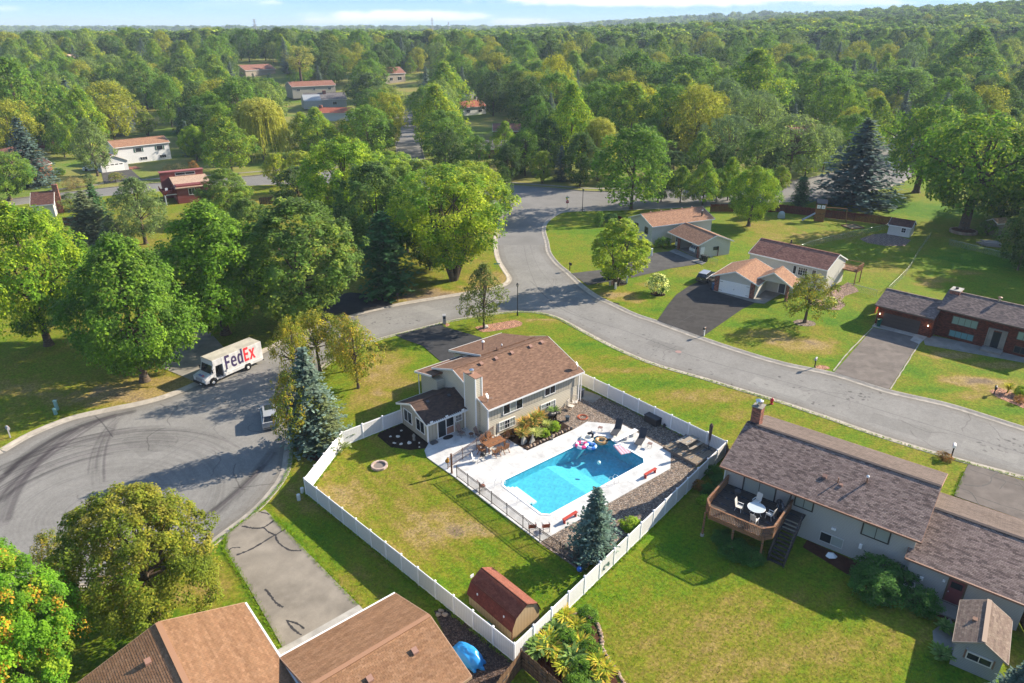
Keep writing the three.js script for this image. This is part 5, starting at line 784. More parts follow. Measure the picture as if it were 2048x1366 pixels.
// tree known by the pixel of its foot, of its top and its width in pixels
function T(kind, x, y, top, wpx, label, o = {}) {
  const b = y < 260 ? onTerrain(x, y) : G(x, y), by = b.y, d = project(b)[2], w = wpx * (d * 0.985) / FPX * (PR[kind].needle ? 1.0 : 1), h = (by > 0.3 ? (y - top) * d / FPX * 1.02 : heightAt(x, y, top)) * (o.hk ?? (PR[kind].low ? (y > 850 ? 0.6 : 0.85) : y > 850 ? 0.86 : 0.97));
  const nm = o.name ?? ({ spruce1: 'spruce_tree', spruce2: 'spruce_tree', spruceyard: 'spruce_tree', sprucegreen: 'spruce_tree', pine: 'pine_tree', cedar: 'cedar_tree', willow: 'willow_tree' }[kind] ?? (PR[kind].low ? 'shrub' : 'broadleaf_tree'));
  placed.push([b.x, b.z, w / 2]);
  return tree(kind, nm, o.cat ?? (PR[kind].low ? 'shrub' : 'tree'), b, h, w, label, o.group, o.t ?? 0);
}
const placed = [];
const near = 1;
// foreground and left
T('orangefront', 62, 1395, 1035, 255, 'bright green tree with orange leaf tufts at the lower left corner');
T('crab2', 128, 1172, 1048, 95, 'thin olive tree between the corner tree and the turning circle');
T('yellowfront', 312, 1232, 945, 300, 'broad yellow green tree in front of the turning circle, beside the cracked driveway');
T('maple1', 290, 762, 462, 240, 'dense dark green maple nearest the delivery van, left of it');
T('maple2', 98, 690, 398, 230, 'yellowish green maple with pale forked trunk at the left edge', { t: 1 });
T('maple1', 452, 668, 398, 245, 'tall bright green maple behind the delivery van', { t: 1 });
T('maple3', 612, 648, 392, 265, 'wide grey green maple over the dark driveway');
T('pine', 775, 588, 420, 125, 'dark green pine between two wide maples at the bend');
T('elm', 908, 560, 330, 255, 'lime green many stemmed tree on the corner of the two streets', { t: 1 });
T('young', 968, 657, 522, 98, 'slim young tree in the island bed before the pool house');
T('maple3', 760, 530, 320, 180, 'grey green maple behind the corner pine', { t: 2 });
T('maple2', 700, 470, 268, 190, 'light green maple in the middle of the left block', { t: 1 });
T('maple3', 815, 505, 330, 130, 'dull olive tree behind the many stemmed corner tree', { t: 1 });
T('oak3', 860, 540, 410, 110, 'dark leaved tree beneath the many stemmed corner tree');
T('lime', 845, 400, 318, 80, 'lime green tree by the hidden street corner');
T('maple2', 935, 440, 320, 160, 'bright lime tree overhanging the main junction', { t: 3 });
T('spruce1', 845, 430, 358, 34, 'small blue spruce between the corner maples');
T('oak3', 1008, 430, 330, 40, 'narrow dark tree at the left side of the junction');
T('spruce1', 630, 888, 664, 125, 'large blue spruce outside the white fence beside the street', {});
T('crab2', 596, 899, 735, 100, 'yellow green tree leaning against the blue spruce', { t: 1, hk: 0.95 });
T('sprucegreen', 655, 893, 770, 90, 'short green conifer under the blue spruce');
T('crab', 592, 772, 632, 84, 'olive crab tree behind the delivery van rear', { t: 1 });
T('crab2', 717, 776, 640, 115, 'crab tree with thin trunk on the dry lawn west of the pool house', { t: 1 });
T('crab2', 692, 742, 628, 110, 'second thin crab tree, right behind the blue spruce top', { t: 1 });
T('crab', 640, 742, 618, 110, 'olive crab tree between the blue spruce and the street', { t: 1 });
T('spruceyard', 1187, 1112, 955, 108, 'grey blue spruce in the stone bed by the pool');
T('sprucegreen', 188, 490, 380, 105, 'olive green conifer left of the round pale tree', { t: 0 });
T('pine', 205, 470, 366, 60, 'narrow dark conifer rising above the olive conifers');
T('sprucegreen', 232, 500, 430, 70, 'smaller olive conifer nearest the grey roof gap');
T('ash', 292, 488, 352, 122, 'round pale green tree left of the red sided house');
T('maple3', 460, 440, 335, 105, 'light green tree right of the red sided house', { t: 1 });
T('cedar', 420, 440, 378, 34, 'small conifer at the corner of the red sided house');
T('maple3', 505, 520, 395, 110, 'green tree between the wide maples and the wooden fence');
T('spruce2', 70, 372, 232, 90, 'blue green spruce beside the orange outbuilding');
T('oak1', 60, 300, 110, 150, 'tall dark tree at the left edge above the spruce');
T('bare', 12, 250, 92, 80, 'half bare tree with pale branches at the upper left edge');
T('maple2', 20, 400, 300, 120, 'green tree at the left edge before the brown roof', { t: 2 });
T('lime', 10, 305, 245, 50, 'yellow green tree at the very left edge', { t: 3 });
T('ash', 196, 352, 238, 80, 'tree with two pale trunks in front of the white garage', { hk: 1 });
T('crab', 232, 364, 344, 38, 'small bare looking tree on the pavement verge by the black driveway');
T('ash', 145, 420, 385, 60, 'grey green shrub tree right of the brown roof');
T('spruce2', 150, 248, 158, 60, 'tall blue spruce left of the grey shed, leftmost of three');
T('spruce2', 220, 250, 170, 62, 'pale blue spruce next to the grey shed');
T('spruce1', 368, 268, 214, 42, 'blue spruce behind the white split level house');
T('lime', 296, 272, 222, 42, 'small light green tree before the grey shed');
T('oak3', 400, 262, 160, 80, 'dark rounded tree behind the blue spruce on the left');
T('oak1', 345, 255, 148, 70, 'green tree left of the dark rounded one');
T('maple2', 395, 322, 248, 62, 'green tree at the right end of the white split level house', { t: 1 });
T('oak2', 465, 345, 232, 118, 'large light green tree beside the willow');
T('willow', 530, 320, 192, 110, 'pale weeping willow in the left middle');
T('greyshrub', 352, 350, 322, 55, 'round pale brown shrub on the lawn by the far pavement', { name: 'shrub' });
T('redshrub', 388, 340, 318, 22, 'reddish shrub between pale shrub and green tree');
T('greyshrub', 150, 378, 350, 46, 'dry brown shrub on the verge near the orange outbuilding');
T('shrub', 120, 350, 332, 24, 'dark shrub beside the orange outbuilding');
T('ash', 182, 372, 346, 30, 'grey green shrub at the foot of the two trunk tree');
T('lime', 558, 372, 305, 55, 'small yellow green tree beside the far street', { t: 3 });
T('lime', 605, 385, 300, 80, 'yellow topped tree in the row along the far street', { t: 3 });
T('oak3', 600, 420, 330, 100, 'dark spreading tree above the wooden fence');
T('maple2', 780, 400, 300, 150, 'bright green tree crowns before the straight street', { t: 1 });
T('oak2', 640, 318, 212, 100, 'green tree under the rust roofed house', { t: 1 });
T('oak2', 610, 312, 222, 90, 'yellow green tree right of the willow', { t: 3 });
T('oak1', 740, 318, 208, 125, 'large green tree left of the straight street', { t: 1 });
T('crab', 690, 310, 236, 70, 'brownish green tree in the row left of the straight street', { t: 0 });
T('oak3', 740, 222, 150, 96, 'dark dense tree beside the street end');
T('oak2', 892, 238, 120, 115, 'big light green tree right of the straight street', { t: 1 });
T('oak1', 890, 322, 218, 120, 'broad green tree beside the straight street, nearer of two');
T('tallthin', 606, 190, 98, 72, 'tall tree with long bare trunk in front of the long brown house');
T('spruce1', 512, 195, 150, 28, 'small blue spruce left of the long brown house');
T('spruce1', 545, 200, 150, 40, 'larger blue spruce left of the long brown house');
// right of the junction
T('lime', 1232, 572, 436, 118, 'lime green maple with several stems beside the patrol car', { t: 1 });
T('crab', 1609, 645, 545, 118, 'small spreading tree in a ring of stones before the white garage house', {});
T('hydrangea', 1315, 586, 540, 46, 'white flowering bush on the lawn between two driveways', { cat: 'bush' });
T('oak1', 1262, 418, 246, 175, 'huge green tree behind the carport house', {});
T('oak2', 1405, 410, 318, 85, 'bright tree behind the carport house, left one of the fence row', { t: 1 });
T('oak2', 1455, 400, 312, 70, 'bright tree behind the fence row in the middle', { t: 1 });
T('maple2', 1497, 452, 330, 112, 'light green birch like clump on the back lawn', { t: 1 });
T('cedar', 1598, 415, 352, 40, 'leaning small dark tree by the red fence');
T('spruce2', 1705, 408, 235, 165, 'very large blue spruce behind the play set');
T('spread', 1926, 462, 232, 265, 'great spreading tree in a round stone bed on the right lawn', { hk: 1 });
T('spread', 1832, 385, 205, 170, 'dark green spreading tree behind the great tree, beside the road', {});
T('locust', 1575, 362, 225, 165, 'feathery grey green tree left of the blue spruce', { t: 0 });
T('locust', 1450, 345, 225, 120, 'feathery pale tree in the middle of the fence row backdrop', { t: 2 });
T('oak3', 1095, 345, 235, 90, 'dark pointed tree beyond the junction', {});
T('spruce2', 1122, 362, 290, 40, 'thin dying spruce at the far kerb of the junction');
T('willow', 1195, 362, 232, 75, 'pale drooping willow in the shade beyond the junction');
T('oak2', 1140, 340, 160, 120, 'yellow green tree above the junction willow', { t: 1 });
T('oak3', 1160, 372, 262, 90, 'dark tree right of the dying spruce');
T('oak3', 1030, 350, 275, 80, 'dark tree in front of the grey roofed house');
T('shrub', 1198, 452, 418, 22, 'small dark shrub at the end of the red fence');
T('juniper', 1222, 448, 422, 34, 'dark mulch bed shrub beside the carport house');
T('shrub', 1325, 494, 470, 36, 'rounded dark shrub beside the porch steps');
T('redshrub', 1502, 590, 570, 16, 'dark potted shrub by the white garage pier');
T('hydrangea', 1660, 612, 590, 26, 'small white flowering bush in the gravel bed', { cat: 'bush' });
T('oak3', 2000, 440, 330, 100, 'dark tree right behind the great spreading tree');
T('oak2', 2060, 420, 250, 170, 'light green tree at the right edge', { t: 1 });
T('oak3', 2035, 540, 400, 90, 'dark bush like tree at the right edge by the wood pile');
T('shrub', 1973, 470, 436, 40, 'round green shrub right of the round stone bed');
T('spruce2', 2010, 1440, 1330, 110, 'pale spruce tip at the lower right corner', { hk: 1 });
T('oak4', 1390, 300, 165, 120, 'golden yellow tree in the centre of the wood');
T('oak4', 1270, 285, 165, 105, 'yellow tree left of the golden one', { t: 1 });
T('oak2', 1495, 265, 92, 165, 'very tall light green tree right of the golden tree', { t: 1 });
T('oak1', 1360, 240, 105, 150, 'tall green tree behind the golden tree', {});
T('oak1', 1265, 240, 100, 130, 'deep green tall tree behind the yellow tree', { t: 2 });
T('oak4', 1110, 250, 105, 85, 'yellow crowned tree left of the central wood', { t: 1 });
T('oak3', 1060, 270, 150, 100, 'dark green tree above the red roofed house');
T('oak1', 1630, 245, 115, 130, 'olive tree right of the very tall light tree', { t: 1 });
T('oak1', 1780, 245, 130, 175, 'wide green tree above the blue spruce', { t: 1 });
T('oak2', 1920, 215, 68, 170, 'tall tree standing out before the wooded hill', { t: 2 });
T('pine', 1935, 248, 140, 75, 'light green pine with open branches at the right');
T('oak4', 1975, 255, 142, 60, 'tree with an orange top right of the open pine', { t: 1 });
T('oak3', 2025, 260, 130, 90, 'dark green tree at the right edge below the hill');
T('lime', 1555, 390, 330, 40, 'thin tree between the pale clump and the blue spruce', {});
T('crab2', 2000, 330, 260, 120, 'leafy tree at right behind the great tree', { t: 1 });
[[2120, 470, 260, 240], [2190, 520, 280, 260], [2250, 560, 320, 240], [2150, 430, 240, 200], [2240, 480, 260, 220]].forEach(([x, y, t, w], i) => T(['oak1', 'spread', 'oak2', 'oak1', 'oak3'][i], x, y, t, w, 'tall shade tree just past the right edge, casting shade on the right lawn', { group: 'shade trees past the right edge' }));
[[1015, 362, 285, 60, 'oak3'], [1050, 352, 255, 85, 'oak1'], [1085, 366, 300, 50, 'lime'], [1225, 352, 262, 80, 'oak3'], [1300, 358, 270, 85, 'oak1'], [1345, 366, 300, 70, 'oak3'], [1395, 360, 262, 85, 'oak2'], [1440, 364, 285, 70, 'oak3'], [1510, 356, 255, 80, 'oak1'], [1545, 364, 290, 60, 'oak3'], [1610, 352, 258, 80, 'oak2'], [1645, 345, 250, 75, 'locust'], [1360, 404, 330, 70, 'oak2'], [1432, 404, 335, 62, 'oak1'], [1530, 398, 340, 50, 'oak2'], [1322, 402, 330, 60, 'oak3'], [1690, 330, 225, 90, 'oak1'], [1740, 300, 190, 95, 'oak2'], [1010, 330, 240, 80, 'oak2'], [955, 352, 270, 70, 'oak1'], [900, 345, 255, 80, 'oak3']].forEach(([x, y, t, w, k]) => T(k, x, y, t, w, { oak1: 'mid green tree', oak2: 'light green tree', oak3: 'dark green tree', lime: 'small lime green tree', locust: 'feathery grey green tree' }[k] + (y > 390 ? ' between the carport house roof and the far street' : x < 1100 ? ' in the shady verge across the junction' : ' standing along the far side of the cross street'), { group: 'trees lining the cross street' }));
// the wood that fills the distance: single trees as far as they can be told apart
{
  const r = rng(4242), kinds = ['oak1', 'oak2', 'oak3', 'oak4', 'oak1', 'oak2', 'spruce1', 'locust', 'oak3', 'oak1'];
  const gaps = [[560, 235, 710, 175], [480, 160, 560, 130], [600, 240, 710, 205], [920, 240, 985, 205], [985, 275, 1045, 250], [950, 310, 1055, 285], [1585, 285, 1652, 236], [240, 250, 285, 210], [90, 300, 135, 258], [195, 350, 350, 285], [440, 460, 640, 345], [100, 400, 320, 350], [785, 335, 852, 150], [1000, 430, 1250, 365], [1250, 430, 1800, 352], [1730, 365, 1860, 265], [765, 175, 815, 150], [60, 340, 110, 300], [255, 275, 350, 225]];
  const lab = { oak1: 'mid green broadleaf tree', oak2: 'light green broadleaf tree', oak3: 'dark green broadleaf tree', oak4: 'yellowish broadleaf tree', spruce1: 'blue green spruce', locust: 'grey green feathery tree' };
  const marks = [['beyond the tall grey shed', 265, 200], ['at the upper left edge behind the half bare tree', 20, 150], ['around the small brick house, upper left', 170, 110], ['between the willow and the far brown bungalow', 500, 165], ['around the long brown house', 640, 140], ['at the end of the straight street', 790, 150], ['right of the straight street', 900, 170], ['above the grey roofed house', 1000, 210], ['above the junction willow', 1180, 200], ['behind the golden tree', 1380, 150], ['below the far grey houses', 1300, 110], ['left of the stepped brown house', 1520, 230], ['above the very large blue spruce', 1720, 190], ['below the wooded hill at right', 1900, 130], ['behind the great spreading tree', 1980, 260], ['along the far street behind the red fence', 1420, 300], ['behind the white split level house', 330, 230], ['between the red roofed house and the junction', 1090, 280], ['left of the orange outbuilding', 20, 290]];
  let n = 0; const belt = {};
  for (let k = 0; k < 26000 && n < 1500; k++) {
    const py = 84 + 235 * Math.pow(r(), 1.35), px = -60 + 2170 * r();
    if (px > 1000 && px < 1250 && py > 300) continue;
    const p = G(px, py), g0 = terr(p.x, p.z) > 0.2 ? terr(p.x, p.z) : 0, by = project(V(p.x, g0, p.z))[1];
    if (gaps.some(([a, b, c, d]) => px > a && px < c && by < b && by > d)) continue;
    if (p.z < -900 || placed.some(([x, z, w]) => Math.hypot(x - p.x, z - p.z) < (w + 4.5) * 0.68)) continue;
    const kind = kinds[Math.floor(r() * kinds.length)], h = (kind === 'spruce1' ? 15 : 16.5) * (0.6 + 0.8 * r()), w = h * (kind === 'spruce1' ? 0.5 : 0.75 + 0.35 * r());
    const gy = terr(p.x, p.z) > 0.2 ? terr(p.x, p.z) : 0, tint = kind === 'oak4' ? 0 : [0, 0, 1, 2, 1, 3][Math.floor(r() * 6)];
    const top = project(V(p.x, gy + h, p.z)), hw = w / 2 * FPX / top[2]; // keep the far houses and roads in sight
    if (gaps.some(([a, b, c, d]) => top[0] + hw * 0.7 > a && top[0] - hw * 0.7 < c && top[1] < b - 8 && by > b - 4 && a > 250)) continue;
    placed.push([p.x, p.z, w / 2]); n++; p.y = gy;
    if (p.z < -390) { (belt[kind + tint] ??= [kind, tint, []])[2].push([p, h, w, r() * 6.28]); continue; }
    const m = marks.reduce((q, c) => (Math.hypot(c[1] - px, (c[2] - py) * 2) < Math.hypot(q[1] - px, (q[2] - py) * 2) ? c : q)), l = lab[kind] + ' ' + m[0];
    tree(kind, kind === 'spruce1' ? 'spruce_tree' : 'broadleaf_tree', 'tree', p, h, w, l, l.replace('tree', 'trees'), tint);
  }
  // past what can be told apart: the belt of trees before the hill, one mass
  const grp = new THREE.Group(); grp.name = 'tree_belt'; scene.add(grp); tag(grp, 'mixed belt of distant treetops between the last houses and the hill', 'woodland', null, 'stuff');
  for (const [kind, tint, list] of Object.values(belt)) {
    const P = PR[kind]; if (!P.g) continue;
    for (const [g, m, nm] of [[P.g.crown, P.needle ? LM.needle : LMt[tint], 'crown'], [P.g.trunk, mat.bark, 'trunk']]) { const im = new THREE.InstancedMesh(g, m, list.length), M4 = new THREE.Matrix4(), q = new THREE.Quaternion(); list.forEach(([p, h, w, a], i) => im.setMatrixAt(i, M4.compose(p, q.setFromAxisAngle(V(0, 1, 0), a), V(w / P.W, h / P.H, w / P.W)))); im.name = nm; im.userData.kind = 'stuff'; im.castShadow = im.receiveShadow = true; grp.add(im); }
  }
}
// far woodland out to the horizon and over the hill
{
  const far = broadleaf({ seed: 161, h: 13, y0: 0.5, R: 8, prof: 'round', pal: [[0.06, 0.1, 0.025], [0.045, 0.085, 0.024]], tip: [[0.1, 0.14, 0.03], 0.3], per: 9, puffs: 95, leaf: 1.5, asp: 0.42, puffR: 1.6, rough: 0.6, lobes: 12, limbs: 2 });
  const r = rng(909), list = [];
  for (let k = 0; k < 15000; k++) {
    const d = 620 + 5200 * Math.pow(r(), 2.1), x = (r() - 0.5) * 2 * (120 + d * 0.86); 
    if (d < 620 && placed.some(([a, b, w]) => Math.hypot(a - x, b + d) < w + 3)) continue;
    const s = (0.65 + 0.85 * r()) * (d > 2500 ? 1.6 : 1.05); list.push([x, terr(x, -d) - 0.5, -d, s, r()]);
  }
  const im = new THREE.InstancedMesh(far.crown, LMt[1], list.length), m = new THREE.Matrix4(), q = new THREE.Quaternion();
  list.forEach(([x, y, z, s, k], i) => { m.compose(V(x, y, z), q.setFromAxisAngle(V(0, 1, 0), k * 40), V(s * (0.9 + 0.3 * k), s, s * (0.9 + 0.3 * k))); im.setMatrixAt(i, m); const h = (k * 17.3) % 1, c = h < 0.12 ? [1.8, 1.5, 0.8] : h < 0.4 ? [1.3, 1.25, 1] : h < 0.75 ? [0.85, 0.92, 1.05] : [0.55, 0.64, 0.9]; im.setColorAt(i, C(...c)); });
  im.name = 'far_woodland'; im.castShadow = im.receiveShadow = true; scene.add(im); tag(im, 'hazy green woodland covering the hill and plain to the horizon', 'woodland', null, 'stuff');
}
// ---------- white vinyl fence round the pool yard ----------
const vinylB = M(C(0.9, 0.9, 0.91), 0.45, { map: rep(tVertColor, 0.18), bumpMap: rep(tVert, 0.18), bumpScale: 0.006 });
const vinylV = [C(0.86, 0.86, 0.87), C(0.82, 0.82, 0.82), C(0.8, 0.79, 0.77)].map((c) => { const m = vinylB.clone(); m.color = c; return m; });
function vinylFence(name, label, a, b, n, o = {}) {
  const L = Math.hypot(b.x - a.x, b.z - a.z), ry = Math.atan2(-(b.z - a.z), b.x - a.x), h = thing(name, label, 'fence', V(a.x, 0, a.z), ry, 'white vinyl fence runs round the pool yard'), H = o.h ?? 1.78;
  for (let i = 0; i <= n; i++) { if (i === 0 && o.skip0) continue; const x = L * i / n, p = obj('post', rbox(0.13, H + 0.06, 0.13, x, -0.02, 0, 0.015), mat.vinyl, h); obj('post_cap', [box(0.17, 0.03, 0.17, x, H + 0.04, 0), cyl(0.1, 0.01, 0.06, x, H + 0.07, 0, 4)], mat.vinyl, p); }
  for (let i = 0; i < n; i++) {
    const x0 = L * i / n + 0.065, x1 = L * (i + 1) / n - 0.065, w = x1 - x0, xc = (x0 + x1) / 2;
    const p = obj('fence_panel', box(w, H - 0.26, 0.035, xc, 0.12, 0), vinylV[(i * 5 + n) % 3], h); p.rotation.x = (R0() - 0.5) * 0.012;
    obj('rail', [rbox(w, 0.14, 0.06, xc, 0.03, 0, 0.01), rbox(w, 0.14, 0.06, xc, H - 0.16, 0, 0.01)], mat.vinyl, p);
  }
  return h;
}
const fA = G(613, 988), fB = G(1029, 1325), fC = G(1449, 912), fD = G(1160, 769), fE = G(686, 893), fF = G(805, 846);
vinylFence('vinyl_fence', 'long white fence run on the shaded side of the back lawn, along the cracked driveway', fA, fB, 13);
vinylFence('vinyl_fence', 'white sunlit fence run between the pool stone bed and the neighbouring lawn', fB, fC, 16, { skip0: 1 });
vinylFence('vinyl_fence', 'white fence run behind the deck box, along the main street', fC, fD, 9, { skip0: 1 });
vinylFence('vinyl_fence', 'short white fence run beside the blue spruce', fE, fA, 4);
vinylFence('vinyl_fence', 'short white fence run joining the sunroom corner', fF, fE, 3, { skip0: 0 });
// ---------- pool, patio, stone beds (frame of the pool house: x along the house, z away from it) ----------
const W = (x, z, y = 0) => world(FP, x, y, z), wpts = (l) => l.map(([x, z]) => W(x, z));
const poolIn = [[-3.4, 6.85], [9.4, 6.85], [10.0, 7.45], [10.0, 13.0], [9.4, 13.6], [-3.4, 13.6], [-4.0, 13.0], [-4.0, 7.45]];
const patioOut = [[-5.4, -3.36], [-0.5, -3.36], [-0.5, -0.02], [1.4, -0.02], [1.7, 4.4], [8.4, 4.45], [10.6, 4.2], [13.2, 7.2], [13.1, 13.9], [10.7, 15.8], [-5.2, 15.7], [-6.5, 15.7], [-6.7, 9.0], [-6.75, 3.4], [-6.95, 0.2], [-7.0, -1.2], [-6.5, -2.4], [-5.6, -3.1]];
{
  const s = new THREE.Shape(wpts(patioOut).map((p) => new THREE.Vector2(p.x, -p.z))); s.holes.push(new THREE.Path(wpts(poolIn).map((p) => new THREE.Vector2(p.x, -p.z))));
  const patio = struct('patio', new THREE.ExtrudeGeometry(s, { depth: 0.12, bevelEnabled: false }).rotateX(-Math.PI / 2).translate(0, -0.04, 0), M(C(0.86, 0.86, 0.84), 0.9, { map: rep(tGrain, 6), bumpMap: rep(tBump, 0.8), bumpScale: 0.003 }));
  const jm = M(C(0.42, 0.42, 0.41), 0.95), j = [];
  for (let x = -3.4; x < 13; x += 1.85) { j.push([[x, 4.6], [x, 6.5]], [[x, 13.95], [x, 15.65]]); }
  for (let z = -1.5; z < 4.5; z += 1.9) j.push([[-6.6, z], [1.3, z]]);
  for (let x = -5; x < 1.4; x += 1.9) j.push([[x, -3.2], [x, 6.5]]);
  for (let z = 6; z < 15; z += 1.9) j.push([[-6.6, z], [-4.3, z]], [[10.3, z], [13, z]]);
  obj('joint', j.map(([a, b]) => { const p = W(...a), q = W(...b); return beam(V(p.x, 0.0815, p.z), V(q.x, 0.0815, q.z), 0.018, 0.006); }), jm, patio);
  // basin
  const liner = M(C(0.1, 0.68, 0.88), 0.6, { map: rep(tGrain, 1.5) }), pw = wpts(poolIn), walls = [], depth = (x) => (x < 2.2 ? -0.85 : x < 5.2 ? -0.85 - (x - 2.2) / 3 * 0.85 : -1.7);
  for (let i = 0; i < 8; i++) { const a = pw[i], b = pw[(i + 1) % 8], da = depth(poolIn[i][0]), db = depth(poolIn[(i + 1) % 8][0]), g = new THREE.BufferGeometry(), n = 6, q = []; for (let k = 0; k < n; k++) { const u = k / n, v = (k + 1) / n, p = a.clone().lerp(b, u), s2 = a.clone().lerp(b, v), dp = depth(mix(poolIn[i][0], poolIn[(i + 1) % 8][0], u)), ds = depth(mix(poolIn[i][0], poolIn[(i + 1) % 8][0], v)); q.push(p.x, 0.06, p.z, p.x, dp, p.z, s2.x, ds, s2.z, p.x, 0.06, p.z, s2.x, ds, s2.z, s2.x, 0.06, s2.z); } g.setAttribute('position', new THREE.Float32BufferAttribute(q, 3)); g.computeVertexNormals(); walls.push(g); }
  const fl = [[-4, 2.2], [2.2, 5.2], [5.2, 10]].map(([a, b]) => { const g = new THREE.BufferGeometry(), c = [W(a, 6.85, depth(a)), W(b, 6.85, depth(b)), W(b, 13.6, depth(b)), W(a, 13.6, depth(a))]; g.setAttribute('position', new THREE.Float32BufferAttribute([0, 2, 1, 0, 3, 2].flatMap((k) => c[k].toArray()), 3)); g.computeVertexNormals(); return g; });
  const basin = thing('swimming_pool', 'in ground swimming pool with bright blue water and white coping', 'pool');
  obj('basin', [...walls, ...fl], liner, basin);
  obj('coping', poolIn.map((p, i) => { const a = W(...p), q = W(...poolIn[(i + 1) % 8]); return beam(V(a.x, 0.09, a.z), V(q.x, 0.09, q.z), 0.22, 0.05); }), mat.white, basin);
  obj('steps', [0, 1, 2].map((k) => box(0.55, 0.14 + 0.02 * k, 3.0, 0, 0, 0).translate(0, -0.28 - k * 0.26, 0).rotateY(FP.ry).translate(W(-3.72 + k * 0.5, 9.2).x, 0, W(-3.72 + k * 0.5, 9.2).z)), M(C(0.72, 0.8, 0.83), 0.6), basin);
  // water surface with small ripples
  const s2 = new THREE.PlaneGeometry(14, 6.75, 140, 68).rotateX(-Math.PI / 2).translate(3, 0, 10.22), p = s2.attributes.position;
  for (let i = 0; i < p.count; i++) { const x = p.getX(i), z = p.getZ(i); p.setY(i, -0.06 + 0.02 * (fbm(x * 1.5, z * 1.5, 3) - 0.5) + 0.012 * (vnoise(x * 4.5 + 9, z * 4.5) - 0.5)); }
  s2.computeVertexNormals(); s2.rotateY(FP.ry).translate(FP.pos.x, 0, FP.pos.z);
  const w = obj('water', s2, new THREE.MeshPhysicalMaterial({ color: C(0.9, 0.99, 1), roughness: 0.02, transmission: 1, thickness: 0, ior: 1.33 }), basin); w.castShadow = false;
  // ground strip the pool hides: stone beds, mulch
}
const stoneM = (() => { const t = texOf(512, 512, (() => { const pts2 = [], r = rng(8); for (let i = 0; i < 700; i++) pts2.push([r() * 512, r() * 512, [[0.3, 0.22, 0.16], [0.22, 0.17, 0.14], [0.38, 0.3, 0.23], [0.16, 0.14, 0.13], [0.42, 0.36, 0.3]][Math.floor(r() * 5)]]); const grid = {}; pts2.forEach((q) => { const k = (q[0] >> 5) + ',' + (q[1] >> 5); (grid[k] ??= []).push(q); }); return (x, y) => { let b = 1e9, b2 = 1e9, c = null; for (let i = -1; i <= 1; i++) for (let j = -1; j <= 1; j++) { const gx = ((x >> 5) + i + 16) % 16, gy = ((y >> 5) + j + 16) % 16; for (const q of grid[gx + ',' + gy] ?? []) { let dx = Math.abs(q[0] - x), dy = Math.abs(q[1] - y); dx = Math.min(dx, 512 - dx); dy = Math.min(dy, 512 - dy); const d = dx * dx + dy * dy; if (d < b) { b2 = b; b = d; c = q[2]; } else if (d < b2) b2 = d; } } const e = clamp((Math.sqrt(b2) - Math.sqrt(b)) / 7, 0.25, 1); return [lin2s(c[0] * e), lin2s(c[1] * e), lin2s(c[2] * e)]; }; })(), true); return M(C(1, 1, 1), 0.9, { map: rep(t, 2.2), bumpMap: rep(t, 2.2), bumpScale: 0.05 }); })();
const flatW = (name, l, y, m) => struct(name, sheet(wpts(l), y), m);
flatW('stone_bed', [[8.3, 4.4], [8.2, -0.1], [13.2, -0.1], [14.0, -3.0], [15.2, -3.0], [18.2, 13.2], [12.7, 13.2], [13.25, 7.2], [10.6, 4.15]], 0.025, stoneM);
flatW('stone_bed', [[-6.55, 15.6], [10.7, 15.75], [13.1, 13.85], [12.9, 17.3], [17.6, 17.3], [17.0, 18.0], [-5.2, 20.3], [-6.2, 20.2]], 0.025, stoneM);
flatW('mulch_bed', [[1.45, 0.02], [8.4, 0.02], [8.4, 4.35], [1.75, 4.35]], 0.05, mat.mulch);
flatW('mulch_bed', [[-5.45, -9.2], [-5.45, -3.1], [-6.1, -2.6], [-7.6, -3.4], [-8.9, -5.2], [-8.9, -8.0], [-7.0, -9.6]], 0.04, mat.mulch);
flatW('slab_path', [[13.5, -1.2], [15.5, -1.6], [16.1, 1.2], [14.1, 1.6]], 0.05, mat.oldconcrete);
struct('mulch_bed', sheet(pts([[606, 915], [640, 925], [690, 870], [685, 850], [660, 865], [640, 890]]), 0.02), mat.redmulch);
struct('gravel', sheet(pts([[868, 1222], [905, 1215], [1030, 1320], [1015, 1366], [960, 1420], [900, 1300]]), 0.02), (() => { const m = stoneM.clone(); m.color = C(0.42, 0.36, 0.36); return m; })());
struct('gravel', sheet(pts([[1648, 500 + 92], [1695, 565], [1712, 575], [1718, 583], [1690, 592], [1683, 601], [1692, 610], [1680, 620], [1655, 620], [1630, 610], [1600, 612]]), 0.02), (() => { const m = stoneM.clone(); m.color = C(1.2, 1.05, 1); return m; })());
struct('gravel', sheet(pts([[1719, 478], [1745, 469], [1775, 466], [1822, 480], [1810, 492], [1770, 492], [1735, 486]]), 0.02), (() => { const m = stoneM.clone(); m.color = C(1.1, 1, 1); return m; })());
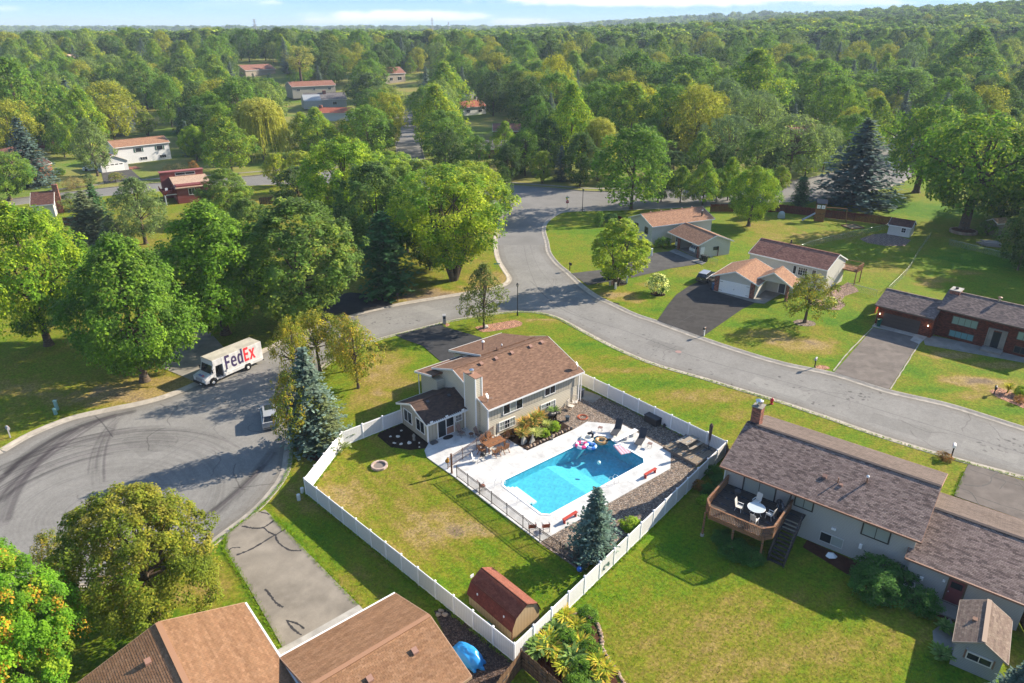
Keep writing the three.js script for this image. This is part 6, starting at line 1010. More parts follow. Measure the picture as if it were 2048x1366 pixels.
// border stones, each laid singly
const stoneR = rng(31);
function rock(r, sx, sy, sz, seed) { const q = rng(seed), a = []; for (let i = 0; i < 26; i++) { const d = rdir(q); a.push(d.multiplyScalar(r * (0.8 + 0.3 * q())).multiply(V(sx, sy, sz))); } return new ConvexGeometry(a); }
const rockG = [1, 2, 3, 4].map((k) => geoFix(rock(0.19, 1.1, 0.8, 0.85, 500 + k))), rockM = [C(0.5, 0.36, 0.27), C(0.42, 0.33, 0.27), C(0.58, 0.47, 0.38)].map((c) => M(c, 0.9, { map: rep(tBlotch, 0.6) }));
for (let i = 0; i < 15; i++) { const o = new THREE.Mesh(rockG[i % 4], rockM[i % 3]); o.name = numbered('border_stone'); const p = W(2.0 + i * 0.45, 4.08); o.position.set(p.x, 0.15, p.z); o.rotation.y = i * 1.3; const s = 0.85 + 0.5 * stoneR(); o.scale.set(s, s, s); o.castShadow = true; scene.add(o); tag(o, 'pinkish round stone in the border row of the mulch bed by the pool', 'stone', 'border stones along the pool side mulch bed'); }
[[-7.3, -6.4, 1.3], [-7.8, -4.9, 1.1], [-7.0, -4.6, 1.5], [-8.2, -5.6, 1.2], [-6.4, -7.2, 0.8], [-6.2, -3.9, 0.7], [-6.6, -3.2, 0.6], [-7.9, -6.9, .8]].forEach(([x, z, s], i) => { const o = new THREE.Mesh(rockG[i % 4], M(C(0.62, 0.6, 0.55), 0.9)); o.name = numbered('landscape_stone'); const p = W(x, z); o.position.set(p.x, 0.1, p.z); o.scale.set(s, s * 0.6, s); o.rotation.y = i; scene.add(o); tag(o, 'pale flat stone lying in the dark mulch beside the sunroom', 'stone', 'pale stones in the mulch beside the sunroom'); });
solo('stone_lantern', [cyl(0.16, 0.13, 0.5, 0, 0, 0), cyl(0.2, 0.2, 0.06, 0, 0.5, 0), sph(0.13, 0, 0.66, 0)].map((g) => g.translate(W(-6.3, -4.75).x, 0.05, W(-6.3, -4.75).z)), mat.oldconcrete, 'pale stone garden figure standing in the mulch by the sunroom wall', 'garden ornament');
// planting
const plantW = (kind, x, z, h, w, label, cat, group, t) => tree(kind, { tallgrass: 'ornamental_grass', ribgrass: 'ornamental_grass', daylily: 'daylily', hosta: 'hosta' }[kind] ?? 'shrub', cat, W(x, z), h, w, label, group, t);
for (const [x, z, h, w, l] of [[2.55, 2.6, 1.6, 1.7, 'green grass clump nearest the dining table in the mulch bed'], [3.5, 1.7, 2.0, 1.8, 'tall grass with rusty plumes below the left wide window'], [4.6, 1.9, 2.1, 1.9, 'tall rusty plumed grass in the middle of the mulch bed'], [5.7, 1.7, 2.2, 1.8, 'tallest rusty plumed grass by the right basement window']]) plantW('tallgrass', x, z, h, w, l, 'ornamental grass', 'tall grasses along the house');
plantW('ribgrass', 4.0, 3.1, 1.2, 1.7, 'pale striped grass mound behind the border stones', 'ornamental grass'); plantW('ribgrass', 6.1, 2.6, 1.1, 1.3, 'small pale grass mound right of the tall grasses', 'ornamental grass');
plantW('limeshrub', 5.0, 3.3, 0.9, 1.3, 'yellow green low shrub beside the striped grass', 'shrub'); plantW('limeshrub', 6.7, 3.0, 1.0, 1.5, 'yellow green low shrub right of the grasses', 'shrub');
plantW('hosta', 8.6, 0.9, 1.1, 1.6, 'large leaved green plant in the corner by the black bear statue', 'plant'); plantW('redshrub', 1.9, 1.0, 0.9, 1.2, 'reddish twiggy shrub at the left end of the mulch bed', 'shrub');
T('limeshrub', 1262, 1055, 1028, 46, 'rounded lime green shrub in the stone bed by the sunlit fence');
T('juniper', 1760, 1172, 1100, 125, 'large dark juniper cluster against the grey house wall', { cat: 'shrub' }); T('juniper', 1742, 1190, 1118, 90, 'dark juniper in front of the larger one', {}); T('juniper', 1842, 1218, 1158, 70, 'separate rounded juniper left of the red back door', {});
T('hosta', 1888, 1262, 1238, 42, 'dark leaved plant left of the small grey shed, upper one', { cat: 'plant', name: 'hosta' }); T('hosta', 1880, 1318, 1288, 50, 'dark leaved plant at the shed corner, lower one', { cat: 'plant', name: 'hosta' });
[[1415, 985, 35, 'juniper'], [1440, 970, 40, 'juniper'], [1408, 1005, 30, 'limeshrub'], [1395, 975, 34, 'redshrub'], [1425, 950, 40, 'juniper']].forEach(([x, y, w, k], i) => T(k, x, y, y - w * 0.7, w, ['dark shrub behind the left end of the deck', 'dark shrub under the roof corner of the deck house', 'bright yellow green shrub by the outside of the fence', 'orange tinted shrub outside the sunlit fence', 'dark shrub by the wooden gate beside the fence'][i], { cat: 'shrub' }));
[[1470, 1108, 70, 38], [1445, 1085, 50, 32], [1500, 1120, 60, 34]].forEach(([x, y, w, h], i) => T('juniper', x, y, y - h, w, ['leafy ground shrub under the middle of the deck', 'leafy ground shrub by the left deck post', 'leafy ground shrub by the right deck post'][i], {}));
// planting bed on the lower lawn: mixed clumps
{
  const r = rng(64), spots = [[1130, 1245], [1150, 1262], [1110, 1270], [1170, 1275], [1095, 1295], [1130, 1290], [1160, 1300], [1115, 1320], [1145, 1325], [1180, 1310], [1195, 1335], [1160, 1350], [1200, 1365], [1130, 1345], [1185, 1385], [1150, 1380], [1215, 1395], [1175, 1240], [1100, 1310], [1210, 1350], [1078, 1310]];
  struct('mulch_bed', sheet(pts([[1120, 1235], [1165, 1235], [1198, 1260], [1200, 1300], [1225, 1340], [1250, 1400], [1130, 1420], [1085, 1340], [1070, 1315]]), 0.02), mat.redmulch);
  spots.forEach(([x, y], i) => { const k = ['daylily', 'daylily', 'hosta', 'shrub', 'daylily', 'shrub'][i % 6], b = G(x, y), s = 0.8 + 0.5 * r(), yellow = k === 'daylily'; tree(k, yellow ? 'daylily' : k === 'hosta' ? 'leafy_plant' : 'shrub', yellow ? 'plant' : k === 'hosta' ? 'plant' : 'shrub', b, (k === 'shrub' ? 1.1 : 0.85) * s, (k === 'shrub' ? 1.5 : 1.7) * s, yellow ? 'yellowing daylily clump in the curved bed on the lower lawn' : k === 'hosta' ? 'broad leaved clump in the curved bed on the lower lawn' : 'leafy green bush in the curved bed on the lower lawn', yellow ? 'daylilies of the curved bed' : k === 'hosta' ? 'leafy plants of the curved bed' : 'bushes of the curved bed'); });
  const e = smooth([[1120, 1228], [1165, 1230], [1192, 1245], [1202, 1270], [1206, 1300], [1220, 1325], [1238, 1350], [1255, 1385]], 6); e.forEach((p, i) => { if (i % 1) return; const o = new THREE.Mesh(rockG[i % 4], rockM[(i + 1) % 3]); o.name = numbered('edging_stone'); o.position.set(p.x, 0.06, p.z); o.scale.set(1, 0.6, 0.9); o.rotation.y = i * 0.9; scene.add(o); tag(o, 'flat edging stone round the curved bed on the lower lawn', 'stone', 'edging stones of the curved bed'); });
}
// ---------- tufts of longer grass: along fences, edges and scattered through the near lawns ----------
{
  const L = new Leaves(55), r = L.r; for (let k = 0; k < 6; k++) { const a = r() * 6.283, s = 0.05 + 0.07 * r(), x = (r() - 0.5) * 0.08, z = (r() - 0.5) * 0.08, h = 0.07 + 0.07 * r(), c = Math.cos(a), d = Math.sin(a); L.p.push(x - d * 0.012, 0, z + c * 0.012, x + d * 0.012, 0, z - c * 0.012, x + c * s, h, z + d * s); for (let j = 0; j < 3; j++) L.c.push(1, 1, 1); }
  const g = L.geo(); g.computeVertexNormals(); const list = [], rr = rng(717);
  const put = (x, z, s, q) => list.push([x, z, s, q]);
  const along = (a, b, n, w, s) => { for (let k = 0; k < n; k++) { const u = rr(); put(mix(a.x, b.x, u) + (rr() - 0.5) * w, mix(a.z, b.z, u) + (rr() - 0.5) * w, s * (0.7 + 0.9 * rr()), 0.4 + 1.2 * rr()); } };
  along(fA, fB, 900, 0.5, 1.5); along(fB, fC, 1000, 0.5, 1.5); along(fC, fD, 600, 0.6, 1.4); along(fE, fA, 300, 0.5, 1.5); along(fF, fE, 200, 0.4, 1.3);
  const edge = (px, n, w, s) => { for (let i = 0; i < px.length - 1; i++) along(G(...px[i]), G(...px[i + 1]), n, w, s); };
  edge([[454, 1072], [449, 1098], [470, 1132], [500, 1180], [568, 1300]], 160, 0.35, 1.2); edge([[545, 1034], [567, 1056], [620, 1110], [719, 1212]], 200, 0.35, 1.2); edge([[1928, 945], [1917, 968], [1908, 992]], 80, 0.3, 1.2); edge([[884, 648], [893, 655], [962, 675]], 60, 0.3, 1.1);
  for (let i = 0; i < K1.length - 1; i++) along(K1[i], K1[i + 1], 14, 0.35, 1.1);
  const inside = (p, l) => { let c = false; for (let i = 0, j = l.length - 1; i < l.length; j = i++) if ((l[i].z > p.z) !== (l[j].z > p.z) && p.x < (l[j].x - l[i].x) * (p.z - l[i].z) / (l[j].z - l[i].z) + l[i].x) c = !c; return c; };
  for (const [px, n] of [[[[700, 890], [790, 880], [860, 930], [905, 955], [1150, 1140], [1120, 1190], [1075, 1240], [1010, 1180], [935, 1200], [880, 1180], [630, 985]], 42000], [[[1440, 960], [1405, 1010], [1400, 1080], [1560, 1130], [1700, 1200], [1870, 1320], [1880, 1420], [1260, 1420], [1215, 1290], [1150, 1225], [1090, 1290], [1060, 1310]], 60000], [[[1160, 690], [1300, 740], [1480, 795], [1530, 818], [1480, 880], [1440, 860], [1190, 760]], 14000], [[[560, 1000], [600, 975], [900, 1215], [790, 1180], [730, 1205], [640, 1115]], 12000]]) {
    const l = px.map(([x, y]) => G(x, y)), xs = l.map((p) => p.x), zs = l.map((p) => p.z), x0 = Math.min(...xs), x1 = Math.max(...xs), z0 = Math.min(...zs), z1 = Math.max(...zs); let m = 0;
    for (let k = 0; k < n * 4 && m < n * 0.1; k++) { const p = V(mix(x0, x1, rr()), 0, mix(z0, z1, rr())); if (!inside(p, l)) continue; m++; put(p.x, p.z, 0.5 + 0.5 * rr(), 1.55 + 1.6 * (fbm(p.x * 0.09 + 9, p.z * 0.09 + 40, 3) - 0.5) + 1.5 * (fbm(p.x * 0.7, p.z * 0.7, 3) - 0.5) + (rr() - 0.5) * 1.2); }
  }
  const im = new THREE.InstancedMesh(g, new THREE.MeshPhysicalMaterial({ vertexColors: true, roughness: 1, specularIntensity: 0.15, transmission: 0.3, thickness: 0, side: THREE.DoubleSide }), list.length), M4 = new THREE.Matrix4(), q4 = new THREE.Quaternion();
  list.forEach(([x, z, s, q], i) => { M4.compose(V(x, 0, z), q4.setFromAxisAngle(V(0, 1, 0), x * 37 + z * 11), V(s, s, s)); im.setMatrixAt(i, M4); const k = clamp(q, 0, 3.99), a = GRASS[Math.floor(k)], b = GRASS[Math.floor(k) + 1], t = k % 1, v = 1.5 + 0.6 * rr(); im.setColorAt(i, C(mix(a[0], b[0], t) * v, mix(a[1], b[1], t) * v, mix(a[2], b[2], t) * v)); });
  im.name = 'grass_tufts'; im.castShadow = im.receiveShadow = true; scene.add(im); tag(im, 'short grass tufts along the fences and through the near lawns', 'grass', null, 'stuff');
}
// ---------- black iron fence between lawn and patio ----------
function ironFence(label, list, m = mat.iron, H = 1.25) {
  const h = thing('iron_fence', label, 'fence', undefined, 0, 'metal picket fence runs by the pool');
  for (let i = 0; i < list.length - 1; i++) {
    const a = W(...list[i]), b = W(...list[i + 1]), L = a.distanceTo(b), n = Math.max(1, Math.round(L / 2)), y = 0.08;
    for (let k = 0; k <= n; k++) { if (k === n && i < list.length - 2) continue; const p = a.clone().lerp(b, k / n); obj('post', [box(0.07, H + 0.08, 0.07, p.x, y, p.z), sph(0.05, p.x, y + H + 0.1, p.z)], m, h); }
    for (let k = 0; k < n; k++) { const p = a.clone().lerp(b, k / n), q = a.clone().lerp(b, (k + 1) / n), c = Math.round(L / n / 0.115), pk = [];
      for (let j = 1; j < c; j++) { const s = p.clone().lerp(q, j / c); pk.push(box(0.022, H - 0.1, 0.022, s.x, y + 0.08, s.z)); }
      obj('pickets', pk, m, h); obj('rail', [beam(p.clone().setY(y + H), q.clone().setY(y + H), 0.045, 0.04), beam(p.clone().setY(y + H - 0.16), q.clone().setY(y + H - 0.16), 0.03, 0.03), beam(p.clone().setY(y + 0.14), q.clone().setY(y + 0.14), 0.045, 0.04)], m, h); }
  }
  return h;
}
ironFence('long dark metal picket fence between the back lawn and the pool patio', [[-6.62, 3.6], [-6.5, 9], [-6.42, 15.6], [-6.1, 20.3]]);
ironFence('short metal picket fence across the patio between the striped chairs and dining set', [[-6.5, 1.9], [-2.3, 1.0], [0.9, -0.05]], M(C(0.2, 0.14, 0.12), 0.5, { metalness: 0.4 }));
solo('fence_basket', [sph(0.22, 0, 0, 0, 1, 0.9, 1), sph(0.14, 0.05, 0.2, 0)].map((g) => { const p = W(-6.62, 2.0); return g.translate(p.x, 1.1, p.z); }), M(C(0.5, 0.25, 0.04), 0.8, { map: rep(tGrain, 0.3) }), 'orange hanging flower basket on the patio fence post', 'flower basket');
solo('gate_post', box(0.16, 2.3, 0.16).translate(W(-6.62, 2.75).x, 0.05, W(-6.62, 2.75).z), mat.cedar, 'tall brown wooden gate post at the end of the patio fence', 'post');
// ---------- patio furniture ----------
function balconyChair(name, label, x, z, ry, m, group) { // adirondack counter chair: fan back, slatted seat, arms, legs
  const t = thing(name, label, 'chair', W(x, z, 0.085), FP.ry + ry, group);
  obj('seat', [0, 1, 2, 3].map((k) => box(0.56, 0.03, 0.11, 0, 0.5, 0.18 - k * 0.12)), m, t);
  obj('backrest', [-2, -1, 0, 1, 2].map((k) => { const g = rbox(0.115, 0.82 - Math.abs(k) * 0.09, 0.03, k * 0.12, 0, 0, 0.012); g.rotateX(-0.22).rotateZ(-k * 0.03); return g.translate(0, 0.5, -0.24); }), m, t);
  for (const s of [-1, 1]) { obj('arm', box(0.11, 0.03, 0.62, s * 0.34, 0.74, 0.02), m, t); obj('leg', box(0.06, 0.74, 0.06, s * 0.3, 0, 0.24), m, t); obj('leg', beam(V(s * 0.3, 0, -0.42), V(s * 0.3, 0.55, 0.05), 0.05, 0.07), m, t); }
  obj('foot_rest', box(0.56, 0.05, 0.1, 0, 0.18, 0.27), m, t); return t;
}
const adir = M(C(0.42, 0.19, 0.08), 0.65, { map: rep(tWood, 0.7) });
{
  const t = thing('dining_table', 'orange brown rectangular dining table on the patio', 'table', W(-0.75, 2.0, 0.085), FP.ry);
  obj('tabletop', Array.from({ length: 8 }, (_, i) => box(2.3, 0.035, 0.135, 0, 0.88, -0.5 + i * 0.143)), adir, t); for (const [x, z] of [[-1, -0.42], [1, -0.42], [-1, 0.42], [1, 0.42]]) obj('leg', box(0.09, 0.88, 0.09, x, 0, z), adir, t); obj('apron', [box(2, 0.1, 0.03, 0, 0.76, 0.45), box(2, 0.1, 0.03, 0, 0.76, -0.45)], adir, t);
  const G1 = 'orange brown chairs round the dining table';
  balconyChair('adirondack_chair', 'orange brown chair at the far left corner of the dining table', -1.3, 0.95, 0, adir, G1); balconyChair('adirondack_chair', 'orange brown chair at the far side middle of the dining table', -0.35, 0.95, 0.1, adir, G1);
  balconyChair('adirondack_chair', 'orange brown chair at the left end of the dining table', -2.35, 2.0, Math.PI / 2, adir, G1); balconyChair('adirondack_chair', 'orange brown chair at the near side left of the dining table', -1.35, 3.1, Math.PI, adir, G1);
  balconyChair('adirondack_chair', 'orange brown chair at the near side right of the dining table', -0.25, 3.15, Math.PI, adir, G1); balconyChair('adirondack_chair', 'orange brown chair at the right end of the dining table by the mulch bed', 0.95, 1.7, -Math.PI / 2, adir, G1);
  solo('patio_umbrella', [cyl(0.025, 0.025, 2.5, 0, 0, 0, 8), cyl(0.1, 0.03, 1.3, 0, 1.25, 0, 8)].map((g) => g.translate(W(-0.05, 1.5).x, 0.08, W(-0.05, 1.5).z)), M(C(0.1, 0.09, 0.085), 0.8), 'closed thin grey umbrella behind the dining table', 'umbrella');
}
function slingChair(label, x, z, ry) {
  const t = thing('striped_chair', label, 'chair', W(x, z, 0.085), FP.ry + ry, 'striped folding chairs outside the sliding door'), st = texOf(64, 8, (i) => (Math.floor(i / 8) % 2 ? [196, 176, 160] : [92, 52, 50]), true), m = M(C(0.8, 0.8, 0.8), 0.9, { map: rep(st, 0.55) });
  obj('seat', box(0.56, 0.02, 0.55, 0, 0.42, 0), m, t); obj('backrest', box(0.56, 0.85, 0.02).rotateX(-0.35).translate(0, 0.42, -0.3), m, t);
  for (const s of [-1, 1]) { obj('leg', bar(V(s * 0.3, 0, 0.35), V(s * 0.3, 0.7, -0.3), 0.018), mat.darkgrey, t); obj('leg', bar(V(s * 0.3, 0, -0.4), V(s * 0.3, 0.6, 0.25), 0.018), mat.darkgrey, t); obj('arm', box(0.05, 0.03, 0.55, s * 0.3, 0.66, 0), mat.darkgrey, t); }
}
slingChair('striped folding chair nearer the sliding glass door', -1.9, -2.2, 0.15); slingChair('striped folding chair against the chimney side, half behind the short fence', -0.75, -0.6, 0.3);
{ const t = thing('side_table', 'small brown round table between the two striped chairs', 'table', W(-1.3, -1.3, 0.085)); obj('tabletop', cyl(0.27, 0.27, 0.03, 0, 0.45, 0, 18), mat.cedar, t); for (let k = 0; k < 3; k++) obj('leg', bar(V(0.08 * Math.cos(k * 2.1), 0.45, 0.08 * Math.sin(k * 2.1)), V(0.24 * Math.cos(k * 2.1), 0, 0.24 * Math.sin(k * 2.1)), 0.018), mat.cedar, t); }
solo('door_mat', cyl(0.62, 0.62, 0.02, 0, 0, 0, 24).scale(1, 1, 0.6).rotateY(FP.ry).translate(W(-3.2, -2.9).x, 0.084, W(-3.2, -2.9).z), mat.black, 'black half round door mat before the sliding door', 'mat');
solo('grey_planter_box', box(0.75, 0.16, 0.5).rotateY(FP.ry).translate(W(-5.0, -2.9).x, 0.08, W(-5.0, -2.9).z), mat.darkgrey, 'low dark grey step block at the sunroom corner', 'step');
solo('kettle_grill', [sph(0.28, 0, 0.7, 0, 1, 0.85, 1, 16), bar(V(0, 0.55, 0), V(0.25, 0, 0.2), 0.015), bar(V(0, 0.55, 0), V(-0.25, 0, 0.2), 0.015), bar(V(0, 0.55, 0), V(0, 0, -0.3), 0.015)].map((g) => g.translate(W(-2.9, 2.9).x, 0.08, W(-2.9, 2.9).z)), mat.black, 'black kettle grill left of the dining set', 'grill');
{ const t = thing('white_patio_chair', 'pale mesh armchair beside the black grill', 'chair', W(-3.7, 2.7, 0.085), FP.ry + 0.9); const m = M(C(0.62, 0.62, 0.6), 0.7); obj('seat', box(0.5, 0.03, 0.5, 0, 0.42, 0), m, t); obj('backrest', box(0.5, 0.65, 0.03).rotateX(-0.2).translate(0, 0.42, -0.26), m, t); for (const [x, z] of [[-1, -1], [1, -1], [-1, 1], [1, 1]]) obj('leg', box(0.03, 0.42, 0.03, x * 0.23, 0, z * 0.23), mat.grey, t); }
// striped rocker folded by the fence and two red slat chairs at the far corner
{ const t = thing('folded_chair', 'striped folding chair leaning by the long metal fence near the pool steps', 'chair', W(-5.9, 6.7, 0.085), FP.ry + 1.2); const m = M(C(0.36, 0.17, 0.13), 0.8, { map: rep(tWood, 0.4) }); obj('seat', box(0.5, 0.03, 0.5, 0, 0.4, 0.05), m, t); obj('backrest', Array.from({ length: 5 }, (_, i) => box(0.5, 0.11, 0.02, 0, 0.45 + i * 0.13, -0.2 - i * 0.05)), m, t); for (const s of [-1, 1]) { obj('leg', bar(V(s * 0.26, 0, 0.3), V(s * 0.26, 1.05, -0.42), 0.018), mat.darkgrey, t); obj('leg', bar(V(s * 0.26, 0, -0.3), V(s * 0.26, 0.6, 0.3), 0.018), mat.darkgrey, t); } }
for (const [x, z, l] of [[-6.05, 14.2, 'red brown slatted chair nearest the metal fence at the patio corner'], [-5.1, 14.9, 'red brown slatted chair right of the other at the patio corner']]) { const t = thing('slatted_chair', l, 'chair', W(x, z, 0.085), FP.ry + 2.6, 'red brown slatted chairs at the patio corner'); const m = M(C(0.38, 0.09, 0.04), 0.6); for (let k = 0; k < 5; k++) obj('slat', box(0.62, 0.08, 0.02, 0, 0.48 + k * 0.1, -0.25 - k * 0.03), m, t); obj('seat', [0, 1, 2, 3].map((k) => box(0.62, 0.02, 0.1, 0, 0.42, -0.15 + k * 0.12)), m, t); for (const s of [-1, 1]) { obj('leg', [box(0.04, 0.45, 0.04, s * 0.28, 0, 0.24), box(0.04, 0.95, 0.04, s * 0.28, 0, -0.27)], mat.darkgrey, t); obj('arm', box(0.06, 0.03, 0.5, s * 0.31, 0.65, 0), mat.darkgrey, t); } }
function bench(label, x, z, ry) { const t = thing('red_bench', label, 'bench', W(x, z, 0.085), FP.ry + ry, 'red backless benches beside the pool'); obj('seat', rbox(1.75, 0.07, 0.3, 0, 0.42, 0, 0.015), mat.redpaint, t); for (const s of [-1, 1]) obj('leg', box(0.07, 0.42, 0.26, s * 0.72, 0, 0), mat.redpaint, t); obj('stretcher', box(1.4, 0.07, 0.04, 0, 0.3, 0), mat.redpaint, t); return t; }
bench('red backless bench on the patio edge at the deep end', 8.2, 15.3, 0.02); bench('red backless bench half hidden by the grey blue spruce', -2.5, 15.2, 0.05);
// loungers and their little tables
function lounger(label, x, z, ry) {
  const t = thing('sun_lounger', label, 'sun lounger', W(x, z, 0.085), FP.ry + ry, 'black loungers at the deep end'), m = M(C(0.035, 0.037, 0.045), 0.7);
  obj('seat', box(0.75, 0.06, 1.5, 0, 0.38, 0.68), m, t); obj('backrest', box(0.75, 1.1, 0.06).rotateX(-0.6).translate(0, 0.38, -0.08), m, t);
  obj('frame', [bar(V(-0.34, 0.36, 1.18), V(-0.34, 0.36, -0.5), 0.022), bar(V(0.34, 0.36, 1.18), V(0.34, 0.36, -0.5), 0.022), bar(V(0, 0.36, -0.5), V(0, 0.85, -0.4), 0.015)], mat.grey, t);
  for (const [x2, z2] of [[-0.3, 1.0], [0.3, 1.0], [-0.3, -0.35], [0.3, -0.35]]) obj('leg', bar(V(x2, 0, z2), V(x2, 0.36, z2), 0.02), mat.grey, t);
}
lounger('black lounger left of the diving board', 11.6, 7.8, -1.15); lounger('black lounger right of the diving board', 12.2, 10.7, -1.15);
for (const [x, z, l] of [[10.3, 6.5, 'small folding table left of the left lounger'], [12.0, 12.0, 'small folding table right of the right lounger']]) { const t = thing('folding_table', l, 'table', W(x, z, 0.085), FP.ry + 0.4, 'small folding tables by the loungers'); obj('tabletop', box(0.45, 0.03, 0.45, 0, 0.46, 0), M(C(0.2, 0.13, 0.11), 0.7), t); for (const s of [-1, 1]) { obj('leg', bar(V(-0.2, 0, s * 0.2), V(0.2, 0.46, s * 0.2), 0.012), mat.darkgrey, t); obj('leg', bar(V(0.2, 0, s * 0.2), V(-0.2, 0.46, s * 0.2), 0.012), mat.darkgrey, t); } }
{ const t = thing('diving_board', 'white diving board between the black loungers', 'diving board', W(11.2, 9.35, 0.085), FP.ry); obj('board', rbox(3.4, 0.07, 0.55, 0, 0.5, 0, 0.02), mat.white, t); obj('stand', [box(0.5, 0.42, 0.5, 1.2, 0, 0), box(0.3, 0.42, 0.5, 0.1, 0, 0)], mat.trim, t); }
// inflatables
const tor = (R, r, x, z, label, c1, c2, extra) => { const t = thing('swim_ring', label, 'inflatable', W(x, z, -0.02), 0, undefined); for (let k = 0; k < 8; k++) obj('segment', new THREE.TorusGeometry(R, r, 12, 6, Math.PI / 4 + 0.01).rotateX(Math.PI / 2).rotateY(k * Math.PI / 4).translate(0, r * 0.75, 0), M(k % 2 ? c1 : c2, 0.25), t); extra?.(t); return t; };
tor(0.5, 0.2, 6.7, 7.25, 'pink and white inflatable ring floating at the pool edge', C(0.8, 0.06, 0.22), C(0.85, 0.72, 0.74));
tor(0.46, 0.17, 7.4, 8.0, 'clear and blue inflatable ring in front of the others', C(0.05, 0.2, 0.62), C(0.4, 0.55, 0.75));
tor(0.52, 0.21, 8.0, 6.75, 'white and black animal shaped inflatable ring at the back', C(0.72, 0.75, 0.7), C(0.62, 0.6, 0.52), (t) => obj('head', [tube([V(0.5, 0.2, 0), V(0.62, 0.6, 0), V(0.5, 0.9, 0), V(0.3, 0.85, 0)], 0.13, 10), sph(0.16, 0.25, 0.84, 0, 1.4, 1, 1), cyl(0.06, 0.01, 0.2, 0.45, 1.0, 0.08, 6), cyl(0.06, 0.01, 0.2, 0.45, 1.0, -0.08, 6)], M(C(0.02, 0.022, 0.03), 0.3), t));
tor(0.5, 0.2, 8.9, 8.0, 'golden brown inflatable ring with a dark head', C(0.4, 0.24, 0.1), C(0.5, 0.34, 0.16), (t) => obj('head', [tube([V(0.45, 0.2, 0.2), V(0.7, 0.4, 0.2), V(0.85, 0.45, 0.2)], 0.12, 10), sph(0.14, 0.92, 0.47, 0.2)], M(C(0.03, 0.025, 0.02), 0.3), t));
{ const t = thing('pool_raft', 'patterned pink and white air mattress at the edge below the diving board', 'inflatable', W(9.55, 10.35, -0.05), FP.ry - 0.35); for (let k = 0; k < 7; k++) obj('tube', new THREE.CapsuleGeometry(0.085, 1.7, 4, 10).rotateX(Math.PI / 2).translate(-0.48 + k * 0.16, 0.08, 0), M(k % 2 ? C(0.75, 0.7, 0.75) : C(0.75, 0.42, 0.45), 0.3), t); obj('pillow', new THREE.CapsuleGeometry(0.12, 0.9, 4, 10).rotateZ(Math.PI / 2).translate(0, 0.16, -0.75), M(C(0.7, 0.72, 0.8), 0.3), t); }
solo('beach_ball', sph(0.19, 0, 0.12, 0, 1, 1, 1, 20).translate(W(5.9, 10.6).x, -0.05, W(5.9, 10.6).z), M(C(0.5, 0.8, 0.75), 0.35), 'pale green ball floating in the middle of the deep end', 'ball');
for (const [x, z, ry, l] of [[-4.05, 7.2, 0, 'white bent handrail at the far side of the pool steps'], [-4.05, 10.6, 0, 'white bent handrail at the near side of the pool steps']]) solo('pool_handrail', tube([V(-0.75, 0, 0), V(-0.6, 0.75, 0), V(-0.3, 0.9, 0), V(0.25, 0.6, 0), V(0.6, 0.1, 0), V(0.62, -0.2, 0)], 0.025, 8, 40).rotateY(FP.ry).translate(W(x, z).x, 0.08, W(x, z).z), mat.white, l, 'handrail', 'handrails of the pool steps', false);
{ const t = thing('pool_ladder', 'metal pool ladder on the near long side', 'ladder', W(4.6, 13.65, 0.085), FP.ry); for (const s of [-1, 1]) obj('rail', tube([V(s * 0.28, 0, 0.55), V(s * 0.28, 0.65, 0.4), V(s * 0.28, 0.75, 0.1), V(s * 0.28, 0.3, -0.18), V(s * 0.28, -0.9, -0.2)], 0.022, 8, 30), mat.steel, t, false); for (let k = 0; k < 3; k++) obj('step', box(0.54, 0.03, 0.1, 0, -0.25 - k * 0.25, -0.2), mat.steel, t); }
solo('pool_skimmer_lid', [[-4.8, 11], [0, 14.6], [6, 14.7], [11, 12.6], [10.9, 13.4], [5, 6.1]].map(([x, z]) => cyl(0.14, 0.14, 0.012, W(x, z).x, 0.079, W(x, z).z, 16)), mat.trim, 'small round drain lids set in the pool patio', 'drain lid');
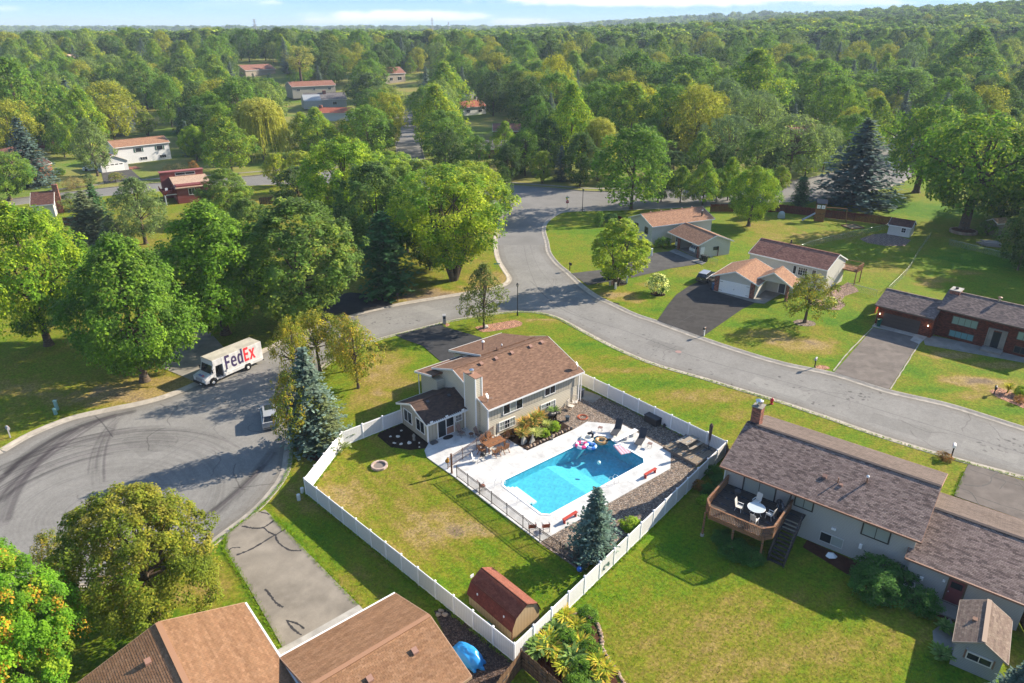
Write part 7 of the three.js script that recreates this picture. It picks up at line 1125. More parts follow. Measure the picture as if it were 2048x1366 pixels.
// deck platform, picnic table, closed parasol, box
{
  const t = thing('platform_deck', 'low tan wooden platform in the far corner of the pool yard', 'deck', W(12.9, 13.0, 0), FP.ry), m = M(C(0.42, 0.36, 0.29), 0.85, { map: rep(tWood, 1) });
  for (let k = 0; k < 30; k++) obj('plank', box(0.137, 0.04, k < 12 ? 4.1 : 4.1, 0.07 + k * 0.143, 0.3, 2.1), m, t); obj('rim', [box(4.3, 0.28, 0.05, 2.15, 0.02, 0.03), box(4.3, 0.28, 0.05, 2.15, 0.02, 4.17), box(0.05, 0.28, 4.1, 0.01, 0.02, 2.1), box(0.05, 0.28, 4.1, 4.29, 0.02, 2.1)], M(C(0.2, 0.16, 0.13), 0.9), t);
  const p = thing('picnic_table', 'pale topped picnic table with two benches on the platform', 'table', W(15.0, 14.7, 0.34), FP.ry), pm = M(C(0.52, 0.47, 0.4), 0.7, { map: rep(tWood, 1) });
  for (let k = 0; k < 5; k++) obj('plank', box(2.1, 0.04, 0.17, 0, 0.74, -0.36 + k * 0.18), pm, p); for (const s of [-1, 1]) { const b = obj('bench', box(2.1, 0.05, 0.28, 0, 0.44, s * 0.85), pm, p); obj('frame', [beam(V(s * 0.75, 0, -0.9), V(s * 0.75, 0.74, -0.15), 0.05, 0.05), beam(V(s * 0.75, 0, 0.9), V(s * 0.75, 0.74, 0.15), 0.05, 0.05), box(0.05, 0.05, 1.9, s * 0.75, 0.39, 0)], mat.darkgrey, p); }
  const u = thing('patio_parasol', 'closed brown cantilever parasol in the platform corner', 'parasol', W(16.1, 16.3, 0.34), FP.ry), um = M(C(0.12, 0.085, 0.07), 0.9);
  obj('pole', cyl(0.04, 0.04, 3.0, 0, 0, 0), mat.darkgrey, u); const fold = []; for (let k = 0; k < 8; k++) { const a = k * 0.785; fold.push(new THREE.ConeGeometry(0.11, 2.1, 5).rotateX(Math.PI).translate(0.1 * Math.cos(a), 1.85, 0.1 * Math.sin(a))); } obj('canopy', [...fold, cyl(0.16, 0.05, 0.25, 0, 2.85, 0)], um, u); obj('base', [box(1.1, 0.06, 0.12), box(0.12, 0.06, 1.1, 0, 0.001, 0)], mat.darkgrey, u);
  const b = thing('deck_box', 'large black storage box standing on stones against the white fence', 'storage box', W(16.15, 8.9, 0.02), FP.ry + Math.PI / 2); obj('body', rbox(1.75, 0.75, 0.95, 0, 0, 0, 0.03), M(C(0.03, 0.03, 0.033), 0.6), b); obj('lid', rbox(1.83, 0.12, 1.03, 0, 0.75, 0, 0.03), M(C(0.035, 0.04, 0.05), 0.4), b); obj('slat', [0.15, 0.32, 0.49, 0.64].map((y) => box(1.77, 0.02, 0.97, 0, y, 0)), mat.black, b);
}
solo('black_watering_can', [cyl(0.16, 0.14, 0.3, 0, 0, 0), tube([V(0.1, 0.1, 0), V(0.3, 0.3, 0), V(0.38, 0.42, 0)], 0.03, 6), tube([V(-0.12, 0.28, 0), V(0, 0.45, 0), V(0.12, 0.28, 0)], 0.02, 6)].map((g) => g.translate(W(16.4, 10.3).x, 0.03, W(16.4, 10.3).z)), mat.black, 'black pump canister beside the storage box', 'canister');
// bear statue, bins, hose, garden chairs by the house corner
{ // walking bear: one closed body swept from shoulder to rump, four jointed legs and head
  const p = W(7.6, 1.6, 0.06), t = thing('bear_statue', 'black metal bear statue walking in the mulch bed', 'statue', p, FP.ry - 0.1), m = M(C(0.018, 0.017, 0.018), 0.45);
  const body = new THREE.SphereGeometry(1, 24, 18), q = body.attributes.position; for (let i = 0; i < q.count; i++) { const x = q.getX(i); q.setXYZ(i, x * 0.72, 0.78 + q.getY(i) * (0.3 + 0.07 * Math.cos(x * 4 + 1)) + (x > 0.2 ? 0.07 : 0), q.getZ(i) * 0.27); } body.computeVertexNormals();
  const legs = [[0.45, 0.14, 0.12], [0.5, -0.14, -0.08], [-0.45, 0.15, -0.12], [-0.5, -0.15, 0.1]].map(([x, z, d]) => mergeGeometries([limb(V(x, 0.75, z), V(x + d * 0.4, 0.36, z), 0.16, 0.1, 0, R0, 9), limb(V(x + d * 0.4, 0.38, z), V(x + d, 0.06, z), 0.1, 0.085, 0, R0, 9), sph(0.1, x + d + 0.05, 0.05, z, 1.3, 0.6, 1)].map(geoFix)));
  obj('body', [body, ...legs, limb(V(0.55, 0.85, 0), V(0.95, 0.72, 0), 0.24, 0.15, 0, R0, 10), sph(0.18, 1.0, 0.7, 0, 1.1, 0.95, 0.9), limb(V(1.05, 0.68, 0), V(1.28, 0.58, 0), 0.11, 0.07, 0, R0, 9), sph(0.06, 0.98, 0.88, 0.12), sph(0.06, 0.98, 0.88, -0.12)], m, t); }
for (const [x, z, c, l, ry] of [[13.3, -0.8, C(0.03, 0.035, 0.045), 'dark grey wheeled bin at the house corner by the fence', 0.3], [14.0, -0.3, C(0.022, 0.03, 0.05), 'navy black wheeled bin right of the other one', 0.1]]) { const t = thing('wheeled_bin', l, 'bin', W(x, z, 0.05), FP.ry + ry, 'wheeled bins by the house corner'), m = M(c, 0.5); obj('body', new THREE.CylinderGeometry(0.4, 0.31, 1.0, 4, 1).rotateY(Math.PI / 4).translate(0, 0.53, 0), m, t); obj('lid', rbox(0.66, 0.09, 0.72, 0, 1.03, 0.02, 0.03), m, t); for (const s of [-1, 1]) obj('wheel', cyl(0.12, 0.12, 0.05).rotateZ(Math.PI / 2).translate(s * 0.29, 0.12, -0.26), mat.rubber, t); }
for (const [x, z, ry, l] of [[11.2, 1.0, 0.4, 'pale metal garden chair frame against the house corner'], [12.2, 0.6, -0.8, 'white folded lounge chair lying by the bins']]) { const t = thing('garden_chair', l, 'chair', W(x, z, 0.03), FP.ry + ry, 'old chairs stacked by the house corner'), m = M(C(0.6, 0.55, 0.48), 0.7); obj('seat', box(0.55, 0.04, 0.6, 0, 0.4, 0), m, t); obj('backrest', [box(0.55, 0.05, 0.04, 0, 1.05, -0.4), box(0.05, 0.7, 0.04, -0.25, 0.4, -0.34), box(0.05, 0.7, 0.04, 0.25, 0.4, -0.34), box(0.05, 0.66, 0.03, 0, 0.42, -0.35)], m, t); for (const [a, b] of [[-1, -1], [1, -1], [-1, 1], [1, 1]]) obj('leg', bar(V(a * 0.26, 0, b * 0.38), V(a * 0.25, 0.42, b * 0.25), 0.02), m, t); obj('arm', [box(0.06, 0.03, 0.6, -0.3, 0.62, 0), box(0.06, 0.03, 0.6, 0.3, 0.62, 0)], m, t); }
solo('garden_hose', [0, 1, 2, 3].map((k) => new THREE.TorusGeometry(0.42 + 0.06 * k, 0.022, 6, 40).rotateX(Math.PI / 2).translate(W(10.9, 3.2).x, 0.06 + 0.03 * (k % 2), W(10.9, 3.2).z)), M(C(0.5, 0.12, 0.05), 0.5), 'coiled orange red hose on the stones by the patio corner', 'hose');
solo('black_bucket', [cyl(0.2, 0.25, 0.5, 0, 0, 0, 14), cyl(0.26, 0.26, 0.04, 0, 0.5, 0, 14)].map((g) => g.translate(W(9.1, 2.6).x, 0.05, W(9.1, 2.6).z)), M(C(0.05, 0.07, 0.09), 0.5), 'dark bucket at the right end of the mulch bed', 'bucket');
for (const [x, z, s, l] of [[2.35, 3.1, -1, 'left white triangular standing stone in the mulch bed'], [3.15, 3.45, 1, 'right grey white triangular standing stone in the mulch bed']]) solo('standing_stone', new ConvexGeometry([V(-0.4, 0, 0.12), V(0.4, 0, 0.14), V(0.38, 0, -0.12), V(-0.38, 0, -0.14), V(s * 0.12, 0.95, 0.06), V(s * 0.2, 0.9, -0.06), V(-0.2 * s, 0.55, 0.12), V(0.32 * s, 0.6, -0.1)]).rotateY(FP.ry + 0.3).translate(W(x, z).x, 0.05, W(x, z).z), M(C(0.62, 0.62, 0.58), 0.9, { map: rep(tBlotch, 0.7) }), l, 'standing stone');
solo('garden_gnome', [cyl(0.11, 0.08, 0.25, 0, 0, 0), sph(0.08, 0, 0.3, 0), cyl(0.08, 0.01, 0.15, 0, 0.35, 0)].map((g) => g.translate(W(5.1, 4.5).x, 0.08, W(5.1, 4.5).z)), mat.oldconcrete, 'small grey figure standing on the patio edge by the border stones', 'garden ornament');
// fire ring on the lawn
{ const p = G(759, 933), t = thing('fire_ring', 'round fire ring of grey pink blocks on the back lawn', 'fire pit', V(p.x, 0, p.z)); for (let k = 0; k < 14; k++) obj('block', rbox(0.34, 0.24, 0.22, 0, 0, 0.72, 0.03).rotateY(k / 14 * 6.283), M([C(0.42, 0.32, 0.27), C(0.36, 0.28, 0.24), C(0.48, 0.38, 0.33)][k % 3], 0.9), t); obj('ash_bed', cyl(0.64, 0.64, 0.08, 0, 0, 0, 20), M(C(0.2, 0.17, 0.15), 0.95), t); }
solo('blue_ball', sph(0.24, 0, 0.24, 0, 1, 1, 1, 20).translate(G(1159, 1143).x, 0, G(1159, 1143).z), M(C(0.01, 0.12, 0.5), 0.4), 'blue ball on the grass at the end of the metal fence', 'ball');
for (const [x, y, h, l] of [[611, 985, 0.5, 'white round utility cap at the outer corner of the white fence'], [604, 1000, 0.6, 'beige small utility pedestal outside the white fence corner']]) solo('utility_pedestal', [cyl(0.17, 0.17, h, 0, 0, 0), sph(0.17, 0, h, 0, 1, 0.5, 1)].map((g) => g.translate(G(x - 6, y).x, 0, G(x - 6, y).z)), mat.trim, l, 'utility pedestal');
// barn shaped shed in the fence corner
{
  const f = frameAt([938, 1207], [1024, 1282], 0), L = f.len, t = thing('barn_shed', 'tan wooden shed with rust red gambrel roof in the fence corner', 'shed', f.pos, f.ry), D = 2.75, wd = boards(C(0.5, 0.36, 0.2), 0.3), palR = [[0.3, 0.1, 0.065], [0.33, 0.115, 0.075], [0.28, 0.09, 0.06]];
  const prof = [[0.12, 1.0], [-0.32, 2.0], [-D / 2, 2.62], [-D + 0.32, 2.0], [-D - 0.12, 1.0]];
  obj('wall', prismX([[0, 0], [0, 1.2], [-0.34, 1.95], [-D / 2, 2.55], [-D + 0.34, 1.95], [-D, 1.2], [-D, 0]], 0, L), wd, t);
  obj('roof_deck', [0, 1, 2, 3].map((k) => slab([V(-0.1, prof[k][1], prof[k][0]), V(L + 0.1, prof[k][1], prof[k][0]), V(L + 0.1, prof[k + 1][1], prof[k + 1][0]), V(-0.1, prof[k + 1][1], prof[k + 1][0])], 0.05)), M(C(0.08, 0.03, 0.02), 0.9), t);
  for (const k of [0, 1]) { const o = V(-0.1, prof[k][1] + 0.004, prof[k][0]), v = V(0, prof[k + 1][1] - prof[k][1], prof[k + 1][0] - prof[k][0]), l = v.length(); shingles(t, shingleM, o, V(1, 0, 0), v.normalize(), L + 0.2, l, { pal: k ? palR : [[0.2, 0.06, 0.045], [0.18, 0.052, 0.04]], tab: 0.3, ex: 0.14, seed: 71 + k }); }
  for (const k of [4, 3]) { const o = V(-0.1, prof[k][1] + 0.004, prof[k][0]), v = V(0, prof[k - 1][1] - prof[k][1], prof[k - 1][0] - prof[k][0]), l = v.length(); shingles(t, shingleM, o, V(1, 0, 0), v.normalize(), L + 0.2, l, { pal: [[0.36, 0.14, 0.095], [0.38, 0.15, 0.105]], tab: 0.3, ex: 0.14, seed: 75 + k }); }
  obj('corner_trim', [box(0.08, 1.2, 0.05, L, 0, 0.02), box(0.05, 1.2, 0.08, L + 0.02, 0, 0)], mat.deckwood, t); obj('gable_vent', [box(0.1, 0.16, 0.05, 1.0, 1.55, -0.03), box(0.1, 0.16, 0.05, L - 0.9, 1.55, -0.03)], mat.trim, t);
  obj('ramp_board', box(0.06, 0.25, 0.3, -0.15, 2.2, -0.5), mat.trim, t);
}
solo('buried_tub', [new THREE.TorusGeometry(0.38, 0.06, 8, 24).rotateX(Math.PI / 2).translate(0, 0.5, 0), cyl(0.3, 0.38, 0.5, 0, 0, 0, 20)].map((g) => { const p = G(972, 1262); return g.translate(p.x, 0, p.z); }), M(C(0.06, 0.16, 0.17), 0.6), 'dark teal round tub between the white fence and the red roofed shed', 'tub');
// blue tarp over a heap
{ const p = G(935, 1318), g = new THREE.SphereGeometry(1, 40, 24, 0, 6.283, 0, 1.62), q = g.attributes.position; for (let i = 0; i < q.count; i++) { const x = q.getX(i), y = q.getY(i), z = q.getZ(i), f = 1 + 0.25 * (fbm(x * 2.6 + 4, z * 2.6 + y * 1.5, 4) - 0.5) + (y < 0.15 ? 0.16 * Math.sin(Math.atan2(z, x) * 9) : 0); q.setXYZ(i, x * 0.75 * f, Math.max(0.02, y * 1.05 * f + 0.06), z * 1.35 * f); } g.computeVertexNormals(); solo('tarp_heap', g.rotateY(0.9).translate(p.x, 0, p.z), M(C(0.03, 0.26, 0.62), 0.35), 'bright blue tarp draped over a heap on dark gravel', 'tarp'); }
[[882, 1224], [890, 1232], [877, 1231]].forEach(([x, y], i) => { const o = new THREE.Mesh(rockG[i], rockM[2]); o.name = numbered('gravel_edge_stone'); const p = G(x, y); o.position.set(p.x, 0.12, p.z); o.scale.set(1.3, 1.1, 1.2); scene.add(o); tag(o, 'tan block stone at the gravel corner outside the white fence', 'stone', 'tan block stones at the gravel corner'); });
// wooden picket fences at the bottom edge and by the deck house
function picketFence(label, a, b, H, m, mp = 0.145) {
  const L = Math.hypot(b.x - a.x, b.z - a.z), h = thing('wooden_fence', label, 'fence', V(a.x, 0, a.z), Math.atan2(-(b.z - a.z), b.x - a.x)), n = Math.floor(L / mp), r = rng(Math.floor(L * 99));
  for (let i = 0; i < n; i++) { const hh = H * (0.96 + 0.06 * r()); const q = mp * 0.46, g = new THREE.ExtrudeGeometry(new THREE.Shape([[-q, 0], [q, 0], [q, hh - 0.04], [q * 0.5, hh], [-q * 0.5, hh], [-q, hh - 0.04]].map(([x, y]) => new THREE.Vector2(x, y))), { depth: 0.02, bevelEnabled: false }).translate((i + 0.5) * mp, 0.03, 0); obj('picket', g, m[i % m.length], h); }
  for (const y of [0.3, H - 0.35]) obj('rail', box(L, 0.09, 0.04, L / 2, y, 0.04), m[0], h); for (let x = 0; x <= L; x += 2.4) obj('post', box(0.1, H + 0.08, 0.1, x, 0, 0.09), m[1 % m.length], h);
  return h;
}
const fw = [mat.fencewood, M(C(0.22, 0.14, 0.09), 0.85, { map: rep(tWood, 1.2) }), M(C(0.32, 0.21, 0.13), 0.85, { map: rep(tWood, 1.2) })];
picketFence('brown wooden picket fence from the white corner to the lower right', G(1044, 1336), G(1140, 1420), 1.7, fw); picketFence('brown wooden picket fence from the white corner to the lower left', G(1044, 1336), G(980, 1420), 1.7, fw);
picketFence('short dark wooden fence joining the white fence to the deck house', G(1450, 912), G(1462, 945), 1.6, [mat.greywood, mat.fencewood]); picketFence('wooden fence behind the small grey shed at the right edge', G(2036, 1240), G(2075, 1315), 1.7, fw);
const rw = [mat.redwood, M(C(0.16, 0.03, 0.028), 0.85, { map: rep(tWood, 1.2) })];
picketFence('dark red wooden fence along the far street behind the play set', G(1553, 424), G(1790, 452), 1.9, rw, 0.29); picketFence('dark red wooden fence from the carport house to the play yard', G(1420, 424), G(1553, 424), 1.9, rw, 0.29); picketFence('short dark red fence by the garage side door', G(1415, 506), G(1436, 512), 1.7, rw); picketFence('red fence panel left of the carport house', G(1236, 448), G(1250, 452), 1.8, rw);
picketFence('red painted panel at the corner of the brick garage', G(1749, 626), G(1766, 603), 1.9, [M(C(0.45, 0.06, 0.03), 0.8)]); picketFence('weathered wooden fence by the far street in the middle', G(520, 410), G(585, 404), 1.8, [mat.fencewood, mat.greywood], 0.29); picketFence('red brown wooden fence near the left conifers', G(130, 452), G(165, 450), 1.9, rw, 0.25);
// chain link fences
const linkM = new THREE.MeshStandardMaterial({ color: C(0.35, 0.37, 0.38), roughness: 0.5, metalness: 0.5, alphaMap: (() => texOf(64, 64, (x, y) => { const a = Math.abs(((x + y) % 32) - 16) < 2 || Math.abs(((x - y + 64) % 32) - 16) < 2 ? 255 : 0; return [a, a, a]; }))(), transparent: true, side: THREE.DoubleSide }); linkM.alphaMap.repeat.set(6, 6);
function chainFence(label, px, H = 1.15) { const c = px.map(([x, y]) => G(x, y)), h = thing('chain_link_fence', label, 'fence'), cv = new THREE.CatmullRomCurve3(c, false, 'centripetal'), n = Math.max(2, Math.round(cv.getLength() / 3)), p = cv.getSpacedPoints(n); p.forEach((q) => obj('post', cyl(0.03, 0.03, H + 0.05, q.x, 0, q.z, 6), mat.steel, h)); for (let i = 0; i < n; i++) { const a = p[i], b = p[i + 1]; obj('top_rail', bar(V(a.x, H, a.z), V(b.x, H, b.z), 0.028), mat.steel, h); const g = new THREE.BufferGeometry(); g.setAttribute('position', new THREE.Float32BufferAttribute([a.x, 0.03, a.z, b.x, 0.03, b.z, b.x, H, b.z, a.x, 0.03, a.z, b.x, H, b.z, a.x, H, a.z], 3)); g.computeVertexNormals(); obj('mesh_panel', g, linkM, h); } }
chainFence('chain link fence curving across the lawn from the maroon roofed house to the white shed', [[1595, 503], [1640, 488], [1690, 477], [1740, 466], [1775, 458]]);
chainFence('chain link fence between the maroon roofed house yard and the brick house yard', [[1775, 586], [1815, 545], [1835, 510], [1860, 475]]); chainFence('chain link fence by the gravel bed behind the white garage house', [[1693, 578], [1725, 587], [1752, 594]]); chainFence('chain link fence below the great spreading tree', [[1897, 490], [1930, 498], [1980, 510], [2040, 525]]); chainFence('small chain link gate between the two garages', [[1407, 520], [1434, 532]]);
// ---------- vehicles ----------
const font = await new FontLoader().loadAsync('fonts/droid/droid_sans_bold.typeface.json');
const letters = (s, size, depth = 0.012) => { const g = new TextGeometry(s, { font, size, depth, curveSegments: 5 }); g.computeBoundingBox(); return g; };
const paint = (c, r = 0.25) => new THREE.MeshPhysicalMaterial({ color: c, roughness: r, clearcoat: 1, clearcoatRoughness: 0.06 });
function wheel(p, x, z, r, hub = mat.steel) { const w = sub('wheel', p, V(x, r, z)); const s = Math.sign(z); obj('tyre', new THREE.TorusGeometry(r * 0.72, r * 0.3, 10, 24).scale(1, 1, 1.1), mat.rubber, w); obj('rim', [cyl(r * 0.58, r * 0.58, 0.12, 0, -0.06, 0, 18).rotateX(Math.PI / 2), cyl(r * 0.2, r * 0.16, 0.06, 0, 0.06 * 1, 0, 10).rotateX(s * Math.PI / 2)], hub, w); }
function car(name, label, category, pos, ry, col, { L = 4.7, w = 1.86, h = 1.68, hood = 0.95, suv = true, roofCol = null } = {}) {
  const t = thing(name, label, category, pos, ry), b = paint(col), hl = L / 2, hw = w / 2;
  const prof = [[-hl + 0.05, 0.35], [-hl, 0.6], [-hl + 0.04, 1.0], [hl * 0.42, 1.02], [hl - 0.2, 0.88], [hl, 0.62], [hl - 0.05, 0.32], [hl * 0.8, 0.26], [-hl * 0.8, 0.26]];
  const g = new THREE.ExtrudeGeometry(new THREE.Shape(prof.map(([x, y]) => new THREE.Vector2(x, y))), { depth: w - 0.16, bevelEnabled: true, bevelSize: 0.07, bevelThickness: 0.08, bevelSegments: 3 }).translate(0, 0, -hw + 0.08); obj('body', g, b, t, false);
  const xb0 = -hl + 0.12, xb1 = hl * 0.5, xt0 = suv ? -hl + 0.42 : -hl * 0.52, xt1 = hl * 0.12, zb = hw - 0.1, zt = hw - 0.3, y0 = 1.0, y1 = h - 0.05;
  const c = [V(xb0, y0, zb), V(xb1, y0, zb), V(xb1, y0, -zb), V(xb0, y0, -zb)], d = [V(xt0, y1, zt), V(xt1, y1, zt), V(xt1, y1, -zt), V(xt0, y1, -zt)];
  obj('window_glass', new ConvexGeometry([...c, ...d]), mat.glass, t);
  obj('roof', rbox(xt1 - xt0 + 0.14, 0.09, zt * 2 + 0.1, (xt0 + xt1) / 2, y1 - 0.03, 0, 0.04), roofCol ? paint(roofCol) : b, t);
  const pil = []; for (let k = 0; k < 4; k++) pil.push(beam(c[k], d[k], 0.09, 0.09)); for (const s of [1, -1]) for (const u of [0.34, 0.66]) pil.push(beam(V(mix(xb0, xb1, u), y0, s * (zb + 0.01)), V(mix(xt0, xt1, u), y1, s * (zt + 0.01)), 0.05, 0.08)); obj('pillar', pil, b, t);
  for (const s of [-1, 1]) { obj('headlight', rbox(0.12, 0.14, 0.36, hl - 0.08, 0.68, s * (hw - 0.28), 0.03), mat.trim, t); obj('tail_light', rbox(0.1, 0.18, 0.26, -hl + 0.03, 0.82, s * (hw - 0.2), 0.03), M(C(0.25, 0.012, 0.012), 0.3), t); obj('mirror', rbox(0.16, 0.14, 0.2, xb1 - 0.25, 1.03, s * (hw + 0.08), 0.04), b, t); for (const x of [-hl * 0.6, hl * 0.63]) { obj('wheel_arch', cyl(0.4, 0.4, 0.03, 0, -0.015, 0, 20).rotateX(Math.PI / 2).translate(x, 0.38, s * (hw + 0.001)), mat.black, t); wheel(t, x, s * (hw - 0.08), 0.35); } }
  obj('bumper', [rbox(0.14, 0.22, w - 0.1, -hl + 0.02, 0.36, 0, 0.05), rbox(0.14, 0.2, w - 0.1, hl - 0.04, 0.33, 0, 0.05)], mat.darkgrey, t); obj('number_plate', box(0.02, 0.12, 0.32, -hl - 0.045, 0.66, 0), mat.trim, t);
  return t;
}
const heading = (a, b) => { const p = G(...a), q = G(...b); return Math.atan2(-(q.z - p.z), q.x - p.x); };
const onRoad = (x, y, k = -0.12) => { const p = G(x, y); p.y = k; return p; };
{ // delivery van
  const f = frameAt([411, 776], [532, 723], 0), L = 8.5, t = thing('delivery_van', 'white delivery van with purple and red lettering, parked at the kerb with open cab door', 'delivery van', V(f.pos.x, -0.12, f.pos.z), f.ry), wp = gr(C(0.82, 0.82, 0.82), 0.35, 3), D = 2.35;
  const ext = (pf, z0, d) => new THREE.ExtrudeGeometry(new THREE.Shape(pf.map(([x, y]) => new THREE.Vector2(x, y))), { depth: d, bevelEnabled: true, bevelSize: 0.03, bevelThickness: 0.03, bevelSegments: 2 }).translate(0, 0, z0);
  obj('cargo_body', ext([[2.75, 0.55], [2.75, 3.1], [L, 3.1], [L, 0.6]], -D, D - 0.02), wp, t); obj('roof_skin', rbox(L - 1.5, 0.05, D - 0.12, 1.5 + (L - 1.5) / 2, 3.12, -D / 2, 0.02), M(C(0.74, 0.71, 0.62), 0.6, { map: rep(tBlotch, 4) }), t);
  obj('cab', [ext([[0.12, 0.5], [0.1, 1.15], [1.1, 1.42], [1.5, 2.5], [1.5, 3.1], [2.75, 3.1], [2.75, 2.35], [1.75, 2.35], [1.62, 1.1], [1.75, 0.62], [2.75, 0.62], [2.75, 0.5]], -0.12, 0.1), ext([[0.12, 0.5], [0.1, 1.15], [1.1, 1.42], [1.5, 2.5], [1.5, 3.1], [2.75, 3.1], [2.75, 0.5]], -D, 0.1), box(1.0, 0.75, D - 0.25, 0.62, 0.5, -D / 2), slab([V(0.12, 1.2, -0.1), V(1.12, 1.46, -0.1), V(1.12, 1.46, -D + 0.05), V(0.12, 1.2, -D + 0.05)].reverse(), 0.08), box(1.25, 0.6, D - 0.2, 2.12, 2.5, -D / 2), box(1.3, 0.08, D - 0.2, 2.1, 0.5, -D / 2)], wp, t);
  obj('visor', slab([V(1.42, 2.52, -0.06), V(1.52, 3.08, -0.06), V(1.52, 3.08, -D), V(1.42, 2.52, -D)], 0.03), M(C(0.5, 0.52, 0.55), 0.4), t);
  obj('windscreen', slab([V(1.12, 1.48, -0.16), V(1.46, 2.5, -0.16), V(1.46, 2.5, -D + 0.1), V(1.12, 1.48, -D + 0.1)], 0.03), mat.glass, t);
  obj('cab_inside', [box(0.1, 2.4, D - 0.3, 2.72, 0.55, -D / 2), box(0.6, 0.5, 0.6, 2.2, 0.55, -0.9), box(0.12, 0.7, 0.6, 2.5, 1.0, -0.9)], mat.darkgrey, t); obj('bumper', [rbox(0.22, 0.28, D + 0.05, 0.06, 0.3, -D / 2, 0.04), rbox(0.15, 0.18, D, L + 0.06, 0.42, -D / 2, 0.03)], mat.black, t);
  obj('grille', [box(0.04, 0.4, 1.3, 0.07, 0.68, -D / 2), box(0.05, 0.05, 1.34, 0.06, 0.86, -D / 2), box(0.05, 0.05, 1.34, 0.06, 0.72, -D / 2)], mat.grey, t); for (const z of [-0.32, -D + 0.3]) obj('headlight', rbox(0.08, 0.3, 0.36, 0.07, 0.74, z, 0.03), mat.trim, t);
  obj('number_plate', box(0.02, 0.14, 0.32, -0.06, 0.36, -0.8), mat.trim, t); for (const z of [0.12, -D - 0.12]) obj('mirror', [rbox(0.08, 0.45, 0.26, 1.2, 1.65, z, 0.03), bar(V(1.25, 1.9, z), V(1.5, 2.1, z * 0.5 - (z < 0 ? D / 2 : 0)), 0.02)], mat.black, t);
  const skirt = obj('wheel_arch', [1.15, 6.15].map((x) => cyl(0.52, 0.52, 0.02, 0, -0.01, 0, 22).rotateX(Math.PI / 2).translate(x, 0.5, 0.012)), mat.black, t);
  for (const x of [1.15, 6.15]) { wheel(t, x, -0.09 + 0.11, 0.43, mat.trim); const wv = sub('wheel', t, V(x, 0.43, -D)); obj('tyre', new THREE.TorusGeometry(0.31, 0.13, 10, 20), mat.rubber, wv); }
  const purple = M(C(0.045, 0.03, 0.09), 0.5), red = M(C(0.75, 0.03, 0.04), 0.5), fed = letters('Fed', 1.85), ex = letters('Ex', 1.85), wf = fed.boundingBox.max.x, k = 4.5 / (wf + ex.boundingBox.max.x + 0.03);
  obj('lettering', fed.scale(k, 1, 1).translate(2.98, 1.32, 0.012), purple, t, false); obj('lettering', ex.scale(k, 1, 1).translate(2.98 + (wf + 0.03) * k, 1.32, 0.012), red, t, false);
  const hood = (g, dz) => g.rotateX(-Math.PI / 2).rotateY(-Math.PI / 2).rotateZ(0.255).translate(0.32, 1.275, -1.72 + dz); const f2 = letters('Fed', 0.3, 0.01), f2x = f2.boundingBox.max.x; obj('lettering', hood(f2, 0), M(C(0.03, 0.06, 0.3), 0.5), t, false); obj('lettering', hood(letters('Ex', 0.3, 0.01), f2x + 0.02), red, t, false);
  obj('door_track', [box(5.6, 0.05, 0.03, 5.6, 0.95, 0.02), box(0.05, 2.5, 0.03, 2.8, 0.6, 0.02)], mat.trim, t); obj('tail_light', [box(0.05, 0.15, 0.12, L + 0.04, 1.2, -0.15)], mat.redpaint, t);
}
car('parked_suv', 'silver grey SUV parked in tree shade on the turning circle street', 'car', onRoad(541, 838), heading([541, 862], [536, 826]), C(0.32, 0.33, 0.35), { L: 4.8 }); obj('sunroof', box(1.2, 0.012, 0.9, -0.1, 1.692, 0), mat.glass, scene.children.at(-1));
{ const t = car('patrol_suv', 'black police SUV with white door on the carport house driveway', 'police car', onRoad(1237, 554, 0.05), heading([1208, 560], [1266, 550]), C(0.015, 0.015, 0.018), { L: 5.0, w: 1.95, h: 1.75 });
  for (const s of [1, -1]) { const dp = obj('door_panel', box(1.7, 0.56, 0.02, 0.35, 0.42, s * 0.978), paint(C(0.8, 0.8, 0.8)), t); if (s > 0) obj('lettering', [letters('17', 0.3).translate(0.45, 0.55, 0.99)], mat.black, dp, false); if (s > 0) obj('emblem', cyl(0.16, 0.16, 0.01, 0, 0, 0, 6).rotateX(Math.PI / 2).translate(-0.2, 0.7, 0.992), M(C(0.6, 0.45, 0.08), 0.5), dp); } obj('light_bar', [rbox(0.3, 0.12, 0.6, -0.3, 1.76, 0.34, 0.04), rbox(0.3, 0.12, 0.6, -0.3, 1.76, -0.34, 0.04)], M(C(0.3, 0.02, 0.03), 0.2), t); }
car('dark_suv', 'black SUV with grey roof beside the white garage', 'car', onRoad(1411, 560, 0.05), heading([1400, 569], [1428, 548]), C(0.02, 0.021, 0.024), { L: 4.7, roofCol: C(0.25, 0.26, 0.28) });
{ const p = carport.at(carport.L * 0.62, 0.07, -3.4); car('garage_car', 'white crossover parked inside the open carport garage', 'car', p, carport.ry + Math.PI / 2, C(0.75, 0.76, 0.77), { L: 4.5 }); }
car('white_sedan', 'small white car beside the white split level garage', 'car', onRoad(185, 341, 0.02), heading([176, 341], [194, 340]), C(0.75, 0.76, 0.78), { suv: false, h: 1.5 });
car('white_far_car', 'white car parked across the end of the straight street', 'car', onRoad(781, 170, 0.02), heading([774, 170], [790, 169]), C(0.75, 0.75, 0.76), { suv: false, h: 1.6, L: 6 });
{ const t = car('white_camper', 'white pickup camper at the right end of the long brown house', 'camper', onRoad(677, 182, 0.02), heading([672, 183], [684, 181]), C(0.78, 0.77, 0.74), { h: 2.0, L: 6 }); obj('camper_shell', rbox(4.5, 2.2, 2.1, -0.8, 1.4, 0, 0.2), mat.trim, t); }
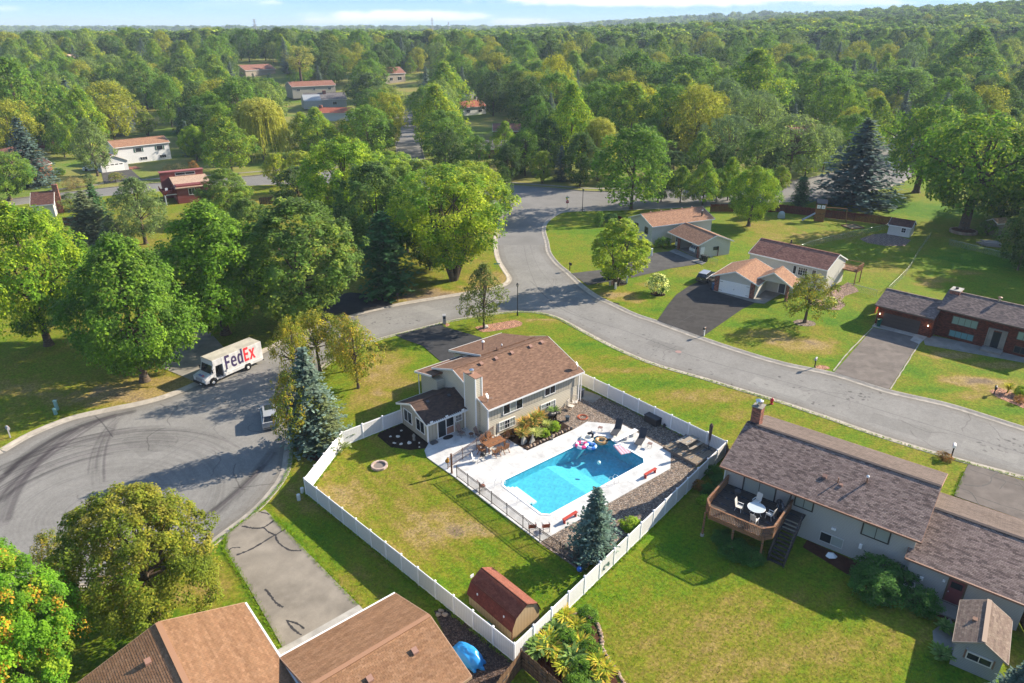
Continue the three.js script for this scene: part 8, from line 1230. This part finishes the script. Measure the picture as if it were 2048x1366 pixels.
// ---------- lamps, signs, mailboxes, hydrant ----------
function lamp(x, y, top, label) {
  const p = G(x, y), H = heightAt(x, y, top), t = thing('street_lamp', label, 'street lamp', V(p.x, 0, p.z)), s = H / 5;
  obj('pole', [cyl(0.07 * s, 0.055 * s, H - 0.55 * s, 0, 0, 0, 10), cyl(0.12 * s, 0.09 * s, 0.5 * s, 0, 0, 0, 10)], mat.black, t);
  const h = obj('lantern', [new THREE.CylinderGeometry(0.2 * s, 0.11 * s, 0.38 * s, 6).translate(0, H - 0.36 * s, 0)], M(C(0.5, 0.5, 0.47), 0.3), t); obj('lantern_cap', [cyl(0.25 * s, 0.06 * s, 0.16 * s, 0, H - 0.17 * s, 0, 6), sph(0.05 * s, 0, H, 0)], mat.black, h); obj('cage', [0, 1, 2, 3, 4, 5].map((k) => bar(V(Math.cos(k * 1.047) * 0.115 * s, H - 0.55 * s, Math.sin(k * 1.047) * 0.115 * s), V(Math.cos(k * 1.047) * 0.205 * s, H - 0.17 * s, Math.sin(k * 1.047) * 0.205 * s), 0.018 * s, 4)), mat.black, h);
}
lamp(1035, 631, 566, 'black lantern street lamp on the corner in front of the pool house'); lamp(1164.5, 423, 378, 'black lantern street lamp right of the stop sign'); lamp(112, 377, 361, 'small black yard lamp on the verge by the left spruce');
{ const p = G(1134, 423), t = thing('stop_sign', 'red stop sign with street name blades above it on the junction corner', 'stop sign', V(p.x, 0, p.z), 0.12); obj('post', box(0.07, 3.6, 0.05), mat.steel, t);
  const o = obj('sign_face', new THREE.CylinderGeometry(0.42, 0.42, 0.025, 8).rotateY(Math.PI / 8).rotateX(Math.PI / 2).translate(0, 2.35, 0.05), M(C(0.5, 0.015, 0.025), 0.4), t); obj('border', [new THREE.TorusGeometry(0.395, 0.012, 4, 8).rotateZ(Math.PI / 8).translate(0, 2.35, 0.066)], mat.white, o); const l = letters('STOP', 0.2, 0.008); obj('lettering', l.translate(-l.boundingBox.max.x / 2, 2.25, 0.064), mat.white, o, false);
  obj('street_name_blade', box(0.9, 0.2, 0.02, 0, 3.3, 0), M(C(0.02, 0.25, 0.12), 0.5), t); obj('street_name_blade', box(0.02, 0.2, 0.9, 0, 3.52, 0), M(C(0.02, 0.12, 0.35), 0.5), t); obj('warning_plate', box(0.42, 0.42, 0.02).rotateZ(Math.PI / 4).translate(0, 2.9, 0.05), M(C(0.7, 0.5, 0.03), 0.5), t); }
{ const p = G(994, 547), t = thing('street_name_sign', 'teal street name sign on a thin post at the curved corner', 'street sign', V(p.x, 0, p.z), 0.1); obj('post', box(0.06, 1.9, 0.06), mat.steel, t); obj('street_name_blade', box(1.1, 0.2, 0.03, 0, 1.7, 0), M(C(0.02, 0.28, 0.2), 0.5), t); obj('street_name_blade', box(0.03, 0.2, 1.0, 0, 1.92, 0), M(C(0.02, 0.28, 0.2), 0.5), t); }
function mailbox(x, y, label, ry, box1, postM, H = 1.1) {
  const p = G(x, y), t = thing('mailbox', label, 'mailbox', V(p.x, 0, p.z), ry); obj('post', box(0.12, H, 0.12), postM, t); obj('arm', box(0.1, 0.08, 0.6, 0, H - 0.1, 0.12), postM, t);
  const s = new THREE.Shape(); s.moveTo(-0.11, 0); s.lineTo(0.11, 0); s.lineTo(0.11, 0.16); s.absarc(0, 0.16, 0.11, 0, Math.PI); s.lineTo(-0.11, 0); obj('letter_box', new THREE.ExtrudeGeometry(s, { depth: 0.55, bevelEnabled: false, curveSegments: 8 }).scale(1.25, 1.25, 1.1).translate(0, H, -0.15), box1, t); obj('flag', box(0.02, 0.2, 0.06, 0.15, H + 0.1, 0.1), mat.redpaint, t);
}
mailbox(1139.5, 541, 'black mailbox on a black post by the carport driveway kerb', 0.5, mat.black, mat.black, 1.15); mailbox(796, 603, 'dark mailbox at the kerb below the corner pine', 0.1, mat.black, mat.bark); mailbox(1408, 672, 'black mailbox on a white post by the wide black driveway', -0.6, mat.black, mat.white); mailbox(1629, 735, 'grey mailbox on a dark post left of the brick house driveway', -0.6, mat.grey, mat.black, 1.15);
mailbox(1902, 915, 'black mailbox with a white cap beside a reddish shrub at the kerb', 2.6, mat.white, mat.black, 1.2); mailbox(21, 875, 'grey mailbox at the far left kerb of the turning circle', 0.9, mat.grey, mat.grey, 1.1); mailbox(581, 625, 'pale grey mailbox post in the shade beneath the wide maple', 0.2, mat.grey, mat.grey, 1.1); mailbox(1988, 788, 'black mailbox in the pink stone bed before the brick house', -0.6, mat.black, mat.black, 0.8);
{ const p = G(889, 648), t = thing('pillar_mailbox', 'grey weathered pillar mailbox standing in a pink stone ring', 'mailbox', V(p.x, 0, p.z), 0.2); obj('pillar', [box(0.42, 1.35, 0.42), slab([V(-0.26, 1.42, 0.3), V(0.26, 1.42, 0.3), V(0.26, 1.5, -0.3), V(-0.26, 1.5, -0.3)], 0.08)], mat.grey, t); obj('letter_box', box(0.3, 0.25, 0.12, 0, 0.95, 0.22), mat.black, t); }
T('redshrub', 1887, 918, 896, 34, 'reddish spiky shrub beside the black kerbside mailbox');
{ const p = G(1543, 808), t = thing('fire_hydrant', 'red fire hydrant on the dry verge near the brick chimney', 'fire hydrant', V(p.x, 0, p.z), 0.4), m = M(C(0.42, 0.025, 0.04), 0.4); obj('barrel', [cyl(0.14, 0.13, 0.55, 0, 0.05, 0, 16), cyl(0.2, 0.2, 0.06, 0, 0, 0, 16), cyl(0.18, 0.18, 0.05, 0, 0.58, 0, 16)], m, t); obj('bonnet', [sph(0.15, 0, 0.64, 0, 1, 0.9, 1), cyl(0.04, 0.04, 0.09, 0, 0.76, 0, 6)], m, t); for (const a of [0, Math.PI / 2, Math.PI]) obj('outlet', cyl(0.075, 0.075, 0.14, 0, 0.1, 0, 12).rotateX(Math.PI / 2).rotateY(a + Math.PI / 2).translate(0, 0.42, 0), m, t); }
for (const [x, y, top, l, c] of [[115, 820, 801, 'taller pale green utility pedestal on the shaded left lawn', C(0.25, 0.42, 0.38)], [112, 829, 817, 'shorter pale green utility pedestal on the shaded left lawn', C(0.22, 0.4, 0.36)], [1231, 578, 566, 'white utility post before the patrol car tree', C(0.7, 0.68, 0.6)], [1220, 571, 563, 'short beige utility post left of the patrol car tree', C(0.5, 0.46, 0.38)], [1253, 566, 551, 'thin pale blue marker post right of the patrol car tree', C(0.4, 0.5, 0.55)], [1303, 512, 497, 'white sign post at the driveway corner of the carport house', C(0.75, 0.75, 0.75)]]) { const p = G(x, y), h = heightAt(x, y, top); solo('utility_post', [rbox(0.34, h, 0.28, 0, 0, 0, 0.05), box(0.38, 0.05, 0.32, 0, h - 0.04, 0)].map((g) => g.translate(p.x, 0, p.z)), M(c, 0.6), l, 'utility post'); }
for (const [x, y, s, c, l] of [[1246, 566, 2.8, C(0.62, 0.55, 0.48), 'big pale boulder at the foot of the patrol car tree'], [1236, 560, 1.8, C(0.5, 0.44, 0.36), 'smaller boulder behind the big one by the patrol car tree'], [971, 656, 2.6, C(0.82, 0.82, 0.8), 'white boulder in the island bed by the young tree']]) { const o = new THREE.Mesh(rockG[Math.floor(s * 10) % 4], M(c, 0.9, { map: rep(tBlotch, 1) })), p = G(x, y); o.name = numbered('boulder'); o.position.set(p.x, 0.2, p.z); o.scale.setScalar(s); scene.add(o); tag(o, l, 'boulder'); }
// island beds, rings
const pinkG = (() => { const m = stoneM.clone(); m.color = C(1.7, 1.15, 0.95); return m; })();
const ring = (x, y, rx, rz, m, name = 'gravel_bed') => { const p = G(x, y), l = []; for (let k = 0; k < 32; k++) l.push(V(p.x + rx * Math.cos(k / 32 * 6.283), 0, p.z + rz * Math.sin(k / 32 * 6.283))); return struct(name, sheet(l, 0.025), m); };
struct('gravel_bed', sheet(smooth([[950, 655], [965, 664], [990, 662], [1020, 657], [1042, 651], [1044, 645], [1030, 641], [1000, 645], [970, 650], [952, 654]], 4), 0.03), pinkG); ring(890, 650, 0.7, 0.7, pinkG); ring(1609, 646, 1.6, 1.3, stoneM); ring(1316, 588, 1.2, 1.2, mat.mulch); ring(1236, 566, 1.6, 1.4, mat.mulch); struct('gravel_bed', sheet(pts([[1978, 782], [1998, 775], [2060, 800], [2075, 815], [2050, 818], [1995, 795]]), 0.025), pinkG); ring(1645, 735, 0.9, 0.6, pinkG);
[[2015, 785, 26], [2040, 790, 26], [2035, 805, 22]].forEach(([x, y, w], i) => T(['daylily', 'limeshrub', 'redshrub'][i], x, y, y - w * 0.8, w, ['yellowing plant in the pink stone bed before the brick house', 'green low shrub in the pink stone bed before the brick house', 'brownish shrub in the pink stone bed before the brick house'][i], { cat: 'plant' }));
{ const p = G(1926, 465), t = thing('stone_planter_ring', 'round raised stone ring about the great spreading tree', 'planter', V(p.x, 0, p.z)); for (let k = 0; k < 26; k++) for (let j = 0; j < 2; j++) obj('stone', rbox(0.62, 0.28, 0.34, 0, j * 0.29, 2.45, 0.05).rotateY((k + j * 0.5) / 26 * 6.283), rockM[(k + j) % 3], t); obj('soil', cyl(2.4, 2.4, 0.5, 0, 0, 0, 24), mat.redmulch, t); }
solo('manhole_cover', cyl(0.42, 0.42, 0.015, 0, 0, 0, 24).translate(G(1357, 702).x, -0.122, G(1357, 702).z), M(C(0.3, 0.2, 0.18), 0.8), 'round rusty manhole cover in the main street', 'manhole cover');
solo('storm_drain', box(1.1, 0.12, 0.35).rotateY(-0.7).translate(G(1233, 607).x, -0.08, G(1233, 607).z), mat.black, 'dark storm drain inlet in the right kerb of the main street', 'storm drain');
// bins near garages
const bins = [[1427, 580, 0.4, C(0.05, 0.12, 0.22), 'blue wheeled bin between the black SUV and the brick pier'], [1404, 522, 0.5, C(0.02, 0.028, 0.026), 'dark wheeled bin beside the open garage pier'], [1411, 524, 0.5, C(0.02, 0.03, 0.026), 'second dark wheeled bin before the red fence panel'], [1756, 653, -0.4, C(0.01, 0.09, 0.06), 'dark green wheeled bin at the brick garage corner']];
for (const [x, y, ry, c, l] of bins) { const p = G(x, y), t = thing('wheeled_bin', l, 'bin', V(p.x, 0.05, p.z), ry), m = M(c, 0.5); obj('body', new THREE.CylinderGeometry(0.42, 0.32, 1.05, 4, 1).rotateY(Math.PI / 4).translate(0, 0.55, 0), m, t); obj('lid', rbox(0.68, 0.1, 0.74, 0, 1.06, 0.02, 0.03), m, t); for (const s of [-1, 1]) obj('wheel', cyl(0.12, 0.12, 0.05).rotateZ(Math.PI / 2).translate(s * 0.29, 0.12, -0.26), mat.rubber, t); }
// small grey shed with its gable to the camera
{
  const f = frameAt([1907, 1279], [2018, 1325], 2.3), t = thing('grey_shed', 'small grey sided shed with tan shingle roof and white framed window, lower right', 'shed', f.pos, f.ry), Wd = f.len, sd = siding(C(0.36, 0.37, 0.36), 0.13), g = gable({ x0: -4.5, x1: -0.2, za: Wd - 0.25, zb: 0.25, ea: 2.15, hr: 2.95, ov: 0.25, ro: [0.1, 0.2], fw: 0.12, t: 0.12 });
  const bm = () => new THREE.Matrix4().makeBasis(V(0, 0, 1), V(0, 1, 0), V(1, 0, 0)), put = (q) => q.map((k) => flipped(k.applyMatrix4(bm())));
  obj('wall', put([g.wall]), sd, t); obj('roof_deck', put(g.roof), M(C(0.06, 0.045, 0.04), 0.95), t); obj('fascia', put(g.fascia), M(C(0.3, 0.24, 0.19), 0.7), t);
  const pal = [[0.33, 0.25, 0.2], [0.3, 0.225, 0.18], [0.36, 0.28, 0.22], [0.27, 0.2, 0.165]];
  for (const s of [0, 1]) { const x0 = s ? g.A : g.B, y0 = s ? g.ya : g.yb, v = V(g.zr - x0, g.yr - y0, 0), l = v.length(); shingles(t, shingleM, V(x0, y0 + 0.004, g.X0), V(0, 0, 1), v.normalize(), g.X1 - g.X0, l, { pal, tab: 0.3, ex: 0.15, seed: 91 + s, singles: s ? 0 : 90, near: (c) => -c.z }); }
  obj('ridge_cap', box(0.28, 0.03, 4.6, g.zr, g.yr + 0.008, -2.3), M(C(0.34, 0.26, 0.2), 0.9), t);
  win(t, Wd / 2 + 0.1, 1.15, -0.19, 0, 1.35, 0.5, { frame: M(C(0.6, 0.56, 0.5), 0.6) }); obj('window_surround', [box(0.1, 0.72, 0.04, Wd / 2 - 0.72, 1.05, -0.17), box(0.1, 0.72, 0.04, Wd / 2 + 0.92, 1.05, -0.17)], mat.gutter, t); obj('flood_lamp', [sph(0.08, Wd / 2 - 0.7, 1.95, -0.12), box(0.1, 0.1, 0.1, Wd / 2 - 0.7, 1.9, -0.2)], mat.grey, t); roofVent(t, 0.95, g.yb + (0.95 - g.B) * g.sb, -2.3, mat.copper, 0.7);
}
{ const { h, L } = shedThing('white_shed', 'small white shed with dark roof and one window at the end of the red fence', [1776, 449], [1824, 456.5], 2.1, { span: 3.9, rise: 1.15, wall: siding(C(0.72, 0.72, 0.68), 0.2), roof: rDarkBrown }); win(h, L * 0.68, 0.9, -0.19, 0, 0.8, 0.9, { n: 1, grid: 1 }); }
shedThing('pale_shed', 'pale tan shed wall half hidden by trees at the right edge', [1996, 448], [2022, 446], 2.6, { span: 3, rise: 0.8, wall: sTan, roof: rPale });
// play set with tower, slide, swing beam
{
  const p = G(1637, 441), t = thing('play_set', 'wooden play set with dark canopy tower, blue grey slide and swing beam', 'play set', V(p.x, 0, p.z), -0.35), m = M(C(0.4, 0.22, 0.09), 0.8, { map: rep(tWood, 1) });
  for (const [x, z] of [[-1, -1], [1, -1], [-1, 1], [1, 1]]) obj('post', box(0.14, 4.2, 0.14, x * 0.95, 0, z * 0.95), m, t); obj('platform', box(2, 0.12, 2, 0, 1.7, 0), m, t); obj('canopy', [slab([V(-1.15, 4.1, 1.1), V(1.15, 4.1, 1.1), V(1.15, 4.9, 0), V(-1.15, 4.9, 0)], 0.06), slab([V(-1.15, 4.9, 0), V(1.15, 4.9, 0), V(1.15, 4.1, -1.1), V(-1.15, 4.1, -1.1)], 0.06)], mat.darkgrey, t);
  obj('side_panel', [box(2, 0.9, 0.06, 0, 1.8, 0.97), box(0.06, 0.9, 2, 0.97, 1.8, 0), box(1.9, 1.6, 0.06, 0, 0, 0.96)], m, t); for (const x of [-0.5, 0.45]) obj('window_panel', [box(0.75, 0.75, 0.05, x, 2.95, 1.02)], mat.white, t); obj('window_cross', [-0.5, 0.45].flatMap((x) => [box(0.5, 0.05, 0.03, x, 3.3, 1.055), box(0.05, 0.5, 0.03, x, 3.08, 1.056)]), M(C(0.05, 0.08, 0.2), 0.5), t);
  obj('slide', [slab([V(-1.0, 1.75, 1.2), V(-1.0, 1.75, 0.6), V(-3.6, 0.15, 1.7), V(-3.6, 0.15, 2.3)], 0.06), beam(V(-1, 1.85, 1.2), V(-3.6, 0.3, 2.3), 0.06, 0.2), beam(V(-1, 1.85, 0.6), V(-3.6, 0.3, 1.7), 0.06, 0.2)], M(C(0.35, 0.4, 0.5), 0.4), t);
  obj('swing_beam', beam(V(1, 3.1, 0), V(5.4, 3.1, 0), 0.14, 0.2), m, t); obj('a_frame', [beam(V(5.4, 3.1, 0), V(5.7, 0, 1.2), 0.12, 0.12), beam(V(5.4, 3.1, 0), V(5.7, 0, -1.2), 0.12, 0.12), beam(V(5.58, 1.2, 0.75), V(5.58, 1.2, -0.75), 0.1, 0.1)], m, t); for (const x of [2.2, 3.8]) { obj('swing', [bar(V(x - 0.2, 3, 0), V(x - 0.2, 0.6, 0), 0.015), bar(V(x + 0.2, 3, 0), V(x + 0.2, 0.6, 0), 0.015), box(0.5, 0.04, 0.2, x, 0.58, 0)], mat.darkgrey, t); }
}
solo('covered_grill', [sph(0.8, 0, 0.8, 0, 1, 1, 0.7), box(1.4, 0.7, 0.9)].map((g) => g.translate(G(1562, 436).x, 0, G(1562, 436).z)), M(C(0.3, 0.36, 0.4), 0.7), 'grey blue covered object by the red fence on the back lawn', 'covered grill');
{ const p = G(1705, 454), t = thing('sandbox', 'low square timber sandbox on the back lawn by the curved fence', 'sandbox', V(p.x, 0, p.z), 0.3); for (let k = 0; k < 4; k++) obj('timber', box(3.4, 0.22, 0.16, 0, 0, 1.62).rotateY(k * Math.PI / 2), mat.deckwood, t); obj('sand', box(3.1, 0.08, 3.1), M(C(0.4, 0.33, 0.2), 0.95, { map: rep(tBlotch, 1) }), t); }
{ const p = G(1995, 492), t = thing('log_pile', 'pile of grey logs by the chain link fence at the right', 'log pile', V(p.x, 0, p.z), -0.3); const r = rng(3); for (let k = 0; k < 26; k++) obj('log', cyl(0.14, 0.13, 2.2 + r(), 0, 0, 0, 8).rotateZ(Math.PI / 2).translate((r() - 0.5) * 1.2, 0.14 + Math.floor(k / 9) * 0.24, -1.2 + (k % 9) * 0.28), M(C(0.3, 0.27, 0.25), 0.9), t); }
{ // raised garden beds far left
  const p = G(130, 291); for (let k = 0; k < 3; k++) { const t = thing('raised_bed', ['long yellow timber raised garden bed, left of three', 'timber raised garden bed with frames, middle of three', 'timber raised garden bed, right of three before the red barn'][k], 'garden bed', V(p.x - 9 + k * 8, 0, p.z + (k === 1 ? -2 : 0)), 0.1), m = M(C(0.55, 0.36, 0.14), 0.8); obj('timber', [box(6, 0.5, 0.15, 0, 0, 1), box(6, 0.5, 0.15, 0, 0, -1), box(0.15, 0.5, 2, 3, 0, 0), box(0.15, 0.5, 2, -3, 0, 0)], m, t); obj('soil', box(5.8, 0.35, 1.9), mat.redmulch, t); obj('trellis', [-2.5, -0.8, 0.8, 2.5].flatMap((x) => [bar(V(x, 0, 0.6), V(x, 2.2, 0), 0.05), bar(V(x, 0, -0.6), V(x, 2.2, 0), 0.05)]), mat.trim, t); }
  struct('bare_soil', sheet(pts([[85, 300], [180, 292], [185, 276], [92, 282]]), 0.02), M(C(0.36, 0.25, 0.16), 0.95, { map: rep(tBlotch, 5) }));
}
solo('flower_pot', [cyl(0.2, 0.28, 0.45, 0, 0, 0, 14)].map((g) => { const p = world(FR, 2.1, 0, 1.1); return g.translate(p.x, 2.48, p.z); }), mat.darkgrey, 'dark flower pot by the sliding door on the raised deck', 'flower pot');
// deck furniture of the grey house
{
  const D = (x, z) => world(FR, x, 2.48, z), t = thing('glass_table', 'round glass topped table on the raised deck', 'table', D(4.35, 2.75), FR.ry); obj('tabletop', cyl(0.72, 0.72, 0.025, 0, 0.72, 0, 32), new THREE.MeshPhysicalMaterial({ color: C(0.45, 0.5, 0.5), roughness: 0.08, clearcoat: 1 }), t); obj('rim', new THREE.TorusGeometry(0.72, 0.02, 8, 36).rotateX(Math.PI / 2).translate(0, 0.735, 0), mat.trim, t); for (let k = 0; k < 4; k++) obj('leg', bar(V(0.15 * Math.cos(k * 1.57), 0.72, 0.15 * Math.sin(k * 1.57)), V(0.5 * Math.cos(k * 1.57), 0, 0.5 * Math.sin(k * 1.57)), 0.02), mat.trim, t);
  const lab = ['pale mesh deck chair on the house side of the glass table', 'pale mesh deck chair left of the glass table', 'pale mesh deck chair on the railing side of the glass table', 'pale mesh deck chair right of the glass table'], cm = M(C(0.56, 0.53, 0.47), 0.8);
  [[3.95, 1.55, -0.2], [3.05, 3.1, 1.6], [4.7, 4.0, 3.0], [5.45, 2.5, -1.7]].forEach(([x, z, ry], i) => { const c = thing('deck_chair', lab[i], 'chair', D(x, z), FR.ry + ry, 'pale deck chairs round the glass table'); obj('seat', box(0.5, 0.03, 0.5, 0, 0.42, 0), cm, c); obj('backrest', rbox(0.5, 0.72, 0.03, 0, 0, 0, 0.01).rotateX(-0.22).translate(0, 0.44, -0.26), cm, c); for (const s of [-1, 1]) { obj('leg', [bar(V(s * 0.25, 0, 0.25), V(s * 0.25, 0.62, 0.2), 0.016), bar(V(s * 0.25, 0, -0.3), V(s * 0.25, 0.42, -0.2), 0.016)], mat.trim, c); obj('arm', box(0.05, 0.025, 0.5, s * 0.27, 0.62, 0), mat.trim, c); } });
  const g = thing('gas_grill', 'black gas grill in the corner of the raised deck', 'grill', D(6.0, 1.6), FR.ry - 1.2); obj('cart', [box(0.6, 0.75, 0.5), box(1.3, 0.04, 0.45, 0, 0.78, 0)], mat.black, g); obj('lid', new THREE.CylinderGeometry(0.26, 0.26, 0.75, 16, 1, false, 0, Math.PI).rotateZ(Math.PI / 2).rotateX(-Math.PI / 2).translate(0, 0.85, 0), mat.darkgrey, g); obj('handle', bar(V(-0.3, 1.0, 0.27), V(0.3, 1.0, 0.27), 0.02), mat.steel, g);
  const b = thing('round_grill', 'small kettle grill on legs beside the gas grill on the deck', 'grill', D(5.6, 0.8), 0); obj('bowl', sph(0.27, 0, 0.75, 0, 1, 0.9, 1), mat.black, b); for (let k = 0; k < 3; k++) obj('leg', bar(V(0.1 * Math.cos(k * 2.1), 0.6, 0.1 * Math.sin(k * 2.1)), V(0.25 * Math.cos(k * 2.1), 0, 0.25 * Math.sin(k * 2.1)), 0.015), mat.grey, b);
  const q = world(FR, 10.4, 0, 0.8); solo('white_bag', new ConvexGeometry([V(-0.5, 0, 0), V(0.5, 0, 0.1), V(0.1, 0.3, 0.1), V(-0.2, 0.25, -0.2), V(0.3, 0.1, -0.3), V(-0.3, 0.05, 0.35), V(0.2, 0.05, 0.35)]).translate(q.x, 0, q.z), mat.white, 'crumpled white bag on the ground under the basement window', 'bag');
  const a = world(FR, 16.2, 0, 1.2), ac = thing('air_conditioner', 'pale grey air conditioner unit between the junipers', 'air conditioner', V(a.x, 0, a.z), FR.ry); obj('casing', rbox(0.75, 0.75, 0.75, 0, 0.05, 0, 0.03), mat.trim, ac); obj('fan_grille', [cyl(0.3, 0.3, 0.02, 0, 0.8, 0, 20)], mat.darkgrey, ac);
  struct('foundation_bed', sheet([[8.2, 0.05], [23, 0.6], [23, 2.0], [18, 2.6], [12, 2.2], [8.2, 1.2]].map(([x, z]) => world(FR, x, 0, z)), 0.02), mat.redmulch); struct('foundation_bed', sheet(pts([[1865, 1262], [1900, 1235], [1912, 1262], [1905, 1300], [1885, 1320], [1868, 1300]]), 0.024), mat.oldconcrete);
  const s = world(FR, 19.0, 0, 1.5); struct('door_step', box(1.8, 0.14, 1.5).rotateY(FR.ry).translate(s.x, 0, s.z), mat.oldconcrete);
}
// pylons on the horizon
function pylon(px, pyTop, dist, w, label) { const x = (px - 1024) / FPX * dist * 1.09, base = terr(x, -dist), el = (54 - pyTop) / FPX * 1.2, H = EYE + el * dist - base, t = thing('power_pylon', label, 'pylon', V(x, base, -dist)), leg = [[-1, -1], [1, -1], [1, 1], [-1, 1]]; obj('leg', leg.map(([a, b]) => bar(V(a * w, 0, b * w), V(a * w * 0.25, H, b * w * 0.25), 0.35, 4)), mat.grey, t); obj('bracing', [0.2, 0.4, 0.6, 0.8].flatMap((u) => leg.map(([a, b], k) => { const [c, d] = leg[(k + 1) % 4], s0 = 1 - 0.75 * u, s1 = 1 - 0.75 * (u + 0.18); return bar(V(a * w * s0, H * u, b * w * s0), V(c * w * s1, H * (u + 0.18), d * w * s1), 0.2, 4); })), mat.grey, t); obj('cross_arm', [0.75, 0.87, 0.98].map((u, i) => beam(V(-w * (2.2 - i * 0.4), H * u, 0), V(w * (2.2 - i * 0.4), H * u, 0), 0.5, 0.5)), mat.grey, t); }
pylon(151, 38, 1100, 3.2, 'grey lattice power pylon on the left horizon'); pylon(595, 43, 1700, 3, 'faint lattice power pylon left of the long cloud'); pylon(891, 41, 1900, 2.4, 'faint thin mast under the long cloud, taller of two'); pylon(918, 47, 1900, 2, 'faint thin mast right of the taller one');
renderer.render(scene, camera);
